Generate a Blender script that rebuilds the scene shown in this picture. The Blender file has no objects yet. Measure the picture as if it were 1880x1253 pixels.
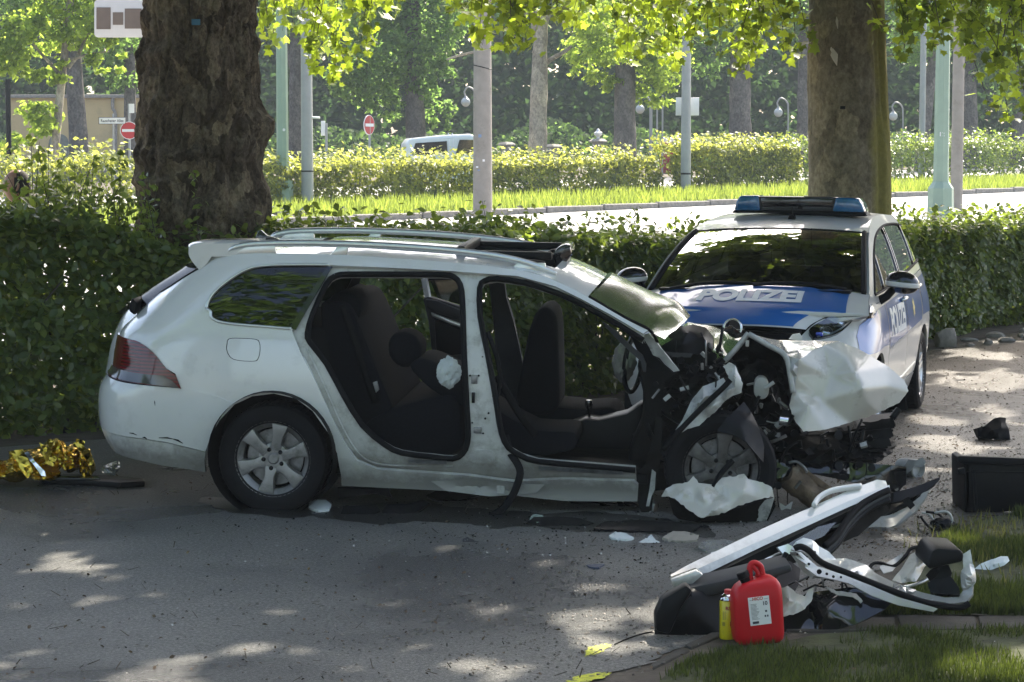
import bpy, bmesh, math, random
import numpy as np
from mathutils import Vector, Matrix, noise
from mathutils.geometry import delaunay_2d_cdt

random.seed(7)
RNG = np.random.default_rng(7)
S = bpy.context.scene
COL = S.collection
R = math.radians

# ------------------------------------------------------------------ camera
FPX, CX, CY = 4020.0, 940.0, 626.5
CAM_H, PITCH = 2.0, math.atan((626.5 - 290.0) / 4020.0)
cam_d = bpy.data.cameras.new('camera')
cam_d.sensor_width = 36.0
cam_d.lens = FPX / 1880.0 * 36.0
cam_d.clip_start = 0.5
cam_d.clip_end = 800
cam = bpy.data.objects.new('camera', cam_d)
COL.objects.link(cam)
cam.location = (0, 0, CAM_H)
cam.rotation_euler = (math.pi / 2 - PITCH, 0, 0)
S.camera = cam

# ------------------------------------------------------------------ light
SUN_AZ, SUN_EL = R(24), R(46)          # azimuth from +Y towards +X
SUN_STRENGTH, SKY_STRENGTH, EXPOSURE = 5.0, 0.15, 1.62
w = bpy.data.worlds.new('World')
S.world = w
w.use_nodes = True
nt = w.node_tree
nt.nodes.clear()
sky = nt.nodes.new('ShaderNodeTexSky')
sky.sky_type = 'NISHITA'
sky.sun_disc = False
sky.sun_elevation = SUN_EL
sky.sun_rotation = SUN_AZ
sky.air_density, sky.dust_density, sky.ozone_density = 1.0, 4.0, .3
bg = nt.nodes.new('ShaderNodeBackground')
bg.inputs['Strength'].default_value = SKY_STRENGTH
wo = nt.nodes.new('ShaderNodeOutputWorld')
nt.links.new(sky.outputs[0], bg.inputs[0])
nt.links.new(bg.outputs[0], wo.inputs[0])
sun_d = bpy.data.lights.new('sun', 'SUN')
sun_d.energy = SUN_STRENGTH
sun_d.angle = R(0.53)
sun_d.color = (1.0, 0.93, 0.80)
sun = bpy.data.objects.new('sun', sun_d)
COL.objects.link(sun)
sdir = Vector((math.sin(SUN_AZ) * math.cos(SUN_EL), math.cos(SUN_AZ) * math.cos(SUN_EL), math.sin(SUN_EL)))
sun.rotation_euler = (-sdir).to_track_quat('-Z', 'Y').to_euler()
sun.location = sdir * 60
S.view_settings.view_transform = 'Standard'
S.view_settings.look = 'None'
S.view_settings.gamma = 1
S.view_settings.use_curve_mapping = False
S.view_settings.exposure = EXPOSURE
S.render.engine = 'CYCLES'
S.cycles.use_denoising = True
S.cycles.max_bounces = 8
S.cycles.transparent_max_bounces = 12
S.cycles.transmission_bounces = 6
S.cycles.diffuse_bounces = 3
S.cycles.volume_bounces = 0
S.cycles.sample_clamp_indirect = 6.0

# ------------------------------------------------------------------ survey
FWD = Vector((0, math.cos(PITCH), -math.sin(PITCH)))
UP = Vector((0, math.sin(PITCH), math.cos(PITCH)))
CAM = Vector((0, 0, CAM_H))


def ray(px, py):
    return FWD + Vector((1, 0, 0)) * ((px - CX) / FPX) - UP * ((py - CY) / FPX)


def at(px, py, Y):
    d = ray(px, py)
    return CAM + d * (Y / d.y)


def project(p):
    v = Vector(p) - CAM
    zc = v.dot(FWD)
    return CX + FPX * v.x / zc, CY - FPX * v.dot(UP) / zc


def sst(a, b, x):
    t = min(1.0, max(0.0, (x - a) / (b - a)))
    return t * t * (3 - 2 * t)


def gz(x, y):
    """height of the terrain: level by the cars, a slight dip, then a slow rise over the boulevard"""
    z = -0.10 * sst(13.2, 17.0, y - 0.0) * sst(-0.5, 2.0, x) * (1 - sst(20, 25, y))
    z += 0.021 * (max(0.0, y - 20.0) - 2.0 * (1 - math.exp(-max(0.0, y - 20.0) / 2.0)))
    return z


def ground(px, py, dz=0.0):
    d = ray(px, py)
    z = dz
    for _ in range(40):
        k = (z - CAM_H) / d.z
        p = CAM + d * k
        z = 0.6 * z + 0.4 * (gz(p.x, p.y) + dz)
    return p


# ------------------------------------------------------------------ scene graph helpers
def tag(o, label=None, cat=None, group=None, kind=None):
    if label: o['label'] = label
    if cat: o['category'] = cat
    if group: o['group'] = group
    if kind: o['kind'] = kind
    return o


def empty(name, loc=(0, 0, 0), label=None, cat=None, group=None, mat4=None):
    o = bpy.data.objects.new(name, None)
    COL.objects.link(o)
    o.empty_display_size = 0.2
    if mat4 is not None:
        o.matrix_world = mat4
    else:
        o.location = loc
    return tag(o, label, cat, group)


def link(name, me, mat=None, parent=None, smooth=True, label=None, cat=None, group=None, kind=None, loc=None):
    if mat is not None:
        for m in (mat if isinstance(mat, (list, tuple)) else [mat]):
            me.materials.append(m)
    if smooth:
        me.polygons.foreach_set('use_smooth', np.ones(len(me.polygons), dtype=bool))
    o = bpy.data.objects.new(name, me)
    COL.objects.link(o)
    if parent is not None:
        o.parent = parent
    if loc is not None:
        o.location = loc
    return tag(o, label, cat, group, kind)


def copy_tree(o, parent=None):
    c = o.copy()
    COL.objects.link(c)
    if parent is not None:
        c.parent = parent
    for ch in list(o.children):
        copy_tree(ch, c)
    return c


def mesh(name, verts, faces):
    me = bpy.data.meshes.new(name)
    me.from_pydata([tuple(v) for v in verts], [], faces)
    me.update()
    return me


def bm_mesh(name, bm, sharp=None):
    bmesh.ops.recalc_face_normals(bm, faces=bm.faces[:])
    me = bpy.data.meshes.new(name)
    bm.to_mesh(me)
    bm.free()
    if sharp is not None:
        me.set_sharp_from_angle(angle=R(sharp))
    return me


class MB:
    """collects simple shapes into one mesh"""
    def __init__(self):
        self.v, self.f = [], []

    def add(self, vs, fs):
        n = len(self.v)
        self.v += [Vector(p) for p in vs]
        self.f += [tuple(i + n for i in f) for f in fs]
        return self

    def box(self, c, s, rot=None):
        hx, hy, hz_ = s[0] / 2, s[1] / 2, s[2] / 2
        vs = [Vector((x, y, z)) for x in (-hx, hx) for y in (-hy, hy) for z in (-hz_, hz_)]
        if rot is not None:
            vs = [rot @ v for v in vs]
        vs = [v + Vector(c) for v in vs]
        return self.add(vs, [(0, 1, 3, 2), (4, 6, 7, 5), (0, 4, 5, 1), (2, 3, 7, 6), (0, 2, 6, 4), (1, 5, 7, 3)])

    def tube(self, pts, r, n=10, cap=True, flat=1.0, up=None):
        pts = [Vector(p) for p in pts]
        rs = r if isinstance(r, (list, tuple)) else [r] * len(pts)
        rings, prev = [], None
        for i, p in enumerate(pts):
            t = (pts[min(i + 1, len(pts) - 1)] - pts[max(i - 1, 0)])
            if t.length < 1e-9: t = Vector((0, 0, 1))
            t.normalize()
            if prev is None:
                a = Vector(up) if up is not None else (Vector((0, 0, 1)) if abs(t.z) < .9 else Vector((1, 0, 0)))
            else:
                a = prev
            a = (a - t * a.dot(t)).normalized()
            prev = a
            b = t.cross(a)
            rings.append([p + (a * math.cos(k * 2 * math.pi / n) + b * math.sin(k * 2 * math.pi / n) * flat) * rs[i] for k in range(n)])
        vs = [v for rg in rings for v in rg]
        fs = []
        for i in range(len(pts) - 1):
            for k in range(n):
                fs.append((i * n + k, i * n + (k + 1) % n, (i + 1) * n + (k + 1) % n, (i + 1) * n + k))
        if cap:
            fs.append(tuple(range(n - 1, -1, -1)))
            fs.append(tuple((len(pts) - 1) * n + k for k in range(n)))
        return self.add(vs, fs)

    def lathe(self, prof, c=(0, 0, 0), n=24, axis='Z', rot=None):
        vs, fs = [], []
        for (r, h) in prof:
            for k in range(n):
                a = 2 * math.pi * k / n
                if axis == 'Z': v = Vector((r * math.cos(a), r * math.sin(a), h))
                else: v = Vector((r * math.cos(a), h, r * math.sin(a)))
                if rot is not None: v = rot @ v
                vs.append(v + Vector(c))
        m = len(prof)
        for i in range(m - 1):
            for k in range(n):
                fs.append((i * n + k, i * n + (k + 1) % n, (i + 1) * n + (k + 1) % n, (i + 1) * n + k))
        return self.add(vs, fs)

    def prism(self, poly, a, b):
        """polygon of 3-D points, offset by vectors a and b"""
        n = len(poly)
        a, b = Vector(a), Vector(b)
        vs = [Vector(p) + a for p in poly] + [Vector(p) + b for p in poly]
        fs = [tuple(range(n - 1, -1, -1)), tuple(range(n, 2 * n))]
        fs += [(i, (i + 1) % n, n + (i + 1) % n, n + i) for i in range(n)]
        return self.add(vs, fs)

    def build(self, name, mat, parent=None, sharp=35, bevel=0, seg=2, **kw):
        bm = bmesh.new()
        vs = [bm.verts.new(p) for p in self.v]
        for f in self.f:
            try: bm.faces.new([vs[i] for i in f])
            except ValueError: pass
        bmesh.ops.recalc_face_normals(bm, faces=bm.faces[:])
        if bevel:
            es = [e for e in bm.edges if len(e.link_faces) == 2 and e.calc_face_angle(0) > R(28)]
            bmesh.ops.bevel(bm, geom=es, offset=bevel, segments=seg, affect='EDGES', profile=.5, clamp_overlap=True)
        return link(name, bm_mesh(name, bm, sharp), mat, parent, **kw)


def crom(pts, k=5, closed=False, corners=()):
    """Catmull-Rom through the points; indices in corners stay sharp"""
    pts = [Vector(p) for p in pts]
    n = len(pts)
    out = []
    rng = n if closed else n - 1
    for i in range(rng):
        p1, p2 = pts[i], pts[(i + 1) % n]
        p0 = pts[(i - 1) % n] if (closed or i > 0) else p1
        p3 = pts[(i + 2) % n] if (closed or i + 2 < n) else p2
        if i in corners: p0 = p1 + (p1 - p2) * .3
        if (i + 1) % n in corners: p3 = p2 + (p2 - p1) * .3
        for j in range(k):
            t = j / k
            out.append(0.5 * ((2 * p1) + (p2 - p0) * t + (2 * p0 - 5 * p1 + 4 * p2 - p3) * t * t + (3 * p1 - p0 - 3 * p2 + p3) * t ** 3))
    if not closed: out.append(pts[-1])
    return out


def lerp_tab(tab, x):
    if x <= tab[0][0]: return tab[0][1]
    for (a, va), (b, vb) in zip(tab, tab[1:]):
        if x <= b:
            return va + (vb - va) * (x - a) / (b - a)
    return tab[-1][1]


def smooth_tab(tab, x):
    xs = [t[0] for t in tab]
    if x <= xs[0]: return tab[0][1]
    if x >= xs[-1]: return tab[-1][1]
    for i in range(len(tab) - 1):
        if x <= xs[i + 1]:
            h = xs[i + 1] - xs[i]
            t = (x - xs[i]) / h
            def sl(j):
                if j <= 0 or j >= len(tab) - 1: return (tab[min(j + 1, len(tab) - 1)][1] - tab[max(j - 1, 0)][1]) / max(1e-6, xs[min(j + 1, len(tab) - 1)] - xs[max(j - 1, 0)])
                return (tab[j + 1][1] - tab[j - 1][1]) / (xs[j + 1] - xs[j - 1])
            m0, m1 = sl(i) * h, sl(i + 1) * h
            a, b = tab[i][1], tab[i + 1][1]
            return (2 * t**3 - 3 * t**2 + 1) * a + (t**3 - 2 * t**2 + t) * m0 + (-2 * t**3 + 3 * t**2) * b + (t**3 - t**2) * m1


# ------------------------------------------------------------------ materials
def new_mat(name):
    m = bpy.data.materials.new(name)
    m.use_nodes = True
    n = m.node_tree
    b = n.nodes['Principled BSDF']
    return m, n, b


def nz(n, scale, detail=4, coord='Object', rough=.55, vec=None, dist=0.0):
    t = n.nodes.new('ShaderNodeTexNoise')
    t.inputs['Scale'].default_value = scale
    t.inputs['Detail'].default_value = detail
    t.inputs['Roughness'].default_value = rough
    t.inputs['Distortion'].default_value = dist
    if vec is None:
        c = n.nodes.new('ShaderNodeTexCoord')
        n.links.new(c.outputs[coord], t.inputs['Vector'])
    else:
        n.links.new(vec, t.inputs['Vector'])
    return t


def ramp(n, fac, stops):
    r = n.nodes.new('ShaderNodeValToRGB')
    e = r.color_ramp.elements
    e[0].position, e[0].color = stops[0][0], (*stops[0][1], 1)
    e[1].position, e[1].color = stops[-1][0], (*stops[-1][1], 1)
    for p, c in stops[1:-1]:
        k = e.new(p)
        k.color = (*c, 1)
    n.links.new(fac, r.inputs[0])
    return r


def mixc(n, fac, a, b, mode='MIX'):
    m = n.nodes.new('ShaderNodeMix')
    m.data_type = 'RGBA'
    m.blend_type = mode
    for sock, v in ((m.inputs[0], fac), (m.inputs[6], a), (m.inputs[7], b)):
        if isinstance(v, (int, float)): sock.default_value = v
        elif isinstance(v, tuple): sock.default_value = (*v, 1) if len(v) == 3 else v
        else: n.links.new(v, sock)
    return m.outputs[2]


def bump(n, b, height, strength, dist=.01):
    k = n.nodes.new('ShaderNodeBump')
    k.inputs['Strength'].default_value = strength
    k.inputs['Distance'].default_value = dist
    n.links.new(height, k.inputs['Height'])
    n.links.new(k.outputs[0], b.inputs['Normal'])
    return k


def pmat(name, col, rough=.5, metal=0.0, var=.15, vscale=8, bmp=0.0, bscale=60, coat=0.0, spec=None, dirt=None, dscale=5, dlo=.55, dhi=.75):
    """plain material with a little mottling, relief and optional dirt"""
    m, n, b = new_mat(name)
    t = nz(n, vscale, 5)
    c = ramp(n, t.outputs[0], [(.3, tuple(x * (1 - var) for x in col)), (.7, tuple(min(1, x * (1 + var)) for x in col))]).outputs[0]
    if dirt:
        d = nz(n, dscale, 8, rough=.7)
        f = ramp(n, d.outputs[0], [(dlo, (0, 0, 0)), (dhi, (1, 1, 1))]).outputs[0]
        c = mixc(n, f, c, dirt)
        rr = n.nodes.new('ShaderNodeMapRange')
        n.links.new(f, rr.inputs[0])
        rr.inputs[3].default_value = rough
        rr.inputs[4].default_value = min(1, rough + .4)
        n.links.new(rr.outputs[0], b.inputs['Roughness'])
    else:
        b.inputs['Roughness'].default_value = rough
    n.links.new(c, b.inputs['Base Color'])
    b.inputs['Metallic'].default_value = metal
    if coat:
        b.inputs['Coat Weight'].default_value = coat
        b.inputs['Coat Roughness'].default_value = .03
    if spec is not None: b.inputs['Specular IOR Level'].default_value = spec
    if bmp:
        h = nz(n, bscale, 6, rough=.65)
        bump(n, b, h.outputs[0], bmp)
    return m


def leaf_mat(name, front, trans, tw=.45, rough=.45, attr='rnd', spread=.35, spec=.4):
    m, n, b = new_mat(name)
    out = n.nodes['Material Output']
    a = n.nodes.new('ShaderNodeAttribute')
    a.attribute_name = attr
    big = nz(n, .9, 3)
    add = n.nodes.new('ShaderNodeMath'); add.operation = 'ADD'
    n.links.new(a.outputs['Fac'], add.inputs[0])
    mul = n.nodes.new('ShaderNodeMath'); mul.operation = 'MULTIPLY_ADD'
    n.links.new(big.outputs[0], mul.inputs[0]); mul.inputs[1].default_value = .8; mul.inputs[2].default_value = -.4
    n.links.new(mul.outputs[0], add.inputs[1])
    lo, hi = 1 - spread, 1 + spread
    c1 = ramp(n, add.outputs[0], [(.1, tuple(x * lo for x in front)), (.6, front), (1, (front[0] * hi * 1.25, front[1] * hi, front[2] * hi * .8))]).outputs[0]
    c2 = ramp(n, add.outputs[0], [(.1, tuple(x * lo for x in trans)), (1, (trans[0] * hi * 1.1, trans[1] * hi, trans[2] * hi))]).outputs[0]
    n.links.new(c1, b.inputs['Base Color'])
    b.inputs['Roughness'].default_value = rough
    b.inputs['Specular IOR Level'].default_value = spec
    tr = n.nodes.new('ShaderNodeBsdfTranslucent')
    n.links.new(c2, tr.inputs[0])
    mx = n.nodes.new('ShaderNodeMixShader')
    mx.inputs[0].default_value = tw
    n.links.new(b.outputs[0], mx.inputs[1])
    n.links.new(tr.outputs[0], mx.inputs[2])
    n.links.new(mx.outputs[0], out.inputs[0])
    return m


def glass_mat(name, tint=(.8, .9, .85), refl_rough=.0, dark=0.0, gain=1.6):
    """thin car glass: mirror-like coat over a tinted clear film"""
    m, n, b = new_mat(name)
    out = n.nodes['Material Output']
    g = n.nodes.new('ShaderNodeBsdfGlossy'); g.inputs['Roughness'].default_value = refl_rough
    g.inputs['Color'].default_value = (1, 1, 1, 1)
    t = n.nodes.new('ShaderNodeBsdfTransparent'); t.inputs[0].default_value = (*tint, 1)
    f = n.nodes.new('ShaderNodeFresnel'); f.inputs[0].default_value = 1.55
    k = n.nodes.new('ShaderNodeMath'); k.operation = 'MULTIPLY_ADD'
    n.links.new(f.outputs[0], k.inputs[0]); k.inputs[1].default_value = gain; k.inputs[2].default_value = dark
    k.use_clamp = True
    mx = n.nodes.new('ShaderNodeMixShader')
    n.links.new(k.outputs[0], mx.inputs[0])
    n.links.new(t.outputs[0], mx.inputs[1]); n.links.new(g.outputs[0], mx.inputs[2])
    n.links.new(mx.outputs[0], out.inputs[0])
    return m


WHITE = (.78, .79, .78)
M = {}
M['paint'] = pmat('white_paint', (.68, .68, .65), .20, var=.03, vscale=3, coat=1.0, dirt=(.38, .37, .34), dscale=5, dlo=.58, dhi=1.0)
M['paint_dirty'] = pmat('white_paint_dirty', (.56, .56, .53), .4, var=.08, vscale=9, coat=.3, dirt=(.20, .18, .15), dscale=11, dlo=.50, dhi=.8)
M['paint_crumple'] = pmat('white_paint_crumpled', (.55, .52, .455), .16, var=.06, vscale=6, coat=.5, dirt=(.15, .12, .06), dscale=6, dlo=.56, dhi=.78)
M['bare'] = pmat('galvanised_inner_skin', (.42, .42, .40), .45, metal=.3, var=.2, vscale=14, dirt=(.08, .08, .07), dscale=12)
M['black'] = pmat('black_plastic', (.006, .0065, .008), .42, var=.3, vscale=20, bmp=.08, bscale=220, spec=.14)
M['black_soft'] = pmat('black_rubber', (.005, .005, .006), .65, var=.3, vscale=20, bmp=.15, bscale=150, spec=.14)
M['black_gloss'] = pmat('black_gloss', (.008, .008, .010), .12, var=.1, coat=.5)
M['fabric'] = pmat('charcoal_seat_fabric', (.005, .0058, .009), .9, var=.3, vscale=60, bmp=.3, bscale=400, spec=.14)
M['cavity'] = pmat('dark_cavity', (.003, .003, .003), .6, var=.6, vscale=9, bmp=.5, bscale=30, spec=.14)  # near-black tone for hollows, insides and undersides
M['tyre'] = pmat('tyre_rubber', (.008, .008, .010), .7, var=.25, vscale=15, bmp=.2, bscale=90, dirt=(.03, .028, .026), dscale=10, dlo=.6, dhi=.9, spec=.14)
M['alloy'] = pmat('alloy_wheel', (.30, .29, .28), .42, metal=.75, var=.12, vscale=12, dirt=(.10, .09, .08), dscale=10, dlo=.5, dhi=.8)
M['alloy_bright'] = pmat('bright_alloy', (.62, .62, .62), .3, metal=.8, var=.08)
M['chrome'] = pmat('chrome', (.75, .75, .74), .14, metal=1, var=.05)
M['steel'] = pmat('dull_steel', (.25, .25, .25), .4, metal=.8, var=.3, vscale=18, dirt=(.06, .045, .03), dscale=14)
M['alu'] = pmat('brushed_trim', (.70, .71, .69), .3, metal=.85, var=.06)
M['grey_trim'] = pmat('grey_cabin_plastic', (.05, .05, .053), .6, var=.15, bmp=.1, bscale=200, spec=.14)
for _k, _z in (('paint', .34), ('paint_dirty', .42)):        # road grime splashed up the lower body
    _n = M[_k].node_tree
    _b = _n.nodes['Principled BSDF']
    _old = _b.inputs['Base Color'].links[0].from_socket
    _c = _n.nodes.new('ShaderNodeTexCoord'); _s = _n.nodes.new('ShaderNodeSeparateXYZ')
    _n.links.new(_c.outputs['Object'], _s.inputs[0])
    _g = nz(_n, 9, 7, rough=.7)
    _a = _n.nodes.new('ShaderNodeMath'); _a.operation = 'MULTIPLY_ADD'
    _n.links.new(_g.outputs[0], _a.inputs[0]); _a.inputs[1].default_value = .30; _n.links.new(_s.outputs[2], _a.inputs[2])
    _f = ramp(_n, _a.outputs[0], [(_z - .02, (.75, .75, .75)), (_z + .12, (.12, .12, .12)), (_z + .5, (0, 0, 0))]).outputs[0]
    _n.links.new(mixc(_n, _f, _old, (.17, .16, .14)), _b.inputs['Base Color'])
M['glass'] = glass_mat('tinted_glass', (.30, .36, .33))
M['glass_dark'] = glass_mat('dark_glass', (.04, .045, .045), gain=1.0)
M['glass_rear'] = glass_mat('tailgate_glass', (.10, .11, .10), .03, gain=.55)
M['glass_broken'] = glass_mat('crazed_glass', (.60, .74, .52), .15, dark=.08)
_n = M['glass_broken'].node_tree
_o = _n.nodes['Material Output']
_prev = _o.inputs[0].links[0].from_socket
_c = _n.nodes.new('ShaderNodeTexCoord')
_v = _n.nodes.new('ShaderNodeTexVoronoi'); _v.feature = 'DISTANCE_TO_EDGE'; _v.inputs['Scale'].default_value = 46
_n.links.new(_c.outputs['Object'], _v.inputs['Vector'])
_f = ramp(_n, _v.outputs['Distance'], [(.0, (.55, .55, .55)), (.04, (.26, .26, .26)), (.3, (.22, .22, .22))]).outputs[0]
_d = _n.nodes.new('ShaderNodeBsdfDiffuse'); _d.inputs[0].default_value = (.30, .42, .18, 1)  # yellow-green of mirrored leaves is put into the body colour of the crazed glass
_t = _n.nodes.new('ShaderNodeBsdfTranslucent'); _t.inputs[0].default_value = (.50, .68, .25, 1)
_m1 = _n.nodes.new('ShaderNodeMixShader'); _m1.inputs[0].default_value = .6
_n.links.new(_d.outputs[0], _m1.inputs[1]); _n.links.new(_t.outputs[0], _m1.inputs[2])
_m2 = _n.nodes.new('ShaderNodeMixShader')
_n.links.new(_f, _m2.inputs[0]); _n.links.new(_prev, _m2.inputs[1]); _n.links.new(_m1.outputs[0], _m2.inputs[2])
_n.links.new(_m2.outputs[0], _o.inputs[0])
M['glass_clear'] = glass_mat('clear_glass', (.85, .9, .88))

# ================================================================== setting
def sheet_poly(name, pts, step, dz, mat, kind='structure', parent=None):
    """a ground sheet over a plan polygon that follows the terrain"""
    P = [Vector((p[0], p[1])) for p in pts]
    dense = []
    for a, b in zip(P, P[1:] + P[:1]):
        n = max(1, int((b - a).length / step))
        dense += [a + (b - a) * (i / n) for i in range(n)]
    n0 = len(dense)
    xs = [p.x for p in P]; ys = [p.y for p in P]
    inner = []
    x = min(xs)
    while x < max(xs):
        y = min(ys)
        while y < max(ys):
            q = Vector((x + .01, y + .013))
            if in_poly(q, P): inner.append(q)
            y += step
        x += step
    v, e, f = cdt(dense + inner, [(i, (i + 1) % n0) for i in range(n0)], [P], [])
    me = mesh(name, [(q.x, q.y, gz(q.x, q.y) + dz) for q in v], f)
    return link(name, me, mat, parent, kind=kind)


def in_poly(q, P):
    c = False
    j = len(P) - 1
    for i in range(len(P)):
        a, b = P[i], P[j]
        if (a[1] > q[1]) != (b[1] > q[1]) and q[0] < (b[0] - a[0]) * (q[1] - a[1]) / (b[1] - a[1]) + a[0]: c = not c
        j = i
    return c


def cdt(pts, edges, outers, holes):
    v, e, f, _, _, _ = delaunay_2d_cdt([Vector((p[0], p[1])) for p in pts], edges, [], 0, 1e-6)
    out = []
    for t in f:
        c = (v[t[0]] + v[t[1]] + v[t[2]]) / 3
        if any(in_poly(c, o) for o in outers) and not any(in_poly(c, h) for h in holes):
            out.append(tuple(t))
    return v, e, out


def asphalt_mat():
    m, n, b = new_mat('worn_asphalt')
    c = n.nodes.new('ShaderNodeTexCoord')
    grain = nz(n, 62, 5, rough=.8)
    patch = nz(n, .55, 6, rough=.6, dist=.6)
    litter = nz(n, 5.5, 8, rough=.75)
    base = ramp(n, grain.outputs[0], [(.34, (.07, .069, .066)), (.50, (.16, .157, .148)), (.66, (.36, .35, .33))]).outputs[0]
    pt = ramp(n, patch.outputs[0], [(.36, (.50, .50, .52)), (.5, (.95, .94, .92)), (.66, (1.15, 1.12, 1.06))]).outputs[0]
    col = mixc(n, 1.0, base, pt, 'MULTIPLY')
    sp = n.nodes.new('ShaderNodeSeparateXYZ')
    n.links.new(c.outputs['Object'], sp.inputs[0])
    # soil trodden over the lane on the side of the verge
    g = n.nodes.new('ShaderNodeMath'); g.operation = 'MULTIPLY_ADD'
    n.links.new(sp.outputs[0], g.inputs[0]); g.inputs[1].default_value = .11; g.inputs[2].default_value = .0
    g2 = n.nodes.new('ShaderNodeMath'); g2.operation = 'ADD'
    n.links.new(g.outputs[0], g2.inputs[0]); n.links.new(litter.outputs[0], g2.inputs[1])
    f = ramp(n, g2.outputs[0], [(.60, (0, 0, 0)), (.85, (1, 1, 1))]).outputs[0]
    soil = ramp(n, grain.outputs[0], [(.38, (.022, .019, .016)), (.52, (.085, .070, .055)), (.66, (.19, .16, .125))]).outputs[0]
    col = mixc(n, f, col, soil)
    n.links.new(col, b.inputs['Base Color'])
    rr = ramp(n, patch.outputs[0], [(.35, (.24, .24, .24)), (.65, (.42, .42, .42))]).outputs[0]
    n.links.new(rr, b.inputs['Roughness'])
    b.inputs['Specular IOR Level'].default_value = .45
    add = n.nodes.new('ShaderNodeMath'); add.operation = 'MULTIPLY_ADD'
    n.links.new(litter.outputs[0], add.inputs[0]); add.inputs[1].default_value = .5
    n.links.new(grain.outputs[0], add.inputs[2])
    bump(n, b, add.outputs[0], 1.0, .02)
    return m


M['asphalt'] = asphalt_mat()
M['soil'] = pmat('bare_soil', (.085, .068, .05), .95, var=.45, vscale=6, bmp=.8, bscale=40, dirt=(.05, .06, .02), dscale=1.5)
M['verge'] = pmat('grass_soil', (.05, .055, .02), .95, var=.5, vscale=9, bmp=.8, bscale=50)
M['road'] = pmat('pale_road', (.30, .29, .275), .5, var=.12, vscale=1.5, bmp=.25, bscale=80)
M['stone'] = pmat('kerb_stone', (.24, .225, .20), .85, var=.3, vscale=12, bmp=.5, bscale=60, dirt=(.09, .085, .05), dscale=6)
M['lawn'] = pmat('median_lawn', (.10, .14, .025), .9, var=.3, vscale=2, bmp=.6, bscale=30)

# terrain: one sheet to the horizon
gx = np.concatenate([np.linspace(-320, -30, 30), np.linspace(-28, 40, 86), np.linspace(44, 320, 40)])
gy = np.concatenate([np.linspace(-60, 2, 14), np.linspace(3, 30, 90), np.linspace(31, 110, 80), np.linspace(115, 420, 40)])
tv = [(x, y, min(gz(x, y), 2.4) - .004) for y in gy for x in gx]
nx = len(gx)
tf = [(j * nx + i, j * nx + i + 1, (j + 1) * nx + i + 1, (j + 1) * nx + i) for j in range(len(gy) - 1) for i in range(nx - 1)]
link('ground', mesh('ground', tv, tf), M['soil'], kind='structure')

# line of the clipped hedge (front foot), the boulevard runs parallel behind it
HEDGE = [(-9.5, 11.2), (-3.58, 15.3), (0.27, 18.1), (5.2, 24.2), (9.8, 29.4), (16.0, 36.0)]
hedge_c = crom([Vector((x, y, 0)) for x, y in HEDGE], 12)
hn = []
for i in range(len(hedge_c)):
    t = hedge_c[min(i + 1, len(hedge_c) - 1)] - hedge_c[max(i - 1, 0)]
    t.normalize()
    hn.append(Vector((-t.y, t.x, 0)))

_ep = [(1.6, 5.0)] + [tuple(ground(px, py).xy) for px, py in ((1030, 1253), (1180, 1222), (1320, 1165), (1500, 1128), (1640, 1030), (1760, 975), (1900, 930))]
_ej = []
for (ax, ay), (bx, by) in zip(_ep, _ep[1:]):
    m = max(2, int(math.hypot(bx - ax, by - ay) / .05))
    for k in range(m):
        x, y = ax + (bx - ax) * k / m, ay + (by - ay) * k / m
        q = .09 * noise.noise((x * 2.2, y * 2.2, 1)) + .05 * noise.noise((x * 9, y * 9, 2)) + .02 * RNG.normal()
        _ej.append((x + q, y + q * .7))
lane = [(-9.2, 5.0)] + _ej + [_ep[-1], (6.5, 14.5), (9.5, 20.0), (13, 28)] + \
       [(p.x - n_.x * .22, p.y - n_.y * .22) for p, n_ in reversed(list(zip(hedge_c, hn))) if p.x < 11.0]
sheet_poly('parking_lane', lane, .35, .002, M['asphalt'])

# boulevard, median and second carriageway, all along the direction bd
bd = Vector((.724, .69, 0)).normalized()
bn = Vector((-bd.y, bd.x, 0))
KERB0 = Vector((0.13, 52.5, 0))


def strip(name, d0, d1, mat, dz, a0=-60, a1=110, step=2.5, nd=6):
    vs, fs = [], []
    na = int((a1 - a0) / step)
    for i in range(na + 1):
        for j in range(nd + 1):
            p = KERB0 + bd * (a0 + (a1 - a0) * i / na) + bn * (d0 + (d1 - d0) * j / nd)
            vs.append((p.x, p.y, gz(p.x, p.y) + dz))
    for i in range(na):
        for j in range(nd):
            a = i * (nd + 1) + j
            fs.append((a, a + nd + 1, a + nd + 2, a + 1))
    return link(name, mesh(name, vs, fs), mat, kind='structure')


strip('boulevard_road', -21.0, 0, M['road'], .006, nd=14)
strip('median_lawn', .18, 9.0, M['lawn'], .11, nd=6)
strip('second_road', 9.4, 17.5, M['road'], .008, nd=6)
# kerb of the median
kb = MB()
k = -40
while k < 80:
    p = KERB0 + bd * k + bn * .09
    z = gz(p.x, p.y)
    ang = math.atan2(bd.y, bd.x)
    kb.box((p.x, p.y, z + .03), (1.96, .17, .24), Matrix.Rotation(ang, 3, 'Z'))
    k += 2.0
kb.build('median_kerb', M['stone'], kind='structure', bevel=.02, seg=1)

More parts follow.
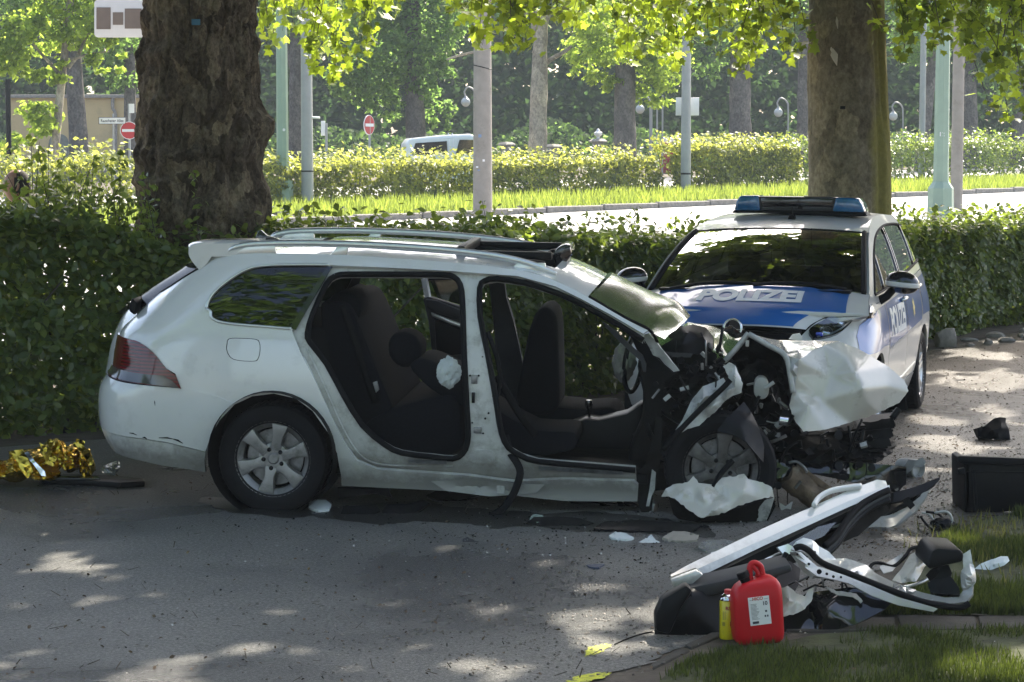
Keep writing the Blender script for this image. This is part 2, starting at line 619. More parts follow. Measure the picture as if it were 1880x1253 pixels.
# ---------------------------------------------------------------- leaves
T_FOLD = (np.array([[0, -.5, 0], [.30, -.08, .09], [0, .5, .0], [-.30, -.08, .09]], float), [(0, 1, 2), (0, 2, 3)])
T_OVAL = (np.array([[0, -.5, 0], [.24, -.22, .05], [.27, .1, .06], [0, .5, -.06], [-.27, .1, .06], [-.24, -.22, .05], [0, 0, -.01]], float),
          [(0, 1, 6), (1, 2, 6), (2, 3, 6), (3, 4, 6), (4, 5, 6), (5, 0, 6)])
_a = [(0, -.42), (.16, -.36), (.46, -.30), (.34, -.06), (.52, .20), (.24, .18), (0, .58), (-.24, .18), (-.52, .20), (-.34, -.06), (-.46, -.30), (-.16, -.36)]
T_PLANE = (np.array([[x, y, .10 * abs(x) - .05 * (y > .4)] for x, y in _a] + [[0, 0, -.02]], float), [(i, (i + 1) % 12, 12) for i in range(12)])
T_QUAD = (np.array([[-.5, -.5, .05], [.5, -.5, -.05], [.5, .5, .05], [-.5, .5, -.05]], float), [(0, 1, 2), (0, 2, 3)])
T_BLADE = (np.array([[-.06, 0, 0], [.06, 0, 0], [.04, .55, .06], [0, 1, .22], [-.04, .55, .06]], float), [(0, 1, 2), (0, 2, 4), (4, 2, 3)])


def leaves(name, P, N, size, templ, mat, parent=None, spin=True, updir=None, rnd=None, **kw):
    """N leaf blades of one template at points P facing N, as one mesh"""
    P = np.asarray(P, float); N = np.asarray(N, float)
    n = len(P)
    N = N / (np.linalg.norm(N, axis=1, keepdims=True) + 1e-9)
    ref = RNG.normal(size=(n, 3)) if updir is None else np.asarray(updir, float) + RNG.normal(size=(n, 3)) * .25
    A = np.cross(ref, N); A /= (np.linalg.norm(A, axis=1, keepdims=True) + 1e-9)
    B = np.cross(N, A)
    tv, tf = templ
    size = np.broadcast_to(np.asarray(size, float), (n,)) if np.ndim(size) < 2 else size
    V = P[:, None, :] + size[:, None, None] * (tv[None, :, 0:1] * A[:, None, :] + tv[None, :, 1:2] * B[:, None, :] + tv[None, :, 2:3] * N[:, None, :])
    m = len(tv)
    F = (np.array(tf)[None, :, :] + (np.arange(n) * m)[:, None, None]).reshape(-1, 3)
    me = bpy.data.meshes.new(name)
    me.vertices.add(n * m)
    me.vertices.foreach_set('co', V.reshape(-1).astype(np.float32))
    me.loops.add(len(F) * 3)
    me.loops.foreach_set('vertex_index', F.reshape(-1).astype(np.int32))
    me.polygons.add(len(F))
    me.polygons.foreach_set('loop_start', np.arange(0, len(F) * 3, 3, dtype=np.int32))
    me.update(calc_edges=True)
    at_ = me.attributes.new('rnd', 'FLOAT', 'POINT')
    r = RNG.random(n) if rnd is None else rnd
    at_.data.foreach_set('value', np.repeat(r, m).astype(np.float32))
    return link(name, me, mat, parent, smooth=False, **kw)


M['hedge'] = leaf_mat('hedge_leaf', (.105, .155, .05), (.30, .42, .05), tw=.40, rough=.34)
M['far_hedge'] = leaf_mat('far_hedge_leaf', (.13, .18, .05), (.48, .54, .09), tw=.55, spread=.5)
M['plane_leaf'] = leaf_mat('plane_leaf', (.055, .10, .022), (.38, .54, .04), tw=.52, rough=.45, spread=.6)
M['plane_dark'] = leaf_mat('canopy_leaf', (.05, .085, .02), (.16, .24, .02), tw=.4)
M['far_leaf'] = leaf_mat('park_leaf', (.06, .115, .045), (.26, .46, .10), tw=.55, spec=.25, rough=.6)
M['far_yellow'] = leaf_mat('young_leaf', (.11, .17, .03), (.42, .60, .08), tw=.58, spec=.25, rough=.6)
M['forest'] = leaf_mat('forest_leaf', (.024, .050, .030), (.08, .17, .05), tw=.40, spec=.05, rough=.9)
M['blade'] = leaf_mat('grass_blade', (.045, .065, .018), (.12, .17, .025), tw=.35, rough=.5, spread=.5)
M['lawn_blade'] = leaf_mat('median_grass_blade', (.12, .17, .035), (.30, .40, .06), tw=.5)
M['twig'] = pmat('twig_bark', (.06, .05, .04), .9, var=.3, vscale=20)

# ---------------------------------------------------------------- clipped hedge beside the lane
seg = np.array([(p.x, p.y) for p in hedge_c]); nrm = np.array([(v.x, v.y) for v in hn])
cum = np.concatenate([[0], np.cumsum(np.linalg.norm(np.diff(seg, axis=0), axis=1))])
HL = cum[-1]


def hedge_pt(s):
    x = np.interp(s, cum, seg[:, 0]); y = np.interp(s, cum, seg[:, 1])
    a = np.interp(s, cum, nrm[:, 0]); b = np.interp(s, cum, nrm[:, 1])
    return x, y, a, b


def hedge_top(s):
    return np.interp(s, [0, 7.2, 7.9, 8.25, 8.6, 9.2, 9.5, 11.5, 14, 22, 40], [1.60, 1.60, 1.57, 1.46, 1.32, 1.32, 1.45, 1.41, 1.34, 1.17, 1.17])


hedge_root = empty('clipped_hedge', (HEDGE[2][0], HEDGE[2][1] + .5, gz(.3, 18.5)), 'long dark green leafy hedge running behind both cars', 'hedge')
hedge_root_inv = hedge_root.location.copy()


def hedge_leaves(n_front, n_top, n_back):
    s1 = RNG.random(n_front) ** 1.0 * HL
    # lumpy front face
    h = hedge_top(s1)
    z = RNG.random(n_front) ** .95 * h
    lump = np.array([noise.noise((a * .9, b * 1.6, 3.0)) + .5 * noise.noise((a * 2.6, b * 3.2, 5.0)) for a, b in zip(s1, z)]) * .20
    d = np.abs(RNG.normal(0, .17, n_front)) + lump + .05 - .02 * RNG.random(n_front)
    d += .18 * np.clip(.25 - z, 0, 1) / .25
    x, y, a, b = hedge_pt(s1)
    p1 = np.stack([x + a * d, y + b * d, z], 1)
    n1 = np.stack([-a, -b, np.full(n_front, .75)], 1) + RNG.normal(size=(n_front, 3)) * .55
    s2 = RNG.random(n_top) * HL
    d2 = RNG.random(n_top) * 1.1
    x, y, a, b = hedge_pt(s2)
    top = hedge_top(s2) + np.array([noise.noise((q * 1.3, e * 2, 8.0)) for q, e in zip(s2, d2)]) * .12
    spr = RNG.random(n_top) ** 7 * .20
    p2 = np.stack([x + a * d2, y + b * d2, top - np.abs(RNG.normal(0, .12, n_top)) + spr], 1)
    n2 = np.stack([-a * .3, -b * .3, np.ones(n_top)], 1) + RNG.normal(size=(n_top, 3)) * .6
    s3 = RNG.random(n_back) * HL
    x, y, a, b = hedge_pt(s3)
    d3 = 1.1 - np.abs(RNG.normal(0, .2, n_back))
    p3 = np.stack([x + a * d3, y + b * d3, RNG.random(n_back) * hedge_top(s3)], 1)
    n3 = np.stack([a, b, np.full(n_back, .6)], 1) + RNG.normal(size=(n_back, 3)) * .5
    P = np.concatenate([p1, p2, p3]); N = np.concatenate([n1, n2, n3])
    P[:, 2] += np.array([gz(q[0], q[1]) for q in P])
    return P - np.array(hedge_root_inv), N


P, N = hedge_leaves(120000, 42000, 50000)
leaves('foliage', P, N, RNG.uniform(.055, .105, len(P)), T_OVAL, M['hedge'], hedge_root, kind='stuff')
# sprouting shoots above the clipped line and stems below
sh = MB(); lp, ln_, ls = [], [], []
for i in range(440):
    s = RNG.random() * HL if i % 6 else 7.62 + 1.0 * RNG.random()
    if abs(s - 7.2) < .40: continue
    x, y, a, b = [float(q) for q in hedge_pt(s)]
    d = .05 + RNG.random() * .95
    base = Vector((x + a * d, y + b * d, gz(x, y) + float(hedge_top(s)) - .12))
    L = .12 + RNG.random() ** 2 * (.62 if s < 9 else .30)
    tip = base + Vector((RNG.normal() * .10, RNG.normal() * .10, L))
    sh.tube([base - hedge_root_inv, (base + tip) / 2 + Vector((RNG.normal() * .02, 0, 0)) - hedge_root_inv, tip - hedge_root_inv], [.004, .003, .0015], n=4, cap=False)
    for k in range(int(5 + L * 26)):
        t = .15 + .85 * RNG.random()
        q = base.lerp(tip, t) + Vector((RNG.normal() * .022, RNG.normal() * .022, 0))
        lp.append(q - hedge_root_inv); ln_.append((RNG.normal(), RNG.normal(), .8)); ls.append(.04 + .035 * RNG.random())
for i in range(150):
    s = RNG.random() * HL
    x, y, a, b = [float(q) for q in hedge_pt(s)]
    d = .25 + RNG.random() * .5
    p0 = Vector((x + a * d, y + b * d, gz(x, y) - .02)) - hedge_root_inv
    sh.tube([p0, p0 + Vector((RNG.normal() * .08, RNG.normal() * .08, .5)), p0 + Vector((RNG.normal() * .2, RNG.normal() * .2, 1.15))], [.018, .012, .006], n=5, cap=False)
sh.build('stems', M['twig'], hedge_root, kind='stuff', sharp=None)
leaves('shoot_foliage', lp, ln_, np.array(ls), T_OVAL, M['hedge'], hedge_root, kind='stuff')

# ---------------------------------------------------------------- hedge on the median
HB0 = KERB0 + bn * 5.6


def far_hedge(name, a0, a1, h, label, n, mat, wob=.2, base_d=0.0):
    c = HB0 + bd * ((a0 + a1) / 2)
    org = Vector((c.x, c.y, gz(c.x, c.y)))
    root = empty(name, org, label, 'hedge', 'hedges on the median')
    nf = int(n * .62)
    def mk(cnt, top):
        s = a0 + (a1 - a0) * RNG.random(cnt)
        hh = h * (1 + np.array([noise.noise((q * .35, 2.2, h)) for q in s]) * wob) * (1 + .16 * np.array([noise.noise((q * 1.5, 6.2, h)) for q in s])) * np.clip(np.minimum(s - a0, a1 - s) / .6 + .5, 0, 1)
        if top:
            d = RNG.random(cnt) * 1.5; z = hh - np.abs(RNG.normal(0, .1, cnt)) + RNG.random(cnt) ** 5 * .45
            nn = np.stack([np.full(cnt, -bn.x * .3), np.full(cnt, -bn.y * .3), np.ones(cnt)], 1)
        else:
            z = RNG.random(cnt) * hh
            lump = np.array([noise.noise((a_ * .8, b_ * 1.4, 7.0)) for a_, b_ in zip(s, z)]) * .35
            d = np.abs(RNG.normal(0, .2, cnt)) + lump
            nn = np.stack([np.full(cnt, -bn.x), np.full(cnt, -bn.y), np.full(cnt, .6)], 1)
        d = d + base_d
        X = HB0.x + bd.x * s + bn.x * d; Y = HB0.y + bd.y * s + bn.y * d
        G = np.array([gz(x_, y_) for x_, y_ in zip(X, Y)])
        return np.stack([X, Y, G + .1 + z], 1), nn + RNG.normal(size=(cnt, 3)) * .6
    p1, n1 = mk(nf, False); p2, n2 = mk(n - nf, True)
    P = np.concatenate([p1, p2]) - np.array(org)
    leaves('foliage', P, np.concatenate([n1, n2]), RNG.uniform(.09, .17, len(P)), T_FOLD, mat, root, kind='stuff')
    return root


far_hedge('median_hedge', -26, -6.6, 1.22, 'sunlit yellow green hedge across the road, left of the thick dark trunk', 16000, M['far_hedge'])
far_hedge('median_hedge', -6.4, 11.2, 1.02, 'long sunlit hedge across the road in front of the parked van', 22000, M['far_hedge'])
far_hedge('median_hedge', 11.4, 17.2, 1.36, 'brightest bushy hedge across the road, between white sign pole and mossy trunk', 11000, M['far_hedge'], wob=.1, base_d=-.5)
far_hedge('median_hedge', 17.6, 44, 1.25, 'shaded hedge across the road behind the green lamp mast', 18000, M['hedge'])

# grass on the median edge
ng = 26000
s = RNG.uniform(-22, 34, ng); d = RNG.random(ng) ** 1.3 * 5.4 + .15
X = KERB0.x + bd.x * s + bn.x * d; Y = KERB0.y + bd.y * s + bn.y * d
P = np.stack([X, Y, np.array([gz(a, b) for a, b in zip(X, Y)]) + .10], 1)
N = np.stack([RNG.normal(size=ng), RNG.normal(size=ng), np.full(ng, .25)], 1)
leaves('median_grass', P, N, RNG.uniform(.12, .34, ng), T_BLADE, M['lawn_blade'], updir=np.tile([0, 0, 1.0], (ng, 1)) * 1.0, kind='stuff')

# ================================================================== trees
def bark_mat(name, a, b_, c, moss=None, vs=3.0, side=None, plates=.5):
    m, n, b = new_mat(name)
    tc = n.nodes.new('ShaderNodeTexCoord')
    mp = n.nodes.new('ShaderNodeMapping')
    mp.inputs['Scale'].default_value = (1, 1, .7)
    n.links.new(tc.outputs['Object'], mp.inputs[0])
    t = nz(n, vs, 8, vec=mp.outputs[0], rough=.65, dist=.5)
    col = ramp(n, t.outputs[0], [(.36, a), (.5, b_), (.62, c)]).outputs[0]
    fine = nz(n, vs * 9, 6, vec=mp.outputs[0], rough=.7)
    col = mixc(n, .55, col, ramp(n, fine.outputs[0], [(.35, tuple(x * .4 for x in b_)), (.65, tuple(min(1, x * 1.35) for x in c))]).outputs[0])
    vo = n.nodes.new('ShaderNodeTexVoronoi'); vo.inputs['Scale'].default_value = vs * 2.2
    vw = n.nodes.new('ShaderNodeVectorMath'); vw.operation = 'ADD'
    n.links.new(mp.outputs[0], vw.inputs[0])
    wn = nz(n, 9, 3, vec=mp.outputs[0]); vs2 = n.nodes.new('ShaderNodeVectorMath'); vs2.operation = 'SCALE'; vs2.inputs['Scale'].default_value = .16
    n.links.new(wn.outputs['Color'], vs2.inputs[0]); n.links.new(vs2.outputs[0], vw.inputs[1])
    n.links.new(vw.outputs[0], vo.inputs['Vector'])
    bw = n.nodes.new('ShaderNodeSeparateColor'); n.links.new(vo.outputs['Color'], bw.inputs[0])
    col = mixc(n, plates, col, mixc(n, 1.0, col, ramp(n, bw.outputs[0], [(0, (.45, .42, .40)), (.5, (1, 1, 1)), (1, (1.7, 1.65, 1.5))]).outputs[0], 'MULTIPLY'))
    if moss:
        sp = n.nodes.new('ShaderNodeSeparateXYZ'); n.links.new(tc.outputs['Object'], sp.inputs[0])
        wob = nz(n, 2.2, 5, vec=mp.outputs[0])
        k = n.nodes.new('ShaderNodeMath'); k.operation = 'MULTIPLY_ADD'
        n.links.new(wob.outputs[0], k.inputs[0]); k.inputs[1].default_value = .35
        n.links.new(sp.outputs[0], k.inputs[2])
        f = ramp(n, k.outputs[0], [(side - .05, (0, 0, 0)), (side + .05, (1, 1, 1))]).outputs[0]
        col = mixc(n, f, col, mixc(n, fine.outputs[0], tuple(x * .5 for x in moss), tuple(x * 1.6 for x in moss)))
    n.links.new(col, b.inputs['Base Color'])
    b.inputs['Roughness'].default_value = .9
    b.inputs['Specular IOR Level'].default_value = .2
    add = n.nodes.new('ShaderNodeMath'); add.operation = 'MULTIPLY_ADD'
    n.links.new(fine.outputs[0], add.inputs[0]); add.inputs[1].default_value = .5
    n.links.new(t.outputs[0], add.inputs[2])
    bump(n, b, add.outputs[0], .9, .03)
    return m


M['bark_dark'] = bark_mat('flaky_dark_bark', (.020, .013, .009), (.085, .060, .042), (.20, .165, .12), vs=4.2, plates=.9)
M['bark_smooth'] = bark_mat('smooth_plane_bark', (.085, .072, .048), (.155, .132, .085), (.23, .20, .14), moss=(.19, .17, .05), vs=2.4, side=.36)
M['bark_far'] = bark_mat('pale_far_bark', (.12, .10, .08), (.22, .19, .15), (.32, .29, .23), vs=1.5)
M['bark_grey'] = bark_mat('grey_far_bark', (.05, .048, .045), (.09, .085, .08), (.14, .13, .12), vs=1.5)


def trunk_mesh(name, path, radii, nseg, nring, disp):
    """path: list of Vectors, radii matching; disp(angle, height, r) added to the radius"""
    pts = crom(path, max(2, nring // max(1, len(path) - 1)))
    hs = [p.z for p in path]
    V, F = [], []
    for i, p in enumerate(pts):
        r0 = smooth_tab(list(zip(hs, radii)), p.z) if hs[0] < hs[-1] else radii[0]
        for k in range(nseg):
            a = 2 * math.pi * k / nseg
            r = r0 + disp(a, p.z, r0)
            V.append((p.x + r * math.cos(a), p.y + r * math.sin(a), p.z))
    n = nseg
    for i in range(len(pts) - 1):
        for k in range(n):
            F.append((i * n + k, i * n + (k + 1) % n, (i + 1) * n + (k + 1) % n, (i + 1) * n + k))
    return mesh(name, V, F)


def crown_pts(blobs, n, shell=.5):
    """points through ellipsoid blobs (centre, radii), denser near the surface, clumped"""
    vols = np.array([b[1][0] * b[1][1] * b[1][2] for b in blobs]) ** .8
    cnt = (vols / vols.sum() * n).astype(int)
    P, N = [], []
    for (c, r), m in zip(blobs, cnt):
        nc = max(6, m // 26)
        u = RNG.normal(size=(nc, 3)); u /= np.linalg.norm(u, axis=1, keepdims=True)
        rad = (shell + (1 - shell) * RNG.random(nc)) ** .8
        cc = u * rad[:, None]
        idx = RNG.integers(0, nc, m)
        q = cc[idx] + RNG.normal(size=(m, 3)) * .13
        P.append(q * np.array(r) + np.array(c))
        nn = u[idx] * .5 + RNG.normal(size=(m, 3)) * .55 + np.array([0, 0, .5])
        N.append(nn)
    return np.concatenate(P), np.concatenate(N)


# ---- thick dark plane tree behind the estate car
BT = at(368, 400, 17.3)
bt = empty('plane_tree', (BT.x, BT.y, gz(BT.x, BT.y)), 'thick dark plane tree trunk with flaky bark and burls behind the white wreck', 'tree')


def disp_big(a, z, r):
    # a = -pi/2 faces the camera, a = 0 is the sunny side
    d = 0
    def bm_(za, aa, wz, wa, h):
        da = (a - aa + math.pi) % (2 * math.pi) - math.pi
        return h * math.exp(-((z - za) / wz) ** 2 - (da / wa) ** 2)
    d += bm_(2.27, 0.05, .13, .5, .085) + bm_(2.10, -.5, .12, .5, .05) + bm_(1.55, -.1, .2, .6, .06) + bm_(1.75, .2, .1, .5, .03)
    d += bm_(2.80, -2.2, .06, .9, .045) + bm_(2.02, -1.9, .07, .9, .055) + bm_(1.82, -2.3, .05, .8, .05) + bm_(1.60, -1.5, .09, 1.0, .05)
    d += bm_(2.42, -.9, .10, .45, .06) + bm_(2.25, -.75, .08, .4, .05)
    d += .05 * math.exp(-max(0, z) / .5) * (1 + .5 * math.cos(5 * a))
    x, y = math.cos(a) * 1.0, math.sin(a) * 1.0
    d += .045 * noise.noise((x * 1.6, y * 1.6, z * 1.1)) + .034 * noise.noise((x * 4, y * 4, z * 3.0))
    w0 = noise.noise((x * 3, y * 3, z * 3)) * .5
    ds, ps = noise.voronoi((x * 3.6 + w0, y * 3.6, z * 2.7 + w0))
    d -= .030 * (1 - sst(.0, .22, ds[1] - ds[0]))
    d += .026 * noise.noise(ps[0] * 3.1)
    f = noise.noise((x * 9 + .3 * z, y * 9, z * 4.2))
    d += .034 * (abs(f) - .25) + .014 * noise.noise((x * 24, y * 24, z * 13)) + .008 * noise.noise((x * 50, y * 50, z * 26))
    return d


path = [Vector((0, 0, -.1)), Vector((0, 0, 1.2)), Vector((.0, 0, 2.2)), Vector((0.02, 0, 3.2)), Vector((.03, .1, 4.2)), Vector((.05, .2, 6.3))]
me = trunk_mesh('trunk', path, [.57, .50, .475, .45, .43, .38], 240, 420, disp_big)
link('trunk', me, M['bark_dark'], bt)
pl = MB().box((.05, -.47, 3.03), (.065, .012, .045)).build('number_plate', pmat('blue_tag', (.05, .16, .26), .5), bt)

# ---- smoother plane tree behind the police car
RT = at(1560, 380, 22.3)
rt = empty('plane_tree', (RT.x, RT.y, gz(RT.x, RT.y)), 'smooth brown plane tree trunk with mossy green side behind the police car', 'tree')


def disp_right(a, z, r):
    x, y = math.cos(a), math.sin(a)
    d = .018 * noise.noise((x * 1.3, y * 1.3, z * .8)) + .008 * noise.noise((x * 6, y * 6, z * 3))
    da = (a + .62 + math.pi) % (2 * math.pi) - math.pi
    d -= .06 * math.exp(-(da / .07) ** 2) * sst(2.1, 2.7, z) * (1 - sst(3.2, 3.5, z))
    da = (a + .85 + math.pi) % (2 * math.pi) - math.pi
    d -= .05 * math.exp(-(da / .12) ** 2)
    d += .05 * math.exp(-max(0, z) / .4) * (1 + .4 * math.cos(6 * a))
    d += .006 * (noise.noise((x * 18, y * 18, z * 6)))
    return d


path = [Vector((0, 0, -.15)), Vector((0, 0, 1.2)), Vector((-.02, 0, 2.4)), Vector((-.06, 0, 3.6)), Vector((-.1, 0, 5.2)), Vector((-.1, 0, 7))]
link('trunk', trunk_mesh('trunk', path, [.46, .425, .41, .375, .36, .32], 130, 160, disp_right), M['bark_smooth'], rt)
fl = MB()
for (px, py, w_, h_) in ((1532, 105, .035, .085), (1527, 92, .012, .03), (1537, 42, .012, .06)):
    p = at(px, py, RT.y - .40) - rt.location
    fl.prism([p + Vector((-w_ * .4, 0, h_)), p + Vector((w_, .0, h_ * .3)), p + Vector((w_ * .8, .0, -h_)), p + Vector((-.2 * w_, .0, -.4 * h_)), p + Vector((-w_, 0, .2 * h_))], (0, 0, 0), (0, .03, 0))
fl.build('peeled_patch', pmat('pale_inner_bark', (.50, .46, .38), .8), rt, kind='stuff')
MB().box(at(1547, 198, RT.y - .415) - rt.location, (.05, .012, .03)).build('number_plate', M['black'], rt)


def limb(mb, a, b, r0, r1, sag=.0, n=7):
    a, b = Vector(a), Vector(b)
    m1 = a.lerp(b, .35) + Vector((RNG.normal() * .08, RNG.normal() * .08, sag)) * (b - a).length * .5
    m2 = a.lerp(b, .7) + Vector((RNG.normal() * .08, RNG.normal() * .08, sag * .7)) * (b - a).length * .5
    ps = crom([a, m1, m2, b], 4)
    rs = [r0 + (r1 - r0) * i / (len(ps) - 1) for i in range(len(ps))]
    mb.tube(ps, rs, n=n)


# crown leaves are removed along the sun direction to cast these patches on the lane
GAPS = [(240, 1100, 110, 16), (440, 1195, 100, 16), (620, 1228, 70, 12), (760, 1068, 60, 11), (780, 1010, 62, 10), (1060, 1040, 90, 14), (1090, 1074, 120, 14), (970, 1132, 70, 12), (1040, 1155, 80, 13),
        (700, 1112, 70, 11), (330, 888, 60, 8), (300, 902, 90, 8), (1700, 1000, 60, 14), (1610, 985, 60, 10), (1740, 815, 110, 26), (1790, 700, 110, 26), (1810, 652, 90, 12), (1720, 770, 80, 14), (1800, 1010, 46, 14), (1250, 1030, 50, 10),
        (560, 1180, 40, 11), (1650, 700, 60, 14), (1690, 860, 70, 12), (1850, 690, 60, 16), (350, 1060, 60, 8), (520, 1120, 50, 9), (880, 1110, 60, 9), (180, 1050, 60, 8), (1140, 1120, 60, 9), (760, 1200, 70, 10), (60, 1200, 80, 12), (300, 1230, 90, 11), (880, 1030, 30, 8), (1650, 960, 60, 10), (150, 1180, 90, 14), (40, 1110, 60, 12), (860, 1215, 60, 10), (1840, 760, 60, 22), (700, 912, 60, 6), (1000, 918, 60, 6)]
GAPW = []
for (px, py, a, b) in GAPS:
    c = ground(px, py); e = ground(px + a, py); f = ground(px, py - b)
    GAPW.append((c.x, c.y, abs(e.x - c.x), abs(f.y - c.y), 1.3 if (px > 1650 and py < 900) else 2.0))


def open_gaps(P, N, o):
    W_ = P + np.array(o)
    k = W_[:, 2] / sdir.z
    gx_, gy_ = W_[:, 0] - sdir.x * k, W_[:, 1] - sdir.y * k
    keep = np.ones(len(P), bool)
    wob = np.array([noise.noise((x * 4.2, y * 2.6, 1.0)) for x, y in zip(gx_, gy_)])
    clear = np.zeros(len(P), bool)
    for (cx, cy, a, b, wk) in GAPW:
        keep &= ((gx_ - cx) / (a * 1.0 + .05)) ** 2 + ((gy_ - cy) / (b * .9 + .08)) ** 2 > 1 + wk * wob
        if wk < 1.5: clear |= ((gx_ - cx) / a) ** 2 + ((gy_ - cy) / b) ** 2 < .8
    nv = np.array([noise.noise((x * 1.15, y * .9, 5.0)) + .5 * noise.noise((x * 2.7, y * 2.2, 9.0)) for x, y in zip(gx_, gy_)])
    keep &= nv < .29
    keep |= (RNG.random(len(P)) < .06) & (wob > -.2) & ~clear
    return P[keep], N[keep]


def canopy(root, blobs, n, size, roof_=None, limbs=()):
    o = root.location
    P, N = crown_pts([(Vector(c) - o, r) for c, r in blobs], n)
    if roof_:  # flat leaf layer added above the frame to shade the foreground
        x0, x1, y0, y1, z0, z1, m = roof_
        q = np.stack([RNG.uniform(x0, x1, m), RNG.uniform(y0, y1, m), RNG.uniform(z0, z1, m)], 1)
        q[:, 2] += .5 * np.array([noise.noise((a * .5, b * .5, 2)) for a, b, c in q])
        P = np.concatenate([P, q - np.array(o)]); N = np.concatenate([N, RNG.normal(size=(m, 3)) * .5 + np.array([0, 0, .9])])
    P, N = open_gaps(P, N, o)
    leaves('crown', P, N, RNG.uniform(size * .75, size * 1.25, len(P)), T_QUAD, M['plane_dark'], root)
    if limbs:
        mb = MB()
        for a, b, r0, r1 in limbs: limb(mb, Vector(a) - o, Vector(b) - o, r0, r1, .12)
        mb.build('limb', M['bark_grey'], root, sharp=None)


# crowns over the lane; their undersides stay just above the frame
canopy(bt, [((BT.x + 0.0, BT.y - 1.5, 7.6), (3.4, 3.2, 2.5)), ((BT.x - 2.6, BT.y - 3.6, 6.6), (2.6, 2.6, 1.7)), ((BT.x + 2.6, BT.y - 2.6, 6.7), (2.6, 2.4, 1.8)), ((BT.x + 1.0, BT.y + 1.8, 7.0), (3.0, 2.2, 2.0)), ((BT.x + .4, BT.y - 5.6, 6.6), (2.6, 2.0, 1.5)), ((BT.x - 1.0, BT.y, 10.2), (3.2, 3.2, 1.8))], 15000, .26, (-8.5, .8, 12.0, 21.0, 6.2, 8.6, 9000),
       limbs=[((BT.x, BT.y + .2, 6.0), (BT.x - 2.6, BT.y - 3.4, 7.6), .2, .04), ((BT.x, BT.y + .2, 6.2), (BT.x + 2.6, BT.y - 2.4, 7.8), .2, .04), ((BT.x, BT.y + .2, 6.0), (BT.x + .5, BT.y + 2.5, 8.0), .18, .04)])
canopy(rt, [((RT.x - .6, RT.y - 1.4, 8.0), (3.6, 3.0, 2.6)), ((RT.x - 3.2, RT.y - 1.6, 7.0), (2.5, 2.6, 1.7)), ((RT.x + 2.8, RT.y - .8, 7.2), (2.6, 2.6, 1.9)), ((RT.x - .8, RT.y - 5.0, 7.4), (2.8, 2.0, 1.6)), ((RT.x, RT.y, 10.8), (3.4, 3.4, 1.8))], 13000, .26, (.8, 9.5, 13.0, 25.0, 6.6, 9.0, 9500),
       limbs=[((RT.x, RT.y, 6.6), (RT.x - 3.0, RT.y - 1.5, 8.0), .2, .04), ((RT.x, RT.y, 6.6), (RT.x + 2.8, RT.y - 1.0, 8.2), .2, .04), ((RT.x, RT.y, 6.4), (RT.x - .6, RT.y - 4.6, 8.2), .18, .04)])

# ---- hanging sprays of plane leaves that reach into the view
SPRAYS = [  # px, py, depth, half width px, half height px, leaves, tree
    (505, 25, 22, 34, 55, 46, bt), (545, 20, 22.5, 40, 45, 60, bt), (600, 15, 23, 45, 40, 60, bt), (575, 75, 22.5, 45, 32, 46, bt), (605, 110, 22.5, 30, 30, 34, bt), (625, 138, 22.3, 26, 20, 22, bt), (655, 60, 21.5, 28, 55, 46, bt), (690, 8, 22, 40, 24, 34, bt), (500, 95, 22, 22, 26, 18, bt),
    (850, 18, 21, 40, 32, 36, bt), (905, 60, 20.5, 40, 40, 56, bt), (955, 60, 20.5, 45, 40, 60, bt), (980, 18, 21, 60, 26, 50, bt), (935, 95, 20.5, 45, 18, 24, bt), (870, 32, 21, 40, 25, 28, bt),
    (1100, 25, 23, 60, 36, 70, rt), (1170, 70, 22.5, 40, 45, 56, rt), (1190, 30, 22, 50, 40, 60, rt), (1260, 30, 22, 50, 40, 70, rt), (1300, 70, 22.5, 48, 36, 56, rt), (1370, 40, 22.5, 50, 45, 76, rt), (1385, 100, 22.5, 45, 32, 50, rt), (1430, 50, 22, 40, 45, 56, rt), (1460, 85, 22, 26, 30, 26, rt), (1230, 100, 22.5, 40, 25, 28, rt), (1365, 138, 22.5, 20, 14, 12, rt), (1150, 95, 22.5, 26, 26, 20, rt), (1040, 15, 23, 40, 25, 34, rt),
    (1650, 50, 21, 34, 50, 60, rt), (1700, 40, 21, 46, 40, 66, rt), (1660, 100, 21, 26, 24, 24, rt), (1760, 20, 21.5, 45, 36, 50, rt), (1830, 40, 22, 50, 50, 76, rt), (1860, 110, 22, 45, 50, 66, rt), (1845, 165, 22, 40, 40, 44, rt), (1800, 90, 22, 40, 40, 40, rt), (1880, 200, 22, 26, 40, 28, rt), (1730, 75, 21, 40, 20, 20, rt),
]
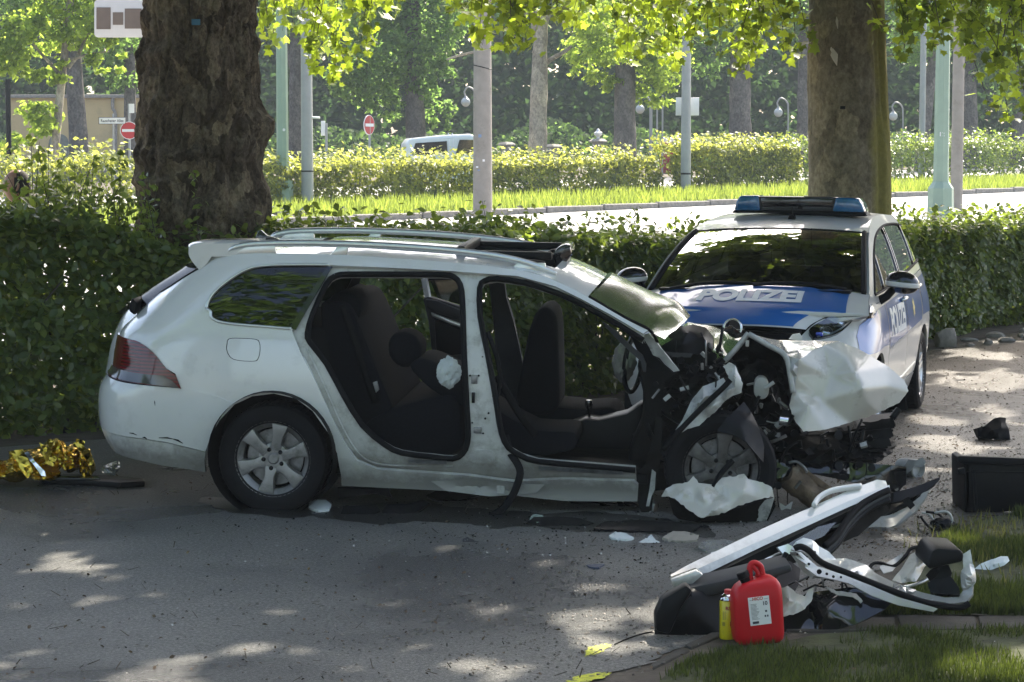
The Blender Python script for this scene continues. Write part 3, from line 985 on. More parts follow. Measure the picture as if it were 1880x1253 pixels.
for root in (bt, rt):
    P, N, U, Z = [], [], [], []
    tw = MB()
    for (px, py, Y, hw_, hh_, n, rr) in SPRAYS:
        if rr is not root: continue
        c = at(px, py, Y)
        sx, sz = hw_ / FPX * Y, hh_ / FPX * Y
        top = c + Vector((RNG.normal() * .25, RNG.normal() * .3 + .2, sz + .6 + RNG.random() * .5))
        nb = max(2, n // 12)
        for k in range(nb):
            e = c + Vector((RNG.uniform(-1, 1) * sx, RNG.normal() * .35, RNG.uniform(-1, .7) * sz))
            mid = top.lerp(e, .55) + Vector((RNG.normal() * .05, 0, .08))
            ps = crom([top, mid, e], 5)
            tw.tube([p - root.location for p in ps], [.009 - .0012 * j * .6 for j in range(len(ps))] if len(ps) < 9 else [max(.002, .009 - .0007 * j) for j in range(len(ps))], n=4, cap=False)
            for j in range(int(n * 2.8 / nb)):
                t = .3 + .7 * RNG.random()
                q = ps[min(len(ps) - 1, int(t * len(ps)))] + Vector((RNG.normal() * sx * .28, RNG.normal() * .14, RNG.normal() * sz * .22))
                P.append(q - root.location)
                N.append((RNG.normal() * .8, -.6 + RNG.normal() * .7, .75 + RNG.normal() * .5))
                U.append((RNG.normal() * .7, RNG.normal() * .5, -1.0))
                Z.append(.055 + .075 * RNG.random())
    tw.build('twig', M['twig'], root, sharp=None, kind='stuff')
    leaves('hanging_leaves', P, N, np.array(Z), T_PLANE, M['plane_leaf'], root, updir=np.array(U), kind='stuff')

# ---- two more trees of the row, standing outside the frame, that shade the lane
for x, y, lab, seed in ((-8.2, 14.2, 'plane tree of the row beyond the left picture edge', 1), (8.6, 26.6, 'plane tree of the row beyond the right picture edge', 2)):
    t_ = empty('plane_tree', (x, y + 1.2, gz(x, y)), lab, 'tree')
    path = [Vector((0, 0, -.1)), Vector((0, 0, 2)), Vector((.05, 0, 4)), Vector((.1, 0, 7))]
    link('trunk', trunk_mesh('trunk', path, [.5, .42, .4, .33], 48, 40, lambda a, z, r: .02 * noise.noise((3 * math.cos(a), 3 * math.sin(a), z))), M['bark_smooth'], t_)
    if seed == 1:
        canopy(t_, [((x, y, 8.0), (3.4, 3.4, 2.4)), ((x + 2.4, y - 2.4, 6.6), (2.8, 2.6, 1.6)), ((x, y, 10.6), (3, 3, 1.6))], 9000, .27)
    else:
        canopy(t_, [((x, y, 8.2), (3.6, 3.4, 2.6)), ((x - 2.6, y - 3.0, 7.4), (2.6, 2.4, 1.7)), ((x, y, 11.0), (3.2, 3.2, 1.8))], 9000, .28)


# ---- park trees beyond the boulevard
def park_tree(label, px, pyb, Y, wpx, lean, blobs, n, bark, leaf, size=.17, top=7.5, limbs=(), grp='park trees across the boulevard'):
    b = at(px, 290, Y)
    g = gz(b.x, b.y)
    root = empty('park_tree', (b.x, b.y, g), label, 'tree', grp)
    r = wpx / FPX * Y / 2
    path = [Vector((0, 0, -.1)), Vector((lean * .25, 0, (top - 0) * .3)), Vector((lean * .6, 0, top * .65)), Vector((lean, 0, top))]
    link('trunk', trunk_mesh('trunk', path, [r * 1.25, r * 1.02, r * .92, r * .7], 20, 24, lambda a, z, r_: r_ * .12 * noise.noise((2 * math.cos(a), 2 * math.sin(a), z * 1.5 + px))), bark, root)
    if limbs:
        mb = MB()
        for (ax, ay, bx, by, r0, r1) in limbs:
            limb(mb, at(ax, ay, Y) - root.location, at(bx, by, Y) - root.location, r0, r1, .08, n=8)
        mb.build('limb', bark, root, sharp=None)
    bl = []
    for (cx, cy, hw_, hh_) in blobs:
        c = at(cx, cy, Y) - root.location
        sc = Y / FPX
        bl.append((c, (hw_ * sc, max(.5, min(hw_, hh_ * 1.5) * sc), hh_ * sc)))
    P, N = crown_pts(bl, n, .35)
    leaves('crown', P, N, RNG.uniform(size * .7, size * 1.3, len(P)), T_FOLD, leaf, root)
    return root


park_tree('slim young tree with bright yellow leaves, at the left picture edge', 92, 285, 60, 15, .75, [(60, 60, 62, 55), (150, 45, 66, 55), (100, 135, 40, 26), (215, 30, 40, 50), (20, 100, 46, 60), (80, 215, 50, 34), (200, 115, 40, 20), (30, 270, 40, 26), (120, -60, 140, 60)], 9000, M['bark_far'], M['far_yellow'], .19, 6.3,
          [(125, 125, 165, 60, .06, .03), (120, 150, 60, 80, .06, .03), (130, 110, 200, 95, .05, .02)])
park_tree('dark leaning trunk in front of the yellow building', 148, 280, 74, 32, -.4, [(150, -30, 120, 50), (200, 60, 60, 60), (40, -10, 80, 50)], 5000, M['bark_grey'], M['far_leaf'], .2, 8)
park_tree('shaded trunk right beside the thick dark plane tree', 240, 280, 78, 22, .0, [(225, 120, 40, 60), (230, 10, 60, 60)], 3200, M['bark_grey'], M['far_leaf'], .2, 8)
park_tree('brown trunk between the green lamp mast and the grey pole', 543, 270, 84, 24, .1, [(560, 20, 70, 60), (500, -30, 70, 40)], 3500, M['bark_grey'], M['far_leaf'], .2, 9, [(545, 150, 520, 60, .15, .06)])
park_tree('leafy tree with brown trunk above the white van', 765, 262, 80, 34, -.2, [(720, 90, 95, 80), (660, 20, 80, 60), (780, 40, 70, 80), (790, 150, 45, 45), (700, 180, 50, 40), (640, 150, 50, 50), (810, 210, 30, 32), (740, -50, 120, 50), (840, 20, 40, 60)], 14000, M['bark_grey'], M['far_leaf'], .2, 8)
park_tree('pale forked plane tree standing just right of the concrete mast', 985, 290, 70, 32, .15, [(1085, 30, 60, 46), (1000, -60, 120, 40), (1120, 90, 50, 30)], 4200, M['bark_far'], M['far_yellow'], .18, 5.6,
          [(985, 100, 1012, 15, .16, .10), (990, 130, 1050, 85, .09, .05), (983, 60, 968, -20, .13, .08), (940, 90, 820, 110, .05, .03)])
park_tree('rough brown trunk left of the white sign pole', 1147, 285, 76, 38, .0, [(1150, 60, 80, 55), (1210, 110, 60, 50), (1080, 100, 50, 40), (1200, 170, 40, 28), (1170, -30, 130, 50), (1110, 150, 36, 22)], 11000, M['bark_grey'], M['far_yellow'], .19, 8)
park_tree('grey brown trunk right of the white sign pole', 1359, 275, 86, 38, -.1, [(1330, 20, 90, 60), (1420, -10, 60, 60), (1300, 110, 40, 36)], 5500, M['bark_grey'], M['far_leaf'], .2, 9)
park_tree('thin dark trunk just left of the mossy tree trunk', 1473, 275, 95, 20, .0, [(1470, 20, 60, 50)], 2500, M['bark_grey'], M['far_leaf'], .2, 9)
park_tree('leaning grey trunk between mossy trunk and green mast', 1690, 262, 90, 20, 1.0, [(1680, 60, 60, 60), (1640, -20, 70, 50)], 4500, M['bark_grey'], M['far_leaf'], .2, 9)
park_tree('dark trunk right of the two masts', 1782, 270, 95, 26, -.3, [(1790, 30, 70, 70), (1830, 100, 50, 60)], 5500, M['bark_grey'], M['far_leaf'], .2, 9)
park_tree('dark trunk at the right picture edge', 1868, 262, 98, 24, .2, [(1850, 60, 70, 70), (1870, 170, 40, 50), (1900, -20, 90, 50)], 6000, M['bark_grey'], M['far_leaf'], .2, 9)

# ---- dark wood behind
nf = 60000
X = RNG.uniform(-42, 48, nf); dd = np.abs(RNG.normal(0, 4.5, nf)); Y = 104 + dd + .12 * X
Z = RNG.random(nf) * 14.5
cl = np.array([noise.noise((a * .16, b * .2, c * .22)) for a, b, c in zip(X, Y, Z)])
Y = Y - 3.5 * cl
keep = cl > -.35
P = np.stack([X, Y, np.minimum(2.0, .021 * (Y - 22)) + Z], 1)[keep]
N = np.stack([RNG.normal(size=nf) * .6, -.7 + RNG.normal(size=nf) * .6, .7 + RNG.normal(size=nf) * .4], 1)[keep]
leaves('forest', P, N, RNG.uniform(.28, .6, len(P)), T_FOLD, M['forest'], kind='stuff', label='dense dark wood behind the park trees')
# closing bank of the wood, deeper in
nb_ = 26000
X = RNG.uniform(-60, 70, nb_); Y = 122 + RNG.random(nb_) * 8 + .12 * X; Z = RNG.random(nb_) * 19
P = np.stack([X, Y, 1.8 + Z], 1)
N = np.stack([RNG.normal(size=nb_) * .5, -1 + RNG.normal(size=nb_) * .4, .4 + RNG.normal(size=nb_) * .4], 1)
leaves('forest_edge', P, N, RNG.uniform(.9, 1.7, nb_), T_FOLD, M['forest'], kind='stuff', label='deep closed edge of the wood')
# low undergrowth in front of the wood
nu = 16000
X = RNG.uniform(-30, 40, nu); Y = 96 + RNG.random(nu) * 6 + .12 * X
Z = RNG.random(nu) * (1.6 + 1.2 * np.array([noise.noise((a * .3, 4, 4)) for a in X]))
P = np.stack([X, Y, 1.55 + Z], 1)
N = np.stack([RNG.normal(size=nu) * .6, -.6 + RNG.normal(size=nu) * .6, .8 + RNG.normal(size=nu) * .4], 1)
leaves('undergrowth', P, N, RNG.uniform(.2, .4, nu), T_FOLD, M['far_leaf'], kind='stuff')

# ---- trees of the row on the photographer's side of the lane; they mirror in paint and glass
for x, y, lab in ((-5.6, 1.0, 'tree of the near row left of the camera'), (5.8, -.5, 'tree of the near row right of the camera'), (.2, -7.0, 'tree straight behind the camera'), (-13, -3, 'farther tree of the near row, left'), (14, -2, 'farther tree of the near row, right')):
    t_ = empty('park_tree', (x, y, 0), lab, 'tree', 'trees of the near row, outside the picture')
    path = [Vector((0, 0, -.1)), Vector((0, 0, 2)), Vector((.1, 0, 4)), Vector((.1, 0, 6.5))]
    link('trunk', trunk_mesh('trunk', path, [.34, .28, .26, .2], 24, 20, lambda a, z, r: .02 * noise.noise((3 * math.cos(a), 3 * math.sin(a), z + x))), M['bark_grey'], t_)
    P, N = crown_pts([(Vector((0, 0, 7.2)), (4.0, 3.6, 2.6)), (Vector((-2.6, 1.2, 5.8)), (2.4, 2.4, 1.5)), (Vector((2.6, 1.4, 6.0)), (2.4, 2.4, 1.5)), (Vector((0, 3.0, 6.2)), (2.6, 2.0, 1.5)), (Vector((.5, .5, 11.0)), (3.2, 3.0, 2.2))], 7400)
    leaves('crown', P, N, RNG.uniform(.22, .36, len(P)), T_FOLD, M['far_leaf'], t_)

# ================================================================== car kit
class Frame:
    """a local frame in the place; unplane() takes a sight line of the survey to a local plane y = c"""
    def __init__(self, M4):
        self.M = M4
        self.I = M4.inverted()
        self.o = self.I @ CAM
        self.R3 = self.I.to_3x3()

    def unplane(self, px, py, y=0.0):
        d = self.R3 @ ray(px, py)
        k = (y - self.o.y) / d.y
        return self.o + d * k

    def unz(self, px, py, z=0.0):
        d = self.R3 @ ray(px, py)
        k = (z - self.o.z) / d.z
        return self.o + d * k

    def unx(self, px, py, x=0.0):
        d = self.R3 @ ray(px, py)
        return self.o + d * ((x - self.o.x) / d.x)

    def proj(self, p):
        return project(self.M @ Vector(p))


class Shell(Frame):
    """body surface pos(t, z): t runs along the flank and round the corners"""
    def __init__(self, M4, fn, side):
        super().__init__(M4)
        self.fn, self.side = fn, side

    def pos(self, t, z, off=0.0, side=None):
        s = self.side if side is None else side
        x, y = self.fn(t, z)
        p = Vector((x, y * s, z))
        if off:
            e = .004
            x1, y1 = self.fn(t + e, z); x0, y0 = self.fn(t - e, z)
            x2, y2 = self.fn(t, z + e); x3, y3 = self.fn(t, z - e)
            a = Vector((x1 - x0, (y1 - y0) * s, 0)); b = Vector((x2 - x3, (y2 - y3) * s, 2 * e))
            n = a.cross(b)
            if n.length > 1e-12:
                n.normalize()
                if n.y * s < -1e-4 or (abs(n.y) < 1e-4 and n.x * (t - 1.2) < 0): n = -n
                p += n * off
        return p

    def tz(self, px, py, guess=None):
        g = self.unplane(px, py, .84 * self.side) if guess is None else None
        t, z = (g.x, g.z) if guess is None else guess
        for _ in range(14):
            u, v = self.proj(self.pos(t, z))
            du, dv = px - u, py - v
            if abs(du) + abs(dv) < .02: break
            e = .003
            ut, vt = self.proj(self.pos(t + e, z)); uz, vz = self.proj(self.pos(t, z + e))
            a, b, c, d = (ut - u) / e, (uz - u) / e, (vt - v) / e, (vz - v) / e
            det = a * d - b * c
            if abs(det) < 1e-6: break
            st = max(-.12, min(.12, (du * d - b * dv) / det)); sz = max(-.12, min(.12, (a * dv - c * du) / det))
            t += st; z += sz
        return Vector((t, z))

    def trace(self, pts, k=1, closed=True, corners=()):
        q = [self.tz(*p) for p in pts]
        return crom([Vector((v.x, v.y)) for v in q], k, closed, corners) if k > 1 else q

    def panel(self, name, outer, holes=(), mat=None, parent=None, off=0.0, thick=.012, step=.035, side=None, sharp=40, **kw):
        """skin piece over polygon outer (t, z), minus holes, with turned-in edges"""
        def dense(P):
            out = []
            n = len(P)
            for i in range(n):
                a, b = Vector(P[i]), Vector(P[(i + 1) % n])
                m = max(1, int((b - a).length / step))
                out += [a + (b - a) * (j / m) for j in range(m)]
            return out
        loops = [dense(outer)] + [dense(h) for h in holes]
        pts, edges = [], []
        for lp_ in loops:
            n0 = len(pts)
            pts += lp_
            edges += [(n0 + i, n0 + (i + 1) % len(lp_)) for i in range(len(lp_))]
        xs = [p[0] for p in loops[0]]; ys = [p[1] for p in loops[0]]
        x = min(xs) + step * .5
        allb = pts[:]
        barr = np.array([(p[0], p[1]) for p in allb])
        while x < max(xs):
            y = min(ys) + step * .5
            while y < max(ys):
                q = Vector((x, y))
                if in_poly(q, loops[0]) and not any(in_poly(q, h) for h in loops[1:]):
                    if np.min((barr[:, 0] - x) ** 2 + (barr[:, 1] - y) ** 2) > (step * .45) ** 2:
                        pts.append(q)
                y += step
            x += step
        v, e, f = cdt(pts, edges, [loops[0]], loops[1:])
        V = [self.pos(q[0], q[1], off, side) for q in v]
        bm = bmesh.new()
        bv = [bm.verts.new(p) for p in V]
        for t in f:
            try: bm.faces.new([bv[i] for i in t])
            except ValueError: pass
        loose = [q for q in bv if not q.link_faces]
        if thick:
            inn = {}
            bes = [ed for ed in bm.edges if len(ed.link_faces) == 1]
            idx = {q: i for i, q in enumerate(bv)}
            for ed in bes:
                for q in ed.verts:
                    if q not in inn:
                        i = idx[q]
                        inn[q] = bm.verts.new(self.pos(v[i][0], v[i][1], off - thick, side))
            for ed in bes:
                a, b = ed.verts
                bm.faces.new([a, b, inn[b], inn[a]])
        for q in loose: bm.verts.remove(q)
        return link(name, bm_mesh(name, bm, sharp), mat, parent, **kw)

    def bead(self, name, pts, r, mat, parent, off=0.0, closed=False, side=None, n=8, flat=1.0, **kw):
        ps = [self.pos(p[0], p[1], off, side) for p in pts]
        if closed: ps.append(ps[0])
        return MB().tube(ps, r, n=n, cap=not closed, flat=flat).build(name, mat, parent, sharp=None, **kw)


def slab(fr, name, pts, y0, y1, mat, parent, bevel=.02, k=1, corners=(), seg=2, shear=(0, 0), sharp=40, **kw):
    """outline seen on the local plane y0, carried back to y1"""
    P = [fr.unplane(px, py, y0) for px, py in pts]
    if k > 1: P = crom(P, k, True, corners)
    return MB().prism(P, (0, 0, 0), (shear[0], y1 - y0, shear[1])).build(name, mat, parent, bevel=bevel, seg=seg, sharp=sharp, **kw)


def sheet(fr, name, outline, ctrl, mat, parent, step=9.0, amp=.012, nscale=9.0, thick=.004, seed=0.0, sharp=30, jag=0.0, relax=0, **kw):
    """bent sheet metal: an outline and fold points (px, py, local y); folds stay straight between the points"""
    cp = [Vector((c[0], c[1])) for c in list(outline) + list(ctrl)]
    cy = [c[2] for c in list(outline) + list(ctrl)]
    no = len(outline)
    v0, e0, f0 = cdt(cp, [(i, (i + 1) % no) for i in range(no)], [cp[:no]], [])
    keyy = []
    for q in v0:
        j = min(range(len(cp)), key=lambda i: (cp[i] - Vector(q)).length)
        keyy.append(cy[j])
    dense, edges = [], []
    for i in range(no):
        a, b = cp[i], cp[(i + 1) % no]
        m = max(1, int((b - a).length / step))
        for j in range(m):
            q = a + (b - a) * (j / m)
            if jag and j: q += Vector((RNG.normal(), RNG.normal())) * jag
            dense.append(q)
    n0 = len(dense)
    inner = []
    xs = [p.x for p in dense]; ys = [p.y for p in dense]
    y = min(ys) + step / 2
    while y < max(ys):
        x = min(xs) + step / 2
        while x < max(xs):
            q = Vector((x + RNG.uniform(-.2, .2) * step, y + RNG.uniform(-.2, .2) * step))
            if in_poly(q, dense): inner.append(q)
            x += step
        y += step
    inner = [q for q in inner if min((q - d_).length for d_ in dense) > step * .4]
    inner += [Vector((c[0], c[1])) for c in ctrl if in_poly(c, dense)]
    v, e, f = cdt(dense + inner, [(i, (i + 1) % n0) for i in range(n0)], [dense], [])

    def yat(q):
        best = None
        for t in f0:
            a, b, c = v0[t[0]], v0[t[1]], v0[t[2]]
            det = (b[1] - c[1]) * (a[0] - c[0]) + (c[0] - b[0]) * (a[1] - c[1])
            if abs(det) < 1e-9: continue
            w0 = ((b[1] - c[1]) * (q[0] - c[0]) + (c[0] - b[0]) * (q[1] - c[1])) / det
            w1 = ((c[1] - a[1]) * (q[0] - c[0]) + (a[0] - c[0]) * (q[1] - c[1])) / det
            w2 = 1 - w0 - w1
            mn = min(w0, w1, w2)
            if best is None or mn > best[0]:
                best = (mn, keyy[t[0]] * w0 + keyy[t[1]] * w1 + keyy[t[2]] * w2)
        return best[1]
    V = []
    for q in v:
        p = fr.unplane(q[0], q[1], yat(q))
        nn = noise.noise((p.x * nscale + seed, p.y * nscale, p.z * nscale)) + .5 * (1 - 2 * abs(noise.noise((p.x * nscale * 1.7 + seed, p.y * 2 * nscale, p.z * 1.7 * nscale))))
        V.append(p + Vector((0, amp * nn, 0)))
    bm = bmesh.new()
    bv = [bm.verts.new(p) for p in V]
    for t in f:
        try: bm.faces.new([bv[i] for i in t])
        except ValueError: pass
    bmesh.ops.recalc_face_normals(bm, faces=bm.faces[:])
    for _ in range(relax):
        new = {q: sum((e.other_vert(q).co for e in q.link_edges), Vector()) / len(q.link_edges) for q in bm.verts if q.link_edges and not q.is_boundary}
        for q, c in new.items(): q.co = q.co.lerp(c, .6)
    if thick:
        bm.normal_update()
        faces = bm.faces[:]
        edge_b = [e for e in bm.edges if len(e.link_faces) == 1]
        back = {q: bm.verts.new(q.co - q.normal * thick) for q in bm.verts[:] if q.link_faces}
        for f_ in faces: bm.faces.new([back[q] for q in reversed(f_.verts)])
        for e in edge_b:
            a_, b_ = e.verts
            bm.faces.new([a_, b_, back[b_], back[a_]])
    for q in [q for q in bm.verts if not q.link_faces]: bm.verts.remove(q)
    return link(name, bm_mesh(name, bm, sharp), mat, parent, **kw)


def wheel(parent, loc, r, w_, side, rim_r, spokes, mat_rim, rot=0.0, steer=0.0, camber=0.0, spoke_w=.075, name='wheel', twin=False, dish=.03, lug=5):
    """wheel with its own tyre, rim, spokes and disc; outer face looks along side * y"""
    root = empty(name)
    root.parent = parent
    root.matrix_local = Matrix.Translation(loc) @ Matrix.Rotation(steer, 4, 'Z') @ Matrix.Rotation(camber, 4, 'X')
    s = side
    prof = [(rim_r - .005, -w_ * .42), (rim_r + .012, -w_ * .48), (r - .045, -w_ * .52), (r - .012, -w_ * .46), (r, -w_ * .36), (r, w_ * .36), (r - .012, w_ * .46), (r - .045, w_ * .52), (rim_r + .02, w_ * .49), (rim_r + .008, w_ * .46), (rim_r - .006, w_ * .42)]
    mb = MB()
    mb.lathe([(a, b * s) for a, b in prof], n=56, axis='Y')
    # tread ribs
    for k in range(56):
        a = 2 * math.pi * k / 56
        mb.box((math.cos(a) * (r + .001), 0, math.sin(a) * (r + .001)), (.006, w_ * .7, .020), Matrix.Rotation(-a, 3, 'Y'))
    mb.build('tyre', M['tyre'], root, sharp=30)
    rb = MB().lathe([(rim_r - .004, -w_ * .42 * s), (rim_r - .03, -w_ * .3 * s), (rim_r - .035, w_ * .25 * s), (rim_r - .014, w_ * .38 * s), (rim_r + .006, w_ * .455 * s), (rim_r + .010, w_ * .44 * s)], n=48, axis='Y')
    rim = rb.build('rim', mat_rim, root, sharp=40)
    MB().lathe([(.0, w_ * .02 * s), (rim_r - .05, w_ * .02 * s), (rim_r - .05, -.01 * s), (0, -.01 * s)], n=32, axis='Y').build('brake_disc', M['steel'], root)
    MB().lathe([(0, -w_ * .2 * s), (rim_r - .02, -w_ * .2 * s)], n=32, axis='Y').build('wheel_well_shade', M['black_soft'], root)
    yo, yi = w_ * (.40 - dish), w_ * .18
    for k in range(spokes):
        a = rot + 2 * math.pi * k / spokes
        def P(rad, tan, y):
            return Vector((math.cos(a) * rad - math.sin(a) * tan, y * s, math.sin(a) * rad + math.cos(a) * tan))
        sp = MB()
        sw = spoke_w
        for (o0, o1) in (((-1, -.16), (.16, 1)) if twin else ((-1, 1),)):
            poly = [(.05, sw * .62 * o0), (.10, sw * .46 * o0), (rim_r * .62, sw * .50 * o0), (rim_r - .012, sw * .80 * o0), (rim_r - .012, sw * .80 * o1), (rim_r * .62, sw * .50 * o1), (.10, sw * .46 * o1), (.05, sw * .62 * o1)]
            n0 = len(poly)
            vs = [P(a_, b_, yo - (a_ / rim_r) ** 2 * -.012) for a_, b_ in poly] + [P(a_, b_ * 1.15, yi) for a_, b_ in poly]
            sp.add(vs, [tuple(range(n0)), tuple(range(2 * n0 - 1, n0 - 1, -1))] + [(i, (i + 1) % n0, n0 + (i + 1) % n0, n0 + i) for i in range(n0)])
        sp.build('spoke', mat_rim, root, bevel=.005, seg=2)
    hb = MB().lathe([(0, (yo + .004) * s), (.026, (yo + .004) * s), (.03, (yo + .001) * s), (.034, (yo - .004) * s), (.075, (yo - .001) * s), (.088, (yo - .008) * s), (.09, yi * s)], n=32, axis='Y')
    hb.build('hub', mat_rim, root)
    bl = MB()
    for k in range(lug):
        a = rot + 2 * math.pi * (k + .5) / lug
        bl.lathe([(0, (yo + .0015) * s), (.0125, (yo + .0015) * s), (.0125, (yo - .01) * s)], c=(math.cos(a) * .056, 0, math.sin(a) * .056), n=12, axis='Y')
    bl.build('wheel_bolt', M['black'], root, sharp=None)
    return root

# ================================================================== white estate car, wrecked
YAW = R(-5.5)
ROLL = R(1.6)
_w = at(502, 842, 12.36)
_fw = Vector((math.cos(YAW), math.sin(YAW), 0)); _rt = Vector((math.sin(YAW), -math.cos(YAW), 0))
_o = _w - _rt * .875
WM = Matrix.Translation((_o.x, _o.y, .03)) @ Matrix.Rotation(YAW, 4, 'Z') @ Matrix.Rotation(ROLL, 4, 'X') @ Matrix.Rotation(R(1.0), 4, 'Y')

_hw = [(.14, .78), (.20, .82), (.30, .862), (.45, .882), (.58, .886), (.72, .878), (.88, .858), (.97, .842), (1.02, .826), (1.15, .775), (1.28, .718), (1.38, .664), (1.44, .610), (1.50, .52)]
_rx = [(.14, -.98), (.25, -1.08), (.38, -1.145), (.55, -1.16), (.66, -1.14), (.74, -1.08), (.86, -1.055), (.96, -1.03), (1.03, -.97), (1.14, -.86), (1.25, -.74), (1.38, -.62), (1.46, -.56)]


def est_fn(t, z):
    hw_ = smooth_tab(_hw, z)
    xr = smooth_tab(_rx, z)
    L = .50
    xc = xr + L
    if t >= xc:
        k = max(0.0, t - 1.35)
        return t, hw_ - .055 * k * k * sst(.85, 1.1, z)
    a = min(math.pi / 2 * 1.15, (xc - t) / L * 1.22)
    n = 2.9
    ca, sa = max(0.0, math.cos(a)), math.sin(min(a, math.pi / 2))
    return xc - L * sa ** (2 / n), hw_ * ca ** (2 / n)


W = Shell(WM, est_fn, -1)
wreck = empty('wrecked_car', mat4=WM, label='white estate car with crushed front end and both side doors removed', cat='car')

def _rear(p):
    # points that wrap round the tail, out of sight, are set by height alone
    if p[0] < 217 and p[1] > 596:
        z = W.tz(236, p[1]).y
        return Vector((smooth_tab(_rx, z) - .075, z))
    return W.tz(*p)


def T(pts, k=1, closed=True, corners=()):
    q = [_rear(p) for p in pts]
    return crom(q, k, closed, corners) if k > 1 else q
ARCH = [(376, 868), (374, 847), (379, 822), (388, 797), (403, 772), (431, 743), (463, 728), (503, 723), (543, 732), (574, 755), (601, 793), (619, 833), (626, 872), (627, 892)]
SHUT = [(606, 487), (720, 492), (830, 498), (950, 507), (1020, 526), (1067, 549), (1121, 578), (1181, 612)]
SHUT_LOW = [(1164, 884), (1032, 880), (942, 885), (862, 874), (755, 867), (692, 862), (655, 846), (634, 815), (612, 772), (582, 706), (552, 648), (536, 607)]
ROOF_EDGE = [(391, 467), (470, 465), (560, 466), (640, 469), (800, 480), (900, 489), (960, 497), (1005, 509), (1045, 527), (1087, 549), (1140, 580), (1191, 606)]
TAIL_TOP = [(369, 491), (340, 508), (300, 534), (262, 563), (236, 581), (214, 596), (207, 622)]
LAMP = [(206, 622), (239, 623), (262, 632), (284, 650), (306, 677), (333, 714), (266, 706), (204, 695)]
SEAM = [(333, 714), (360, 718), (382, 723), (410, 732), (431, 743)]
QWIN = [(379, 567), (386, 547), (408, 524), (454, 495), (489, 488), (560, 486.5), (604, 487), (570, 546), (535, 604), (498, 601), (418, 594), (389, 584)]

# rear quarter with roof side and outer sill: one pressing, with the door hole and the quarter window cut out
skin = [(391, 467)] + ROOF_EDGE[1:] + [(1181, 612)]
skin_px = ROOF_EDGE + [(1181, 613)] + list(reversed(SHUT[:-1])) + \
    list(reversed(SHUT_LOW)) + [(1172, 892), (1170, 921), (1100, 921), (1032, 920), (942, 910), (862, 904), (790, 900), (700, 896), (627, 892)] + \
    list(reversed(ARCH[5:-1])) + list(reversed(SEAM[:-1])) + [(306, 677), (284, 650), (262, 632), (239, 623), (207, 621)] + list(reversed(TAIL_TOP[:-1]))
# the window hole is open towards the door hole; keep a narrow post between
flap_px = [(420, 622), (440, 621), (470, 623), (477, 630), (478, 645), (474, 660), (466, 664), (440, 663), (424, 658), (416, 645), (416, 632)]
qh = T(QWIN, 4, True, (6, 8))
fh = T(flap_px, 3)
sk = T(skin_px)
_j = SHUT_LOW.index((536, 607))
W.panel('side_panel', sk, [qh, fh], M['paint'], wreck, thick=.022, step=.03)
cen = sum((Vector(q) for q in fh), Vector((0, 0))) / len(fh)
W.panel('fuel_flap', [cen + (Vector(q) - cen) * .955 for q in fh], [], M['paint'], wreck, off=-.001, thick=.012)
qc = sum((Vector(q) for q in qh), Vector((0, 0))) / len(qh)
W.panel('quarter_window', [qc + (Vector(q) - qc) * .975 for q in qh], [], M['glass_dark'], wreck, off=-.008, thick=0)
W.bead('window_trim', crom([W.tz(*p) for p in QWIN[:7]], 5)[::1], .0085, M['alu'], wreck, off=.002)
W.bead('window_trim', crom([W.tz(*p) for p in [QWIN[8]] + QWIN[9:] + [QWIN[0]]], 5), .0085, M['alu'], wreck, off=.002)
W.panel('window_post', T([(600, 490), (610, 490), (543, 606), (532, 603)]), [], M['black_gloss'], wreck, off=.003, thick=.01)
# dark backing behind the gaps
W.panel('flap_recess', [cen + (Vector(q) - cen) * 1.08 for q in fh], [], M['black_soft'], wreck, off=-.018, thick=0)

# bumper, lamp, lower valance
bump_px = [(204, 697), (266, 708)] + SEAM[:] + [(403, 772), (389, 797), (380, 822), (377, 829), (262, 805), (190, 791), (172, 782), (169.5, 757), (176, 722), (190, 708)]
W.panel('rear_bumper', T(bump_px), [], M['paint'], wreck, off=.004, thick=.02)
val_px = [(173, 785), (190, 793), (262, 807), (377, 831), (375, 847), (377, 868), (329, 860), (262, 847), (212, 831), (186, 806)]
W.panel('bumper_valance', T(val_px), [], M['paint_dirty'], wreck, off=-.002, thick=.02)
lm = T(LAMP, 3, True, (0, 5, 7))
m_, n_, b_ = new_mat('red_tail_lamp')
b_.inputs['Base Color'].default_value = (.19, .006, .010, 1); b_.inputs['Roughness'].default_value = .12
b_.inputs['Coat Weight'].default_value = .35
wv = n_.nodes.new('ShaderNodeTexWave'); wv.bands_direction = 'Z'; wv.inputs['Scale'].default_value = 16
tcx = n_.nodes.new('ShaderNodeTexCoord'); n_.links.new(tcx.outputs['Object'], wv.inputs[0])
n_.links.new(ramp(n_, wv.outputs[0], [(.2, (.055, .002, .004)), (.8, (.16, .006, .009))]).outputs[0], b_.inputs['Base Color'])
lamp = W.panel('tail_lamp', lm, [], m_, wreck, off=.010, thick=.03, step=.02)
W.panel('lamp_band', T([(206, 676), (300, 690), (318, 700), (330, 713), (266, 705), (205, 693)]), [], pmat('smoked_lamp', (.05, .045, .045), .15, coat=1), lamp, off=.014, thick=.008)
W.panel('lamp_recess', T([(203, 618), (242, 619), (268, 632), (290, 652), (342, 717), (266, 712), (200, 700)]), [], M['black_soft'], wreck, off=-.014, thick=0)
sc = MB()
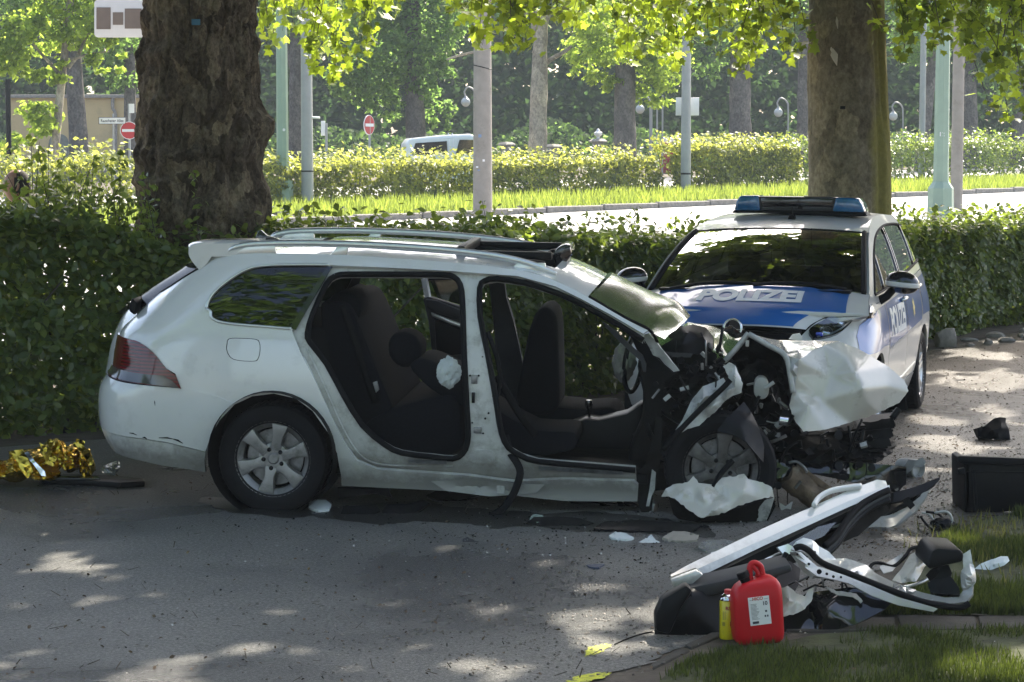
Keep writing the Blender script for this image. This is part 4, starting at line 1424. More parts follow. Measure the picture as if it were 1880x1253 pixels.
for (x0, y0, x1, y1, r_) in ((238, 795, 252, 799, .004), (262, 803, 270, 806, .005), (292, 804, 318, 806, .005), (318, 806, 336, 814, .006), (284, 736, 285, 745, .003)):
    a, b = W.tz(x0, y0), W.tz(x1, y1)
    sc.tube([W.pos(a.x, a.y, .003), W.pos((a.x + b.x) / 2, (a.y + b.y) / 2 + .004, .003), W.pos(b.x, b.y, .003)], [r_ * .5, r_, r_ * .4], n=6)
sc.build('scuff', M['black'], wreck, kind='stuff', sharp=None)

W.bead('tailgate_gap', crom([W.tz(*p) for p in TAIL_TOP[:5]], 4), .010, M['black_soft'], wreck, off=-.004)
# tailgate with glass and spoiler
tg_glass = []
nu_, nv_ = 9, 9
V, F = [], []
edge = [(366, 493), (340, 510), (300, 536), (262, 565), (240, 580)]
ez = [W.tz(*p) for p in edge]
et = crom([W.pos(q.x, q.y, -.01) for q in ez], 3)
for p in et:
    for j in range(11):
        f = j / 10
        y = p.y + (-2 * p.y) * f
        V.append(Vector((p.x - .17 * (1 - (2 * f - 1) ** 4) , y, p.z + .0)))
n11 = 11
F = [(i * n11 + j, i * n11 + j + 1, (i + 1) * n11 + j + 1, (i + 1) * n11 + j) for i in range(len(et) - 1) for j in range(10)]
link('rear_window', mesh('rear_window', V, F), M['glass_rear'], wreck)
ez2 = crom([W.pos(q.x, q.y, -.004) for q in [W.tz(*p) for p in [(240, 580), (222, 588), (210, 600), (205, 640), (203, 690)]]], 3)
V = []
for p in ez2:
    for j in range(11):
        f = j / 10
        V.append(Vector((p.x - .12 * (1 - (2 * f - 1) ** 4), p.y - 2 * p.y * f, p.z)))
F = [(i * n11 + j, i * n11 + j + 1, (i + 1) * n11 + j + 1, (i + 1) * n11 + j) for i in range(len(ez2) - 1) for j in range(10)]
link('tailgate', mesh('tailgate', V, F), M['paint'], wreck)
sl_ = [W.unplane(*p, -.66) for p in ((238, 582), (228, 575), (229, 561), (234, 551), (243, 560))]
MB().prism(sl_, (0, .1, 0), (0, .5, 0)).build('wiper_hub', M['black'], wreck, bevel=.008)
spo = [(349, 455), (352, 448), (370, 444), (393, 443), (470, 442), (470, 466), (391, 467), (382, 480), (369, 492), (357, 478), (350, 466)]
P = crom([W.unplane(px, py, -.575) for px, py in spo], 3, True, (4, 5, 6, 8))
V = []
ys_ = [(-.61, .0, -.012), (-.575, -.012, 0), (-.3, -.05, -.006), (0, -.06, -.022), (.3, -.05, -.04), (.575, -.012, -.06), (.61, 0, -.07)]
for (y, dx, dz) in ys_:
    V += [Vector((p.x + dx, y, p.z + dz)) for p in P]
n0 = len(P)
F = [(i * n0 + j, i * n0 + (j + 1) % n0, (i + 1) * n0 + (j + 1) % n0, (i + 1) * n0 + j) for i in range(len(ys_) - 1) for j in range(n0)]
F += [tuple(range(n0)), tuple(range(len(V) - 1, len(V) - 1 - n0, -1))]
MB().add(V, F).build('roof_spoiler', M['paint'], wreck, sharp=35)

# roof: lofted between the two roof edges, glass panel, slid-open hatch in front
re_ = crom([W.pos(q.x, q.y, -.002) for q in [W.tz(*p) for p in ROOF_EDGE[:10]]], 4)


def roof_loft(name, pts, f0, f1, mat, crown=.060, dz=0.0, nj=14, close=False):
    V = []
    for p in pts:
        for j in range(nj + 1):
            f = f0 + (f1 - f0) * j / nj
            u = 2 * f - 1
            V.append(Vector((p.x + .06 * (1 - u * u) * sst(1.0, 1.7, p.x), p.y - 2 * p.y * f, p.z + crown * sst(-.75, .5, p.x) * (1 - abs(u) ** 2.3) + dz)))
    n = nj + 1
    F = [(i * n + j, i * n + j + 1, (i + 1) * n + j + 1, (i + 1) * n + j) for i in range(len(pts) - 1) for j in range(nj)]
    return link(name, mesh(name, V, F), mat, wreck)


xs_gl0, xs_gl1, xs_open = .18, .98, 1.52
roof_loft('roof', [p for p in re_ if p.x <= xs_gl0], 0, 1, M['paint'])
A_ = [p for p in re_ if xs_gl0 - .06 <= p.x <= 1.62]
roof_loft('roof_rail_base', A_, 0, .16, M['paint'], nj=5)
roof_loft('roof_rail_base', A_, .84, 1, M['paint'], nj=5)
roof_loft('roof_glass', [p for p in re_ if xs_gl0 - .05 <= p.x <= xs_gl1], .158, .842, M['black_gloss'], dz=.004)
roof_loft('headliner', [p for p in re_ if p.x <= xs_gl1], .05, .95, M['grey_trim'], dz=-.05)
_hx = W.unplane(1083, 524, -.60).x
roof_loft('roof_front', [p for p in re_ if 1.50 <= p.x <= _hx], 0, 1, M['paint'])
# open hatch: dark frame, raised deflector
hz = lerp_tab([(p.x, p.z) for p in re_], 1.0) + .07
mb = MB()
for y in (-.40, .40):
    mb.box((1.25, y, hz - .035), (.56, .05, .045))
mb.box((1.0, 0, hz - .015), (.05, .85, .05))
mb.build('hatch_frame', M['black'], wreck, bevel=.008)
dfl = [(800, 448), (830, 446), (905, 452), (985, 459), (1008, 462), (1020, 468), (1024, 482), (1010, 490), (985, 476), (905, 464), (830, 458)]
slab(W, 'hatch_blind', dfl, .42, .36, M['black'], wreck, bevel=.01)
de = [(1018, 484), (1017, 466), (1024, 455), (1036, 450), (1046, 453), (1049, 466), (1045, 476), (1036, 488), (1026, 491)]
slab(W, 'wind_deflector', de, -.16, .20, M['black_gloss'], wreck, bevel=.012, k=3)
mb = MB()
p0, p1 = W.unplane(985, 478, -.2), W.unplane(1040, 458, .2)
mb.tube([p0, (p0 + p1) / 2 + Vector((0, 0, .02)), p1], .012)
p0, p1 = W.unplane(905, 476, -.3), W.unplane(1000, 486, -.25)
mb.tube([p0, p1], .02)
mb.build('hatch_arm', M['black'], wreck, sharp=None)

# roof rails (near one traced, far one its twin)
RAIL = [(418, 463), (428, 456), (445, 451.5), (470, 448.5), (530, 447), (600, 447.5), (700, 451), (800, 457.5), (880, 466), (930, 474), (970, 484), (1000, 495), (1022, 503)]
rp = crom([W.unplane(px, py, -.60) for px, py in RAIL], 4)
for s_ in (1, -1):
    mb = MB()
    pts = [Vector((p.x, p.y * s_, p.z)) for p in rp]
    rs = [.010 + .010 * min(1, min(i, len(pts) - 1 - i) / 5) for i in range(len(pts))]
    mb.tube(pts, rs, n=10, flat=.9)
    r_o = mb.build('roof_rail', M['alu'], wreck, sharp=None)
    for (pxa, pya) in ((470, 455), (620, 459), (965, 489)):
        c = W.unplane(pxa, pya, -.60)
        wd = .12 if pxa != 620 else .05
        mb2 = MB().prism([Vector((c.x - wd, c.y * s_, c.z - .04)), Vector((c.x + wd, c.y * s_, c.z - .04)), Vector((c.x + wd * .7 + .03, c.y * s_, c.z + .02)), Vector((c.x - wd * .6 + .03, c.y * s_, c.z + .02))], (0, -.012, 0), (0, .012, 0))
        mb2.build('rail_foot', M['alu'], r_o, bevel=.005)
fin = [(468, 438), (474, 424), (478, 422.5), (490, 433), (508, 438), (513, 441), (468, 441)]
slab(W, 'roof_antenna', fin, -.02, .02, M['black_gloss'], wreck, bevel=.008)

# door jamb pressing under the missing doors, with both apertures open
AP_R = [(614, 504), (640, 500.5), (720, 500.5), (808, 501), (832, 505), (844, 520), (848, 548), (850, 610), (852, 668), (858, 780), (857, 816), (848, 836), (830, 846), (790, 842), (737, 835), (705, 819), (664, 783), (629, 726), (598, 668), (568, 629), (563, 610), (573, 574), (597, 521)]
AP_F_top = [(1181, 622), (1150, 603), (1121, 586), (1067, 556), (1023, 536), (965, 517), (911, 509), (889, 513), (880, 526), (881, 579), (893, 641), (906, 713), (913, 757), (920, 798), (933, 825), (956, 840), (987, 851), (1080, 860), (1166, 868)]
jamb_px = [(604, 484), (720, 489), (830, 495), (950, 504), (1020, 523), (1067, 546), (1121, 575), (1184, 608)] + AP_F_top + [(1168, 890), (1032, 886), (942, 891), (862, 880), (755, 873), (688, 868), (650, 851), (628, 818), (606, 775), (576, 708), (546, 650), (530, 607)]
jamb_t = T(jamb_px)
apr_t = T(AP_R, 2)
W.panel('door_jamb', jamb_t, [apr_t], M['paint_dirty'], wreck, off=-.030, thick=.05, step=.03)
W.bead('door_seal', apr_t, .017, M['black_soft'], wreck, off=-.026, closed=True, n=8)
apf_t = crom([W.tz(*p) for p in AP_F_top], 2)
W.bead('door_seal', apf_t, .017, M['black_soft'], wreck, off=-.026, n=8)
# stepped flange between outer skin and jamb
W.bead('jamb_flange', crom([W.tz(*p) for p in [(562, 640), (585, 690), (605, 735), (622, 775), (643, 815), (668, 845), (700, 857), (760, 860), (830, 860)]], 3), .006, M['paint_dirty'], wreck, off=-.022)
W.bead('jamb_flange', crom([W.tz(*p) for p in [(556, 655), (580, 705), (598, 748), (614, 785), (630, 812)]], 3), .005, M['paint'], wreck, off=-.020)
# B-pillar hardware
for (px, py, a, b) in ((870, 697, .035, .05), (868, 731, .018, .06), (876, 792, .045, .035), (852, 664, .02, .025), (905, 700, .014, .02)):
    q = W.tz(px, py)
    p = W.pos(q.x, q.y, -.024)
    MB().box(p, (a, .012, b)).build('pillar_bracket', M['steel'] if px != 868 else M['black'], wreck, bevel=.003)
hol = MB()
for (px, py, r_) in ((862, 690, .006), (878, 690, .006), (870, 703, .007), (866, 778, .005), (886, 798, .005), (905, 728, .008), (896, 760, .006), (885, 655, .004), (890, 770, .006)):
    q = W.tz(px, py)
    p = W.pos(q.x, q.y, -.027)
    hol.lathe([(0, -.004), (r_, -.004), (r_, .004)], c=p, n=10, axis='Y')
hol.build('pillar_hole', M['black'], wreck, kind='stuff')
pr = [(867, 832), (878, 829), (893, 829), (903, 834), (908, 852), (902, 856), (868, 853), (863, 845)]
W.panel('pillar_pressing', T(pr, 2), [], M['paint_dirty'], wreck, off=-.022, thick=.010)
for a in ([(750, 846), (820, 848), (820, 853), (750, 851)], [(989, 859), (1143, 868), (1143, 873), (989, 864)]):
    W.panel('sill_trim', T(a), [], M['steel'], wreck, off=-.004, thick=.012)
dent = sheet(W, 'sill_dent', [(790, 884, -.868), (862, 880, -.868), (940, 888, -.872), (1000, 890, -.868), (985, 905, -.865), (900, 912, -.86), (820, 902, -.862)], [(880, 896, -.838), (930, 900, -.85), (840, 893, -.852)], M['paint_dirty'], wreck, step=9, amp=.004, thick=0)
tab = sheet(W, 'sill_tab', [(912, 892, -.875), (926, 893, -.875), (926, 907, -.875), (912, 906, -.875)], [], M['bare'], wreck, step=9, amp=.002)
# spatters on the roof side
# belt hanging out of the sill
mb = MB()
bp = crom([W.unplane(px, py, yy) for px, py, yy in ((928, 800, -.80), (936, 830, -.83), (950, 852, -.89), (955, 870, -.91), (948, 895, -.92), (938, 915, -.93), (922, 935, -.94), (905, 946, -.94), (897, 947, -.95))], 4)
mb.tube(bp, .021, n=6, flat=.18, up=(1, 0, 0))
mb.build('seat_belt', M['black_soft'], wreck, sharp=None)
mb = MB()
bp = crom([W.unplane(px, py, yy) for px, py, yy in ((895, 610, -.78), (905, 635, -.80), (914, 665, -.80), (918, 700, -.80), (912, 730, -.80), (908, 760, -.80))], 4)
mb.tube(bp, .014, n=6)
bp = crom([W.unplane(px, py, yy) for px, py, yy in ((912, 690, -.7), (935, 730, -.7), (960, 770, -.68), (985, 800, -.66))], 4)
mb.tube(bp, .022, n=6, flat=.25, up=(1, 0, 0))
mb.build('seat_belt', M['black_soft'], wreck, sharp=None)

# far side of the shell: same pressing seen from inside
far_out = sk
# the far skin keeps only the parts that show through the openings
W.panel('far_side_panel', sk, [qh], M['paint'], wreck, thick=.02, side=1, step=.05)
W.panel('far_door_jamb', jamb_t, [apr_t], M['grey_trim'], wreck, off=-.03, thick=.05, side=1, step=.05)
W.panel('far_window', qh, [], M['glass_dark'], wreck, off=-.008, thick=0, side=1)
# far rear door standing open: inner card with armrest and grip
fd = [(776, 512), (788, 512), (800, 548), (838, 560), (852, 568), (852, 655), (800, 657), (790, 600), (778, 570)]
fdo = slab(W, 'far_door', [(776, 548), (786, 545), (800, 549), (852, 566), (852, 700), (806, 690), (792, 640), (786, 590)], 1.02, 1.10, M['grey_trim'], wreck, bevel=.015)
MB().tube([W.unplane(779, 512, 1.05), W.unplane(786, 548, 1.05)], .022, n=6).build('window_frame', M['paint_dirty'], fdo)
slab(W, 'window_frame', [(786, 511), (852, 511), (852, 515), (788, 515)], 1.03, 1.07, M['black'], fdo, bevel=.004)
slab(W, 'window_pane', [(789, 514), (852, 514), (852, 562), (803, 547)], 1.05, 1.055, M['glass'], fdo, bevel=0)
slab(W, 'armrest', [(780, 549), (800, 552), (850, 572), (850, 588), (800, 575), (783, 566)], .98, 1.02, M['grey_trim'], fdo, bevel=.012)
slab(W, 'door_grip', [(791, 574), (830, 589), (850, 597), (850, 603), (826, 596), (793, 582)], .97, 1.0, M['alu'], fdo, bevel=.004)
slab(W, 'door_pocket', [(797, 586), (850, 606), (850, 652), (806, 655), (800, 640)], .985, 1.02, M['black'], fdo, bevel=.012)

# cabin
slab(W, 'cabin_floor', [(600, 842), (1190, 872), (1190, 890), (600, 870)], -.78, .80, M['black_soft'], wreck, bevel=.01)
slab(W, 'rear_bulkhead', [(395, 600), (600, 600), (640, 740), (640, 850), (395, 800)], -.60, .62, M['black_soft'], wreck, bevel=.02)
slab(W, 'rear_bench', [(588, 560), (610, 556), (640, 562), (668, 620), (695, 690), (718, 742), (722, 772), (690, 800), (640, 760), (600, 660)], -.60, .60, M['fabric'], wreck, bevel=.04, k=2, seg=3)
for y in (-.52, .22):
    slab(W, 'headrest', [(606, 548), (622, 538), (650, 540), (662, 555), (660, 585), (640, 592), (612, 585)], y, y + .26, M['fabric'], wreck, bevel=.03, k=2)
slab(W, 'rear_cushion', [(665, 782), (715, 752), (770, 735), (825, 725), (842, 738), (846, 800), (830, 838), (720, 832), (690, 812)], -.62, .60, M['fabric'], wreck, bevel=.03, k=2)
mb = MB()
bp = crom([W.unplane(px, py, -.63) for px, py in ((628, 560), (650, 620), (668, 680), (690, 740))], 4)
mb.tube(bp, .022, n=6, flat=.2, up=(1, 0, 0))
mb.build('seat_belt', M['black_soft'], wreck, sharp=None)
slab(W, 'belt_buckle', [(684, 703), (692, 700), (696, 716), (690, 722)], -.645, -.63, M['steel'], wreck, bevel=.003)
# front seats
seat = slab(W, 'reclined_seat', [(752, 672), (768, 660), (790, 662), (830, 680), (880, 700), (900, 730), (898, 762), (868, 752), (830, 740), (792, 716), (768, 694)], -.60, -.12, M['fabric'], wreck, bevel=.04, k=2, seg=3)
slab(W, 'headrest', [(712, 632), (722, 615), (742, 610), (764, 620), (773, 640), (768, 662), (748, 676), (728, 672), (714, 655)], -.50, -.22, M['fabric'], seat, bevel=.035, k=2, seg=3)
for y in (-.42, -.30):
    MB().tube([W.unplane(748, 668, y), W.unplane(772, 676, y)], .007).build('headrest_post', M['steel'], seat, sharp=None)
slab(W, 'seat_cushion', [(880, 742), (925, 760), (980, 790), (1040, 792), (1060, 800), (1050, 828), (960, 838), (890, 815)], -.60, -.12, M['fabric'], wreck, bevel=.04, k=2)
ds = slab(W, 'driver_seat', [(948, 735), (955, 690), (966, 630), (977, 590), (988, 570), (1004, 565), (1018, 575), (1024, 600), (1026, 680), (1027, 740), (1014, 760), (970, 762)], .10, .60, M['fabric'], wreck, bevel=.045, k=2, seg=3)
slab(W, 'driver_cushion', [(950, 740), (1010, 745), (1090, 752), (1130, 750), (1140, 790), (1080, 830), (960, 810)], .12, .62, M['fabric'], wreck, bevel=.04, k=2)
slab(W, 'centre_console', [(1000, 800), (1040, 782), (1075, 770), (1100, 772), (1150, 760), (1180, 740), (1190, 850), (1000, 850)], -.10, .12, M['black'], wreck, bevel=.02)
mb = MB().tube([W.unplane(1082, 768, 0), W.unplane(1081, 748, 0)], .008)
mb.lathe([(0, -.03), (.018, -.028), (.024, 0), (.018, .024), (0, .026)], c=W.unplane(1081, 742, 0), n=12)
mb.build('gear_lever', M['black_gloss'], wreck)


def crumpled(name, fr, px, py, y, rx, ry, rz, mat, parent, amp=.35, seed=0.0, sub=4, nsc=3.0, sharp=30, **kw):
    bm = bmesh.new()
    bmesh.ops.create_icosphere(bm, subdivisions=sub, radius=1)
    c = fr.unplane(px, py, y)
    for v in bm.verts:
        p = v.co.copy()
        q = p * nsc + Vector((seed, seed * .7, seed * 1.3))
        d = 1 + amp * (noise.noise(q) + .6 * (1 - 2 * abs(noise.noise(q * 2.1))) + .25 * noise.noise(q * 5))
        v.co = Vector((p.x * rx * d, p.y * ry * d, p.z * rz * d)) + c
    return link(name, bm_mesh(name, bm, sharp), mat, parent, **kw)


M['airbag'] = pmat('airbag_cloth', (.30, .29, .27), .8, var=.1, vscale=10, bmp=.2, bscale=80, dirt=(.14, .13, .11), dscale=10)
M['airbag_pale'] = pmat('side_airbag_cloth', (.62, .66, .64), .7, var=.06, vscale=10, bmp=.2, bscale=80)
crumpled('side_airbag', W, 824, 684, -.62, .062, .05, .082, M['airbag_pale'], wreck, .22, 3.1)
crumpled('driver_airbag', W, 1146, 665, .10, .065, .14, .11, M['airbag'], wreck, .2, 8.3)
mb = MB()
ring = [W.unplane(1163 + 16 * math.cos(a) + 6 * math.sin(a), 668 - 52 * math.sin(a), .12 + .16 * math.cos(a)) for a in [k * 2 * math.pi / 24 for k in range(25)]]
mb.tube(ring, .015, n=8, cap=False)
mb.build('steering_wheel', M['black'], wreck, sharp=None)

# broken A-pillar, inner trims and dash
sheet(W, 'pillar_trim', [(1103, 588, -.62), (1130, 606, -.63), (1158, 634, -.64), (1180, 652, -.65), (1187, 668, -.66), (1186, 683, -.66), (1181, 683, -.66), (1178, 664, -.65), (1160, 648, -.64), (1130, 620, -.63)], [], M['grey_trim'], wreck, amp=.003, thick=.012)
sheet(W, 'pillar_inner', [(1176, 616, -.66), (1192, 612, -.67), (1215, 640, -.68), (1235, 665, -.69), (1248, 681, -.7), (1238, 683, -.69), (1222, 668, -.66), (1212, 656, -.66), (1200, 652, -.66), (1190, 636, -.65)], [], M['bare'], wreck, amp=.006, thick=.01, jag=1.2)
sheet(W, 'pillar_sleeve', [(1150, 600, -.64), (1182, 618, -.66), (1200, 650, -.66), (1236, 684, -.68), (1195, 676, -.62), (1170, 640, -.60)], [(1190, 655, -.64)], M['black'], wreck, amp=.01, thick=.01)
sheet(W, 'dash_top', [(1210, 640, -.5), (1226, 616, -.45), (1246, 602, -.40), (1272, 596, -.30), (1296, 602, -.30), (1310, 620, -.35), (1308, 640, -.45), (1290, 650, -.5), (1262, 652, -.55), (1232, 656, -.56)], [(1262, 612, -.52), (1290, 618, -.48), (1250, 632, -.58)], M['black'], wreck, step=7, amp=.016, thick=.012)
sheet(W, 'dash_trim', [(1215, 644, -.60), (1240, 648, -.62), (1272, 650, -.62), (1268, 657, -.62), (1236, 656, -.62)], [], M['grey_trim'], wreck, amp=.006)
slab(W, 'dashboard', [(1168, 662), (1200, 650), (1240, 640), (1300, 645), (1320, 700), (1280, 780), (1230, 850), (1190, 872), (1150, 845), (1175, 780), (1180, 720)], -.50, .66, M['cavity'], wreck, bevel=.04, k=2)

# windscreen, cracked and sagging at its foot
_e = [W.pos(q.x, q.y, .002) for q in [W.tz(*p) for p in ROOF_EDGE[8:]]]
_e = [_e[0].lerp(_e[1], .0)] + _e[1:] + [W.unplane(1207, 629, -.68)]
edge_w = [p for p in crom(_e, 8) if p.x >= _hx - .015]
top_n, foot_n = edge_w[0], edge_w[-1]
V, F = [], []
nb2 = 20
for i, p in enumerate(edge_w):
    u = i / (len(edge_w) - 1)
    for j in range(nb2 + 1):
        f = j / nb2
        q = 1 - (2 * f - 1) ** 2
        c = Vector((p.x + .09 * q + .12 * f * u, p.y * (1 - 2 * f), p.z + .07 * q))
        sag = sst(.70, 1.0, u) * (1 - f) ** 1.3
        c += Vector((.04, 0, .02)) * sag + Vector((0, 0, .009)) * noise.noise((c.x * 6, c.y * 6, 1.0)) * sst(.4, 1, u)
        V.append(c)
F = [(i * (nb2 + 1) + j, i * (nb2 + 1) + j + 1, (i + 1) * (nb2 + 1) + j + 1, (i + 1) * (nb2 + 1) + j) for i in range(len(edge_w) - 1) for j in range(nb2)]
link('windscreen', mesh('windscreen', V, F), M['glass_broken'], wreck)
sheet(W, 'windscreen_remnant', [(1196, 622, -.55), (1240, 612, -.4), (1262, 592, -.1), (1310, 600, .1), (1345, 614, .2), (1372, 624, .1), (1352, 640, -.1), (1336, 656, -.25), (1318, 668, -.35), (1306, 676, -.4), (1300, 655, -.42), (1312, 640, -.36), (1310, 618, -.28), (1292, 602, -.2), (1268, 598, -.2), (1240, 620, -.5), (1215, 634, -.56)],
      [(1330, 630, -.05)], M['glass_broken'], wreck, step=8, amp=.02, nscale=14, thick=.004)
MB().tube([p + Vector((0, .008, .0)) for p in edge_w], .009, n=6).build('screen_seal', M['black_soft'], wreck)
# mirror fragment standing on the cowl
sheet(W, 'cowl_fragment', [(1326, 606, .1), (1341, 597, .1), (1368, 617, .1), (1352, 622, .1)], [], M['black_gloss'], wreck, amp=.002, thick=.01)

# folded bonnet
BON = [(1467, 661, -.62), (1490, 645, -.52), (1512, 635, -.46), (1542, 628, -.40), (1570, 638, -.36), (1596, 652, -.33), (1632, 674, -.28), (1661, 699, -.26), (1668, 718, -.28), (1651, 740, -.32), (1614, 758, -.42), (1559, 777, -.56), (1515, 789, -.68), (1475, 793, -.74), (1465, 780, -.72), (1456, 766, -.66), (1449, 744, -.62), (1456, 718, -.62), (1461, 689, -.62)]
BCT = [(1556, 656, -.50), (1570, 684, -.58), (1584, 714, -.60), (1596, 742, -.53), (1524, 690, -.53), (1508, 735, -.60), (1484, 745, -.70), (1634, 708, -.37)]
bon = sheet(W, 'bonnet', BON, BCT, M['paint_crumple'], wreck, step=5, amp=.0012, nscale=24, sharp=30, thick=.004, relax=1, jag=.5)
sheet(W, 'bonnet_top', [(1373, 611, -.55), (1410, 622, -.2), (1431, 625, .05), (1489, 626, .0), (1542, 627, -.36), (1512, 635, -.44), (1492, 643, -.50), (1478, 655, -.56), (1467, 662, -.60), (1443, 653, -.60), (1410, 634, -.58)], [(1470, 640, -.35)], M['paint_crumple'], bon, step=7, amp=.012, thick=.005)
sheet(W, 'bonnet_lip', [(1440, 652, -.61), (1467, 660, -.63), (1463, 690, -.63), (1457, 718, -.63), (1451, 722, -.63), (1449, 690, -.62), (1445, 668, -.61)], [(1456, 680, -.67)], M['bare'], bon, step=7, amp=.006, thick=.012)
mb = MB()
for a in ([(1374, 612, -.57), (1352, 640, -.56), (1326, 668, -.55)], [(1374, 613, -.58), (1410, 634, -.60), (1441, 653, -.62), (1451, 690, -.63), (1456, 722, -.64)]):
    ps = crom([W.unplane(*p) for p in a], 4)
    mb.tube(ps, .016, n=6, flat=.5)
mb.build('bonnet_rim', M['bare'], bon, sharp=None)
for (px, py) in ((1372, 631),):
    p = W.unplane(px, py, -.57)
    MB().box(p, (.02, .006, .035)).build('bonnet_hinge', M['bare'], bon, bevel=.002)
sheet(W, 'bonnet_edge_flap', [(1452, 652, -.2), (1462, 645, -.2), (1475, 640, -.2), (1455, 634, -.1)], [], M['paint_crumple'], bon, step=6, amp=.004)
sheet(W, 'bonnet_edge_flap', [(1448, 623, .1), (1455, 614, .1), (1468, 612, .1), (1474, 620, .1), (1470, 627, .1)], [], M['paint'], bon, step=6, amp=.004)

# engine bay: dark mass, pipes, brackets
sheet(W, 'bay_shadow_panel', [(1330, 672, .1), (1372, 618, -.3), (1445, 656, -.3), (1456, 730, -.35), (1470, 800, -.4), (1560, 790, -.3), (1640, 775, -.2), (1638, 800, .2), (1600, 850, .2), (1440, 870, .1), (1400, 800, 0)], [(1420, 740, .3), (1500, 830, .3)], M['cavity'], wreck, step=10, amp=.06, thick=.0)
for (px, py, y, a, b, c, s_) in ((1290, 700, -.2, .22, .5, .16, 1), (1250, 800, -.15, .24, .5, .2, 2), (1400, 720, .05, .22, .4, .22, 3), (1470, 815, -.1, .26, .45, .13, 4), (1560, 812, .05, .24, .45, .09, 5), (1380, 840, .0, .3, .6, .14, 6), (1240, 660, .1, .2, .4, .1, 8)):
    crumpled('engine_part', W, px, py, y, a, b, c, M['cavity'], wreck, .2, s_ * 1.7, sub=4, nsc=2.2)
mb, ms, mp = MB(), MB(), MB()
ZONES = [((1240, 1330), (660, 760), -.62, 46), ((1345, 1450), (690, 800), -.45, 40), ((1200, 1250), (690, 880), -.6, 20), ((1400, 1470), (770, 900), -.55, 40), ((1450, 1640), (790, 860), -.5, 26), ((1280, 1330), (630, 690), -.5, 18)]
for (xr_, yr_, yy, n) in ZONES:
    for k in range(n):
        px, py = RNG.uniform(*xr_), RNG.uniform(*yr_)
        c = W.unplane(px, py, yy + RNG.normal() * .08)
        kind = RNG.integers(0, 5)
        rot = Matrix.Rotation(RNG.uniform(0, 6.28), 3, 'Y') @ Matrix.Rotation(RNG.normal() * .6, 3, 'X')
        tgt = mb if kind == 2 else (mb, ms, mp, mb, mb)[RNG.integers(0, 5)]
        if kind < 2:
            tgt.box(c, (RNG.uniform(.015, .07), RNG.uniform(.008, .03), RNG.uniform(.008, .03)), rot)
        elif kind == 2:
            tgt.lathe([(0, -.015), (.015 + .015 * RNG.random(), -.015), (.012, .015), (0, .015)], c=c, n=10, axis='Y', rot=rot)
        else:
            e = c + Vector((RNG.normal() * .09, RNG.normal() * .05, RNG.normal() * .08))
            m = (c + e) / 2 + Vector((0, -.02, .03 * RNG.normal()))
            tgt.tube(crom([c, m, e], 4), RNG.uniform(.003, .010), n=6)
mb.build('engine_rubble', M['black'], wreck, kind='stuff', sharp=35)
ms.build('engine_rubble', M['steel'], wreck, kind='stuff', sharp=35)
mp.build('engine_rubble', M['bare'], wreck, kind='stuff', sharp=35)
M['resv'] = pmat('cloudy_reservoir', (.42, .42, .39), .4, var=.1, vscale=10)
slab(W, 'coolant_reservoir', [(1386, 700), (1395, 693), (1408, 697), (1412, 715), (1408, 730), (1396, 734), (1384, 724)], -.55, -.45, M['resv'], wreck, bevel=.015, k=2)
MB().tube([W.unplane(1404, 714, -.56), W.unplane(1421, 702, -.56)], .011, n=8).build('reservoir_neck', M['resv'], wreck)
MB().tube([W.unplane(1431, 772, -.66), W.unplane(1452, 775, -.66)], .028, n=16).build('filter_can', M['chrome'], wreck)

# inner wing, torn rail and liner round the front wheel
sheet(W, 'wing_rail', [(1327, 673, -0.79), (1338, 666, -0.80), (1350, 672, -0.83), (1358, 690, -0.85), (1364, 704, -0.85), (1361, 722, -0.85), (1345, 727, -0.85), (1330, 738, -0.85), (1316, 754, -0.85), (1298, 768, -0.85), (1284, 782, -0.86), (1262, 788, -0.87), (1246, 799, -0.88), (1243, 792, -0.88), (1282, 752, -0.85), (1318, 722, -0.83), (1340, 706, -0.81), (1337, 690, -0.79)], [(1348, 690, -0.89), (1340, 716, -0.90), (1310, 745, -0.90), (1350, 712, -0.87)], M['paint_dirty'], wreck, step=5, amp=.010, nscale=16, jag=.6)
sheet(W, 'wing_inner', [(1240, 790, -0.87), (1254, 770, -0.85), (1268, 738, -0.81), (1290, 710, -0.77), (1316, 700, -0.75), (1328, 694, -0.75), (1332, 700, -0.77), (1306, 726, -0.81), (1270, 764, -0.84)], [(1290, 730, -0.85)], M['bare'], wreck, step=6, amp=.014, nscale=14)
mb = MB(); mb.tube(crom([W.unplane(*p) for p in [(1341, 698, -0.87), (1326, 714, -0.88), (1296, 742, -0.89), (1262, 776, -0.90), (1240, 800, -0.91), (1216, 826, -0.91)]], 4), .016, n=8)
mb.build('wing_seal', M['black_soft'], wreck, sharp=None)
sheet(W, 'wheel_liner', [(1316, 792, -0.93), (1330, 772, -0.91), (1352, 752, -0.85), (1366, 738, -0.79), (1382, 762, -0.79), (1396, 792, -0.81), (1403, 822, -0.85), (1402, 850, -0.89), (1390, 836, -0.93), (1370, 812, -0.95), (1346, 798, -0.95)], [(1372, 770, -0.87), (1384, 810, -0.89), (1360, 784, -0.93)], M['black'], wreck, step=6, amp=.008, thick=.006)
hp = [(1172, 868), (1186, 850), (1200, 800), (1205, 760), (1216, 770), (1214, 830), (1208, 880), (1200, 905), (1196, 940), (1180, 948), (1170, 920)]
sheet(W, 'hinge_post', [(a, b, -.78) for a, b in hp], [], M['cavity'], wreck, step=8, amp=.02)
sheet(W, 'hinge_post_edge', [(1197, 862, -.80), (1204, 868, -.80), (1202, 900, -.80), (1196, 912, -.80), (1192, 930, -.80), (1186, 930, -.80), (1192, 900, -.80)], [], M['bare'], wreck, step=5, amp=.008)
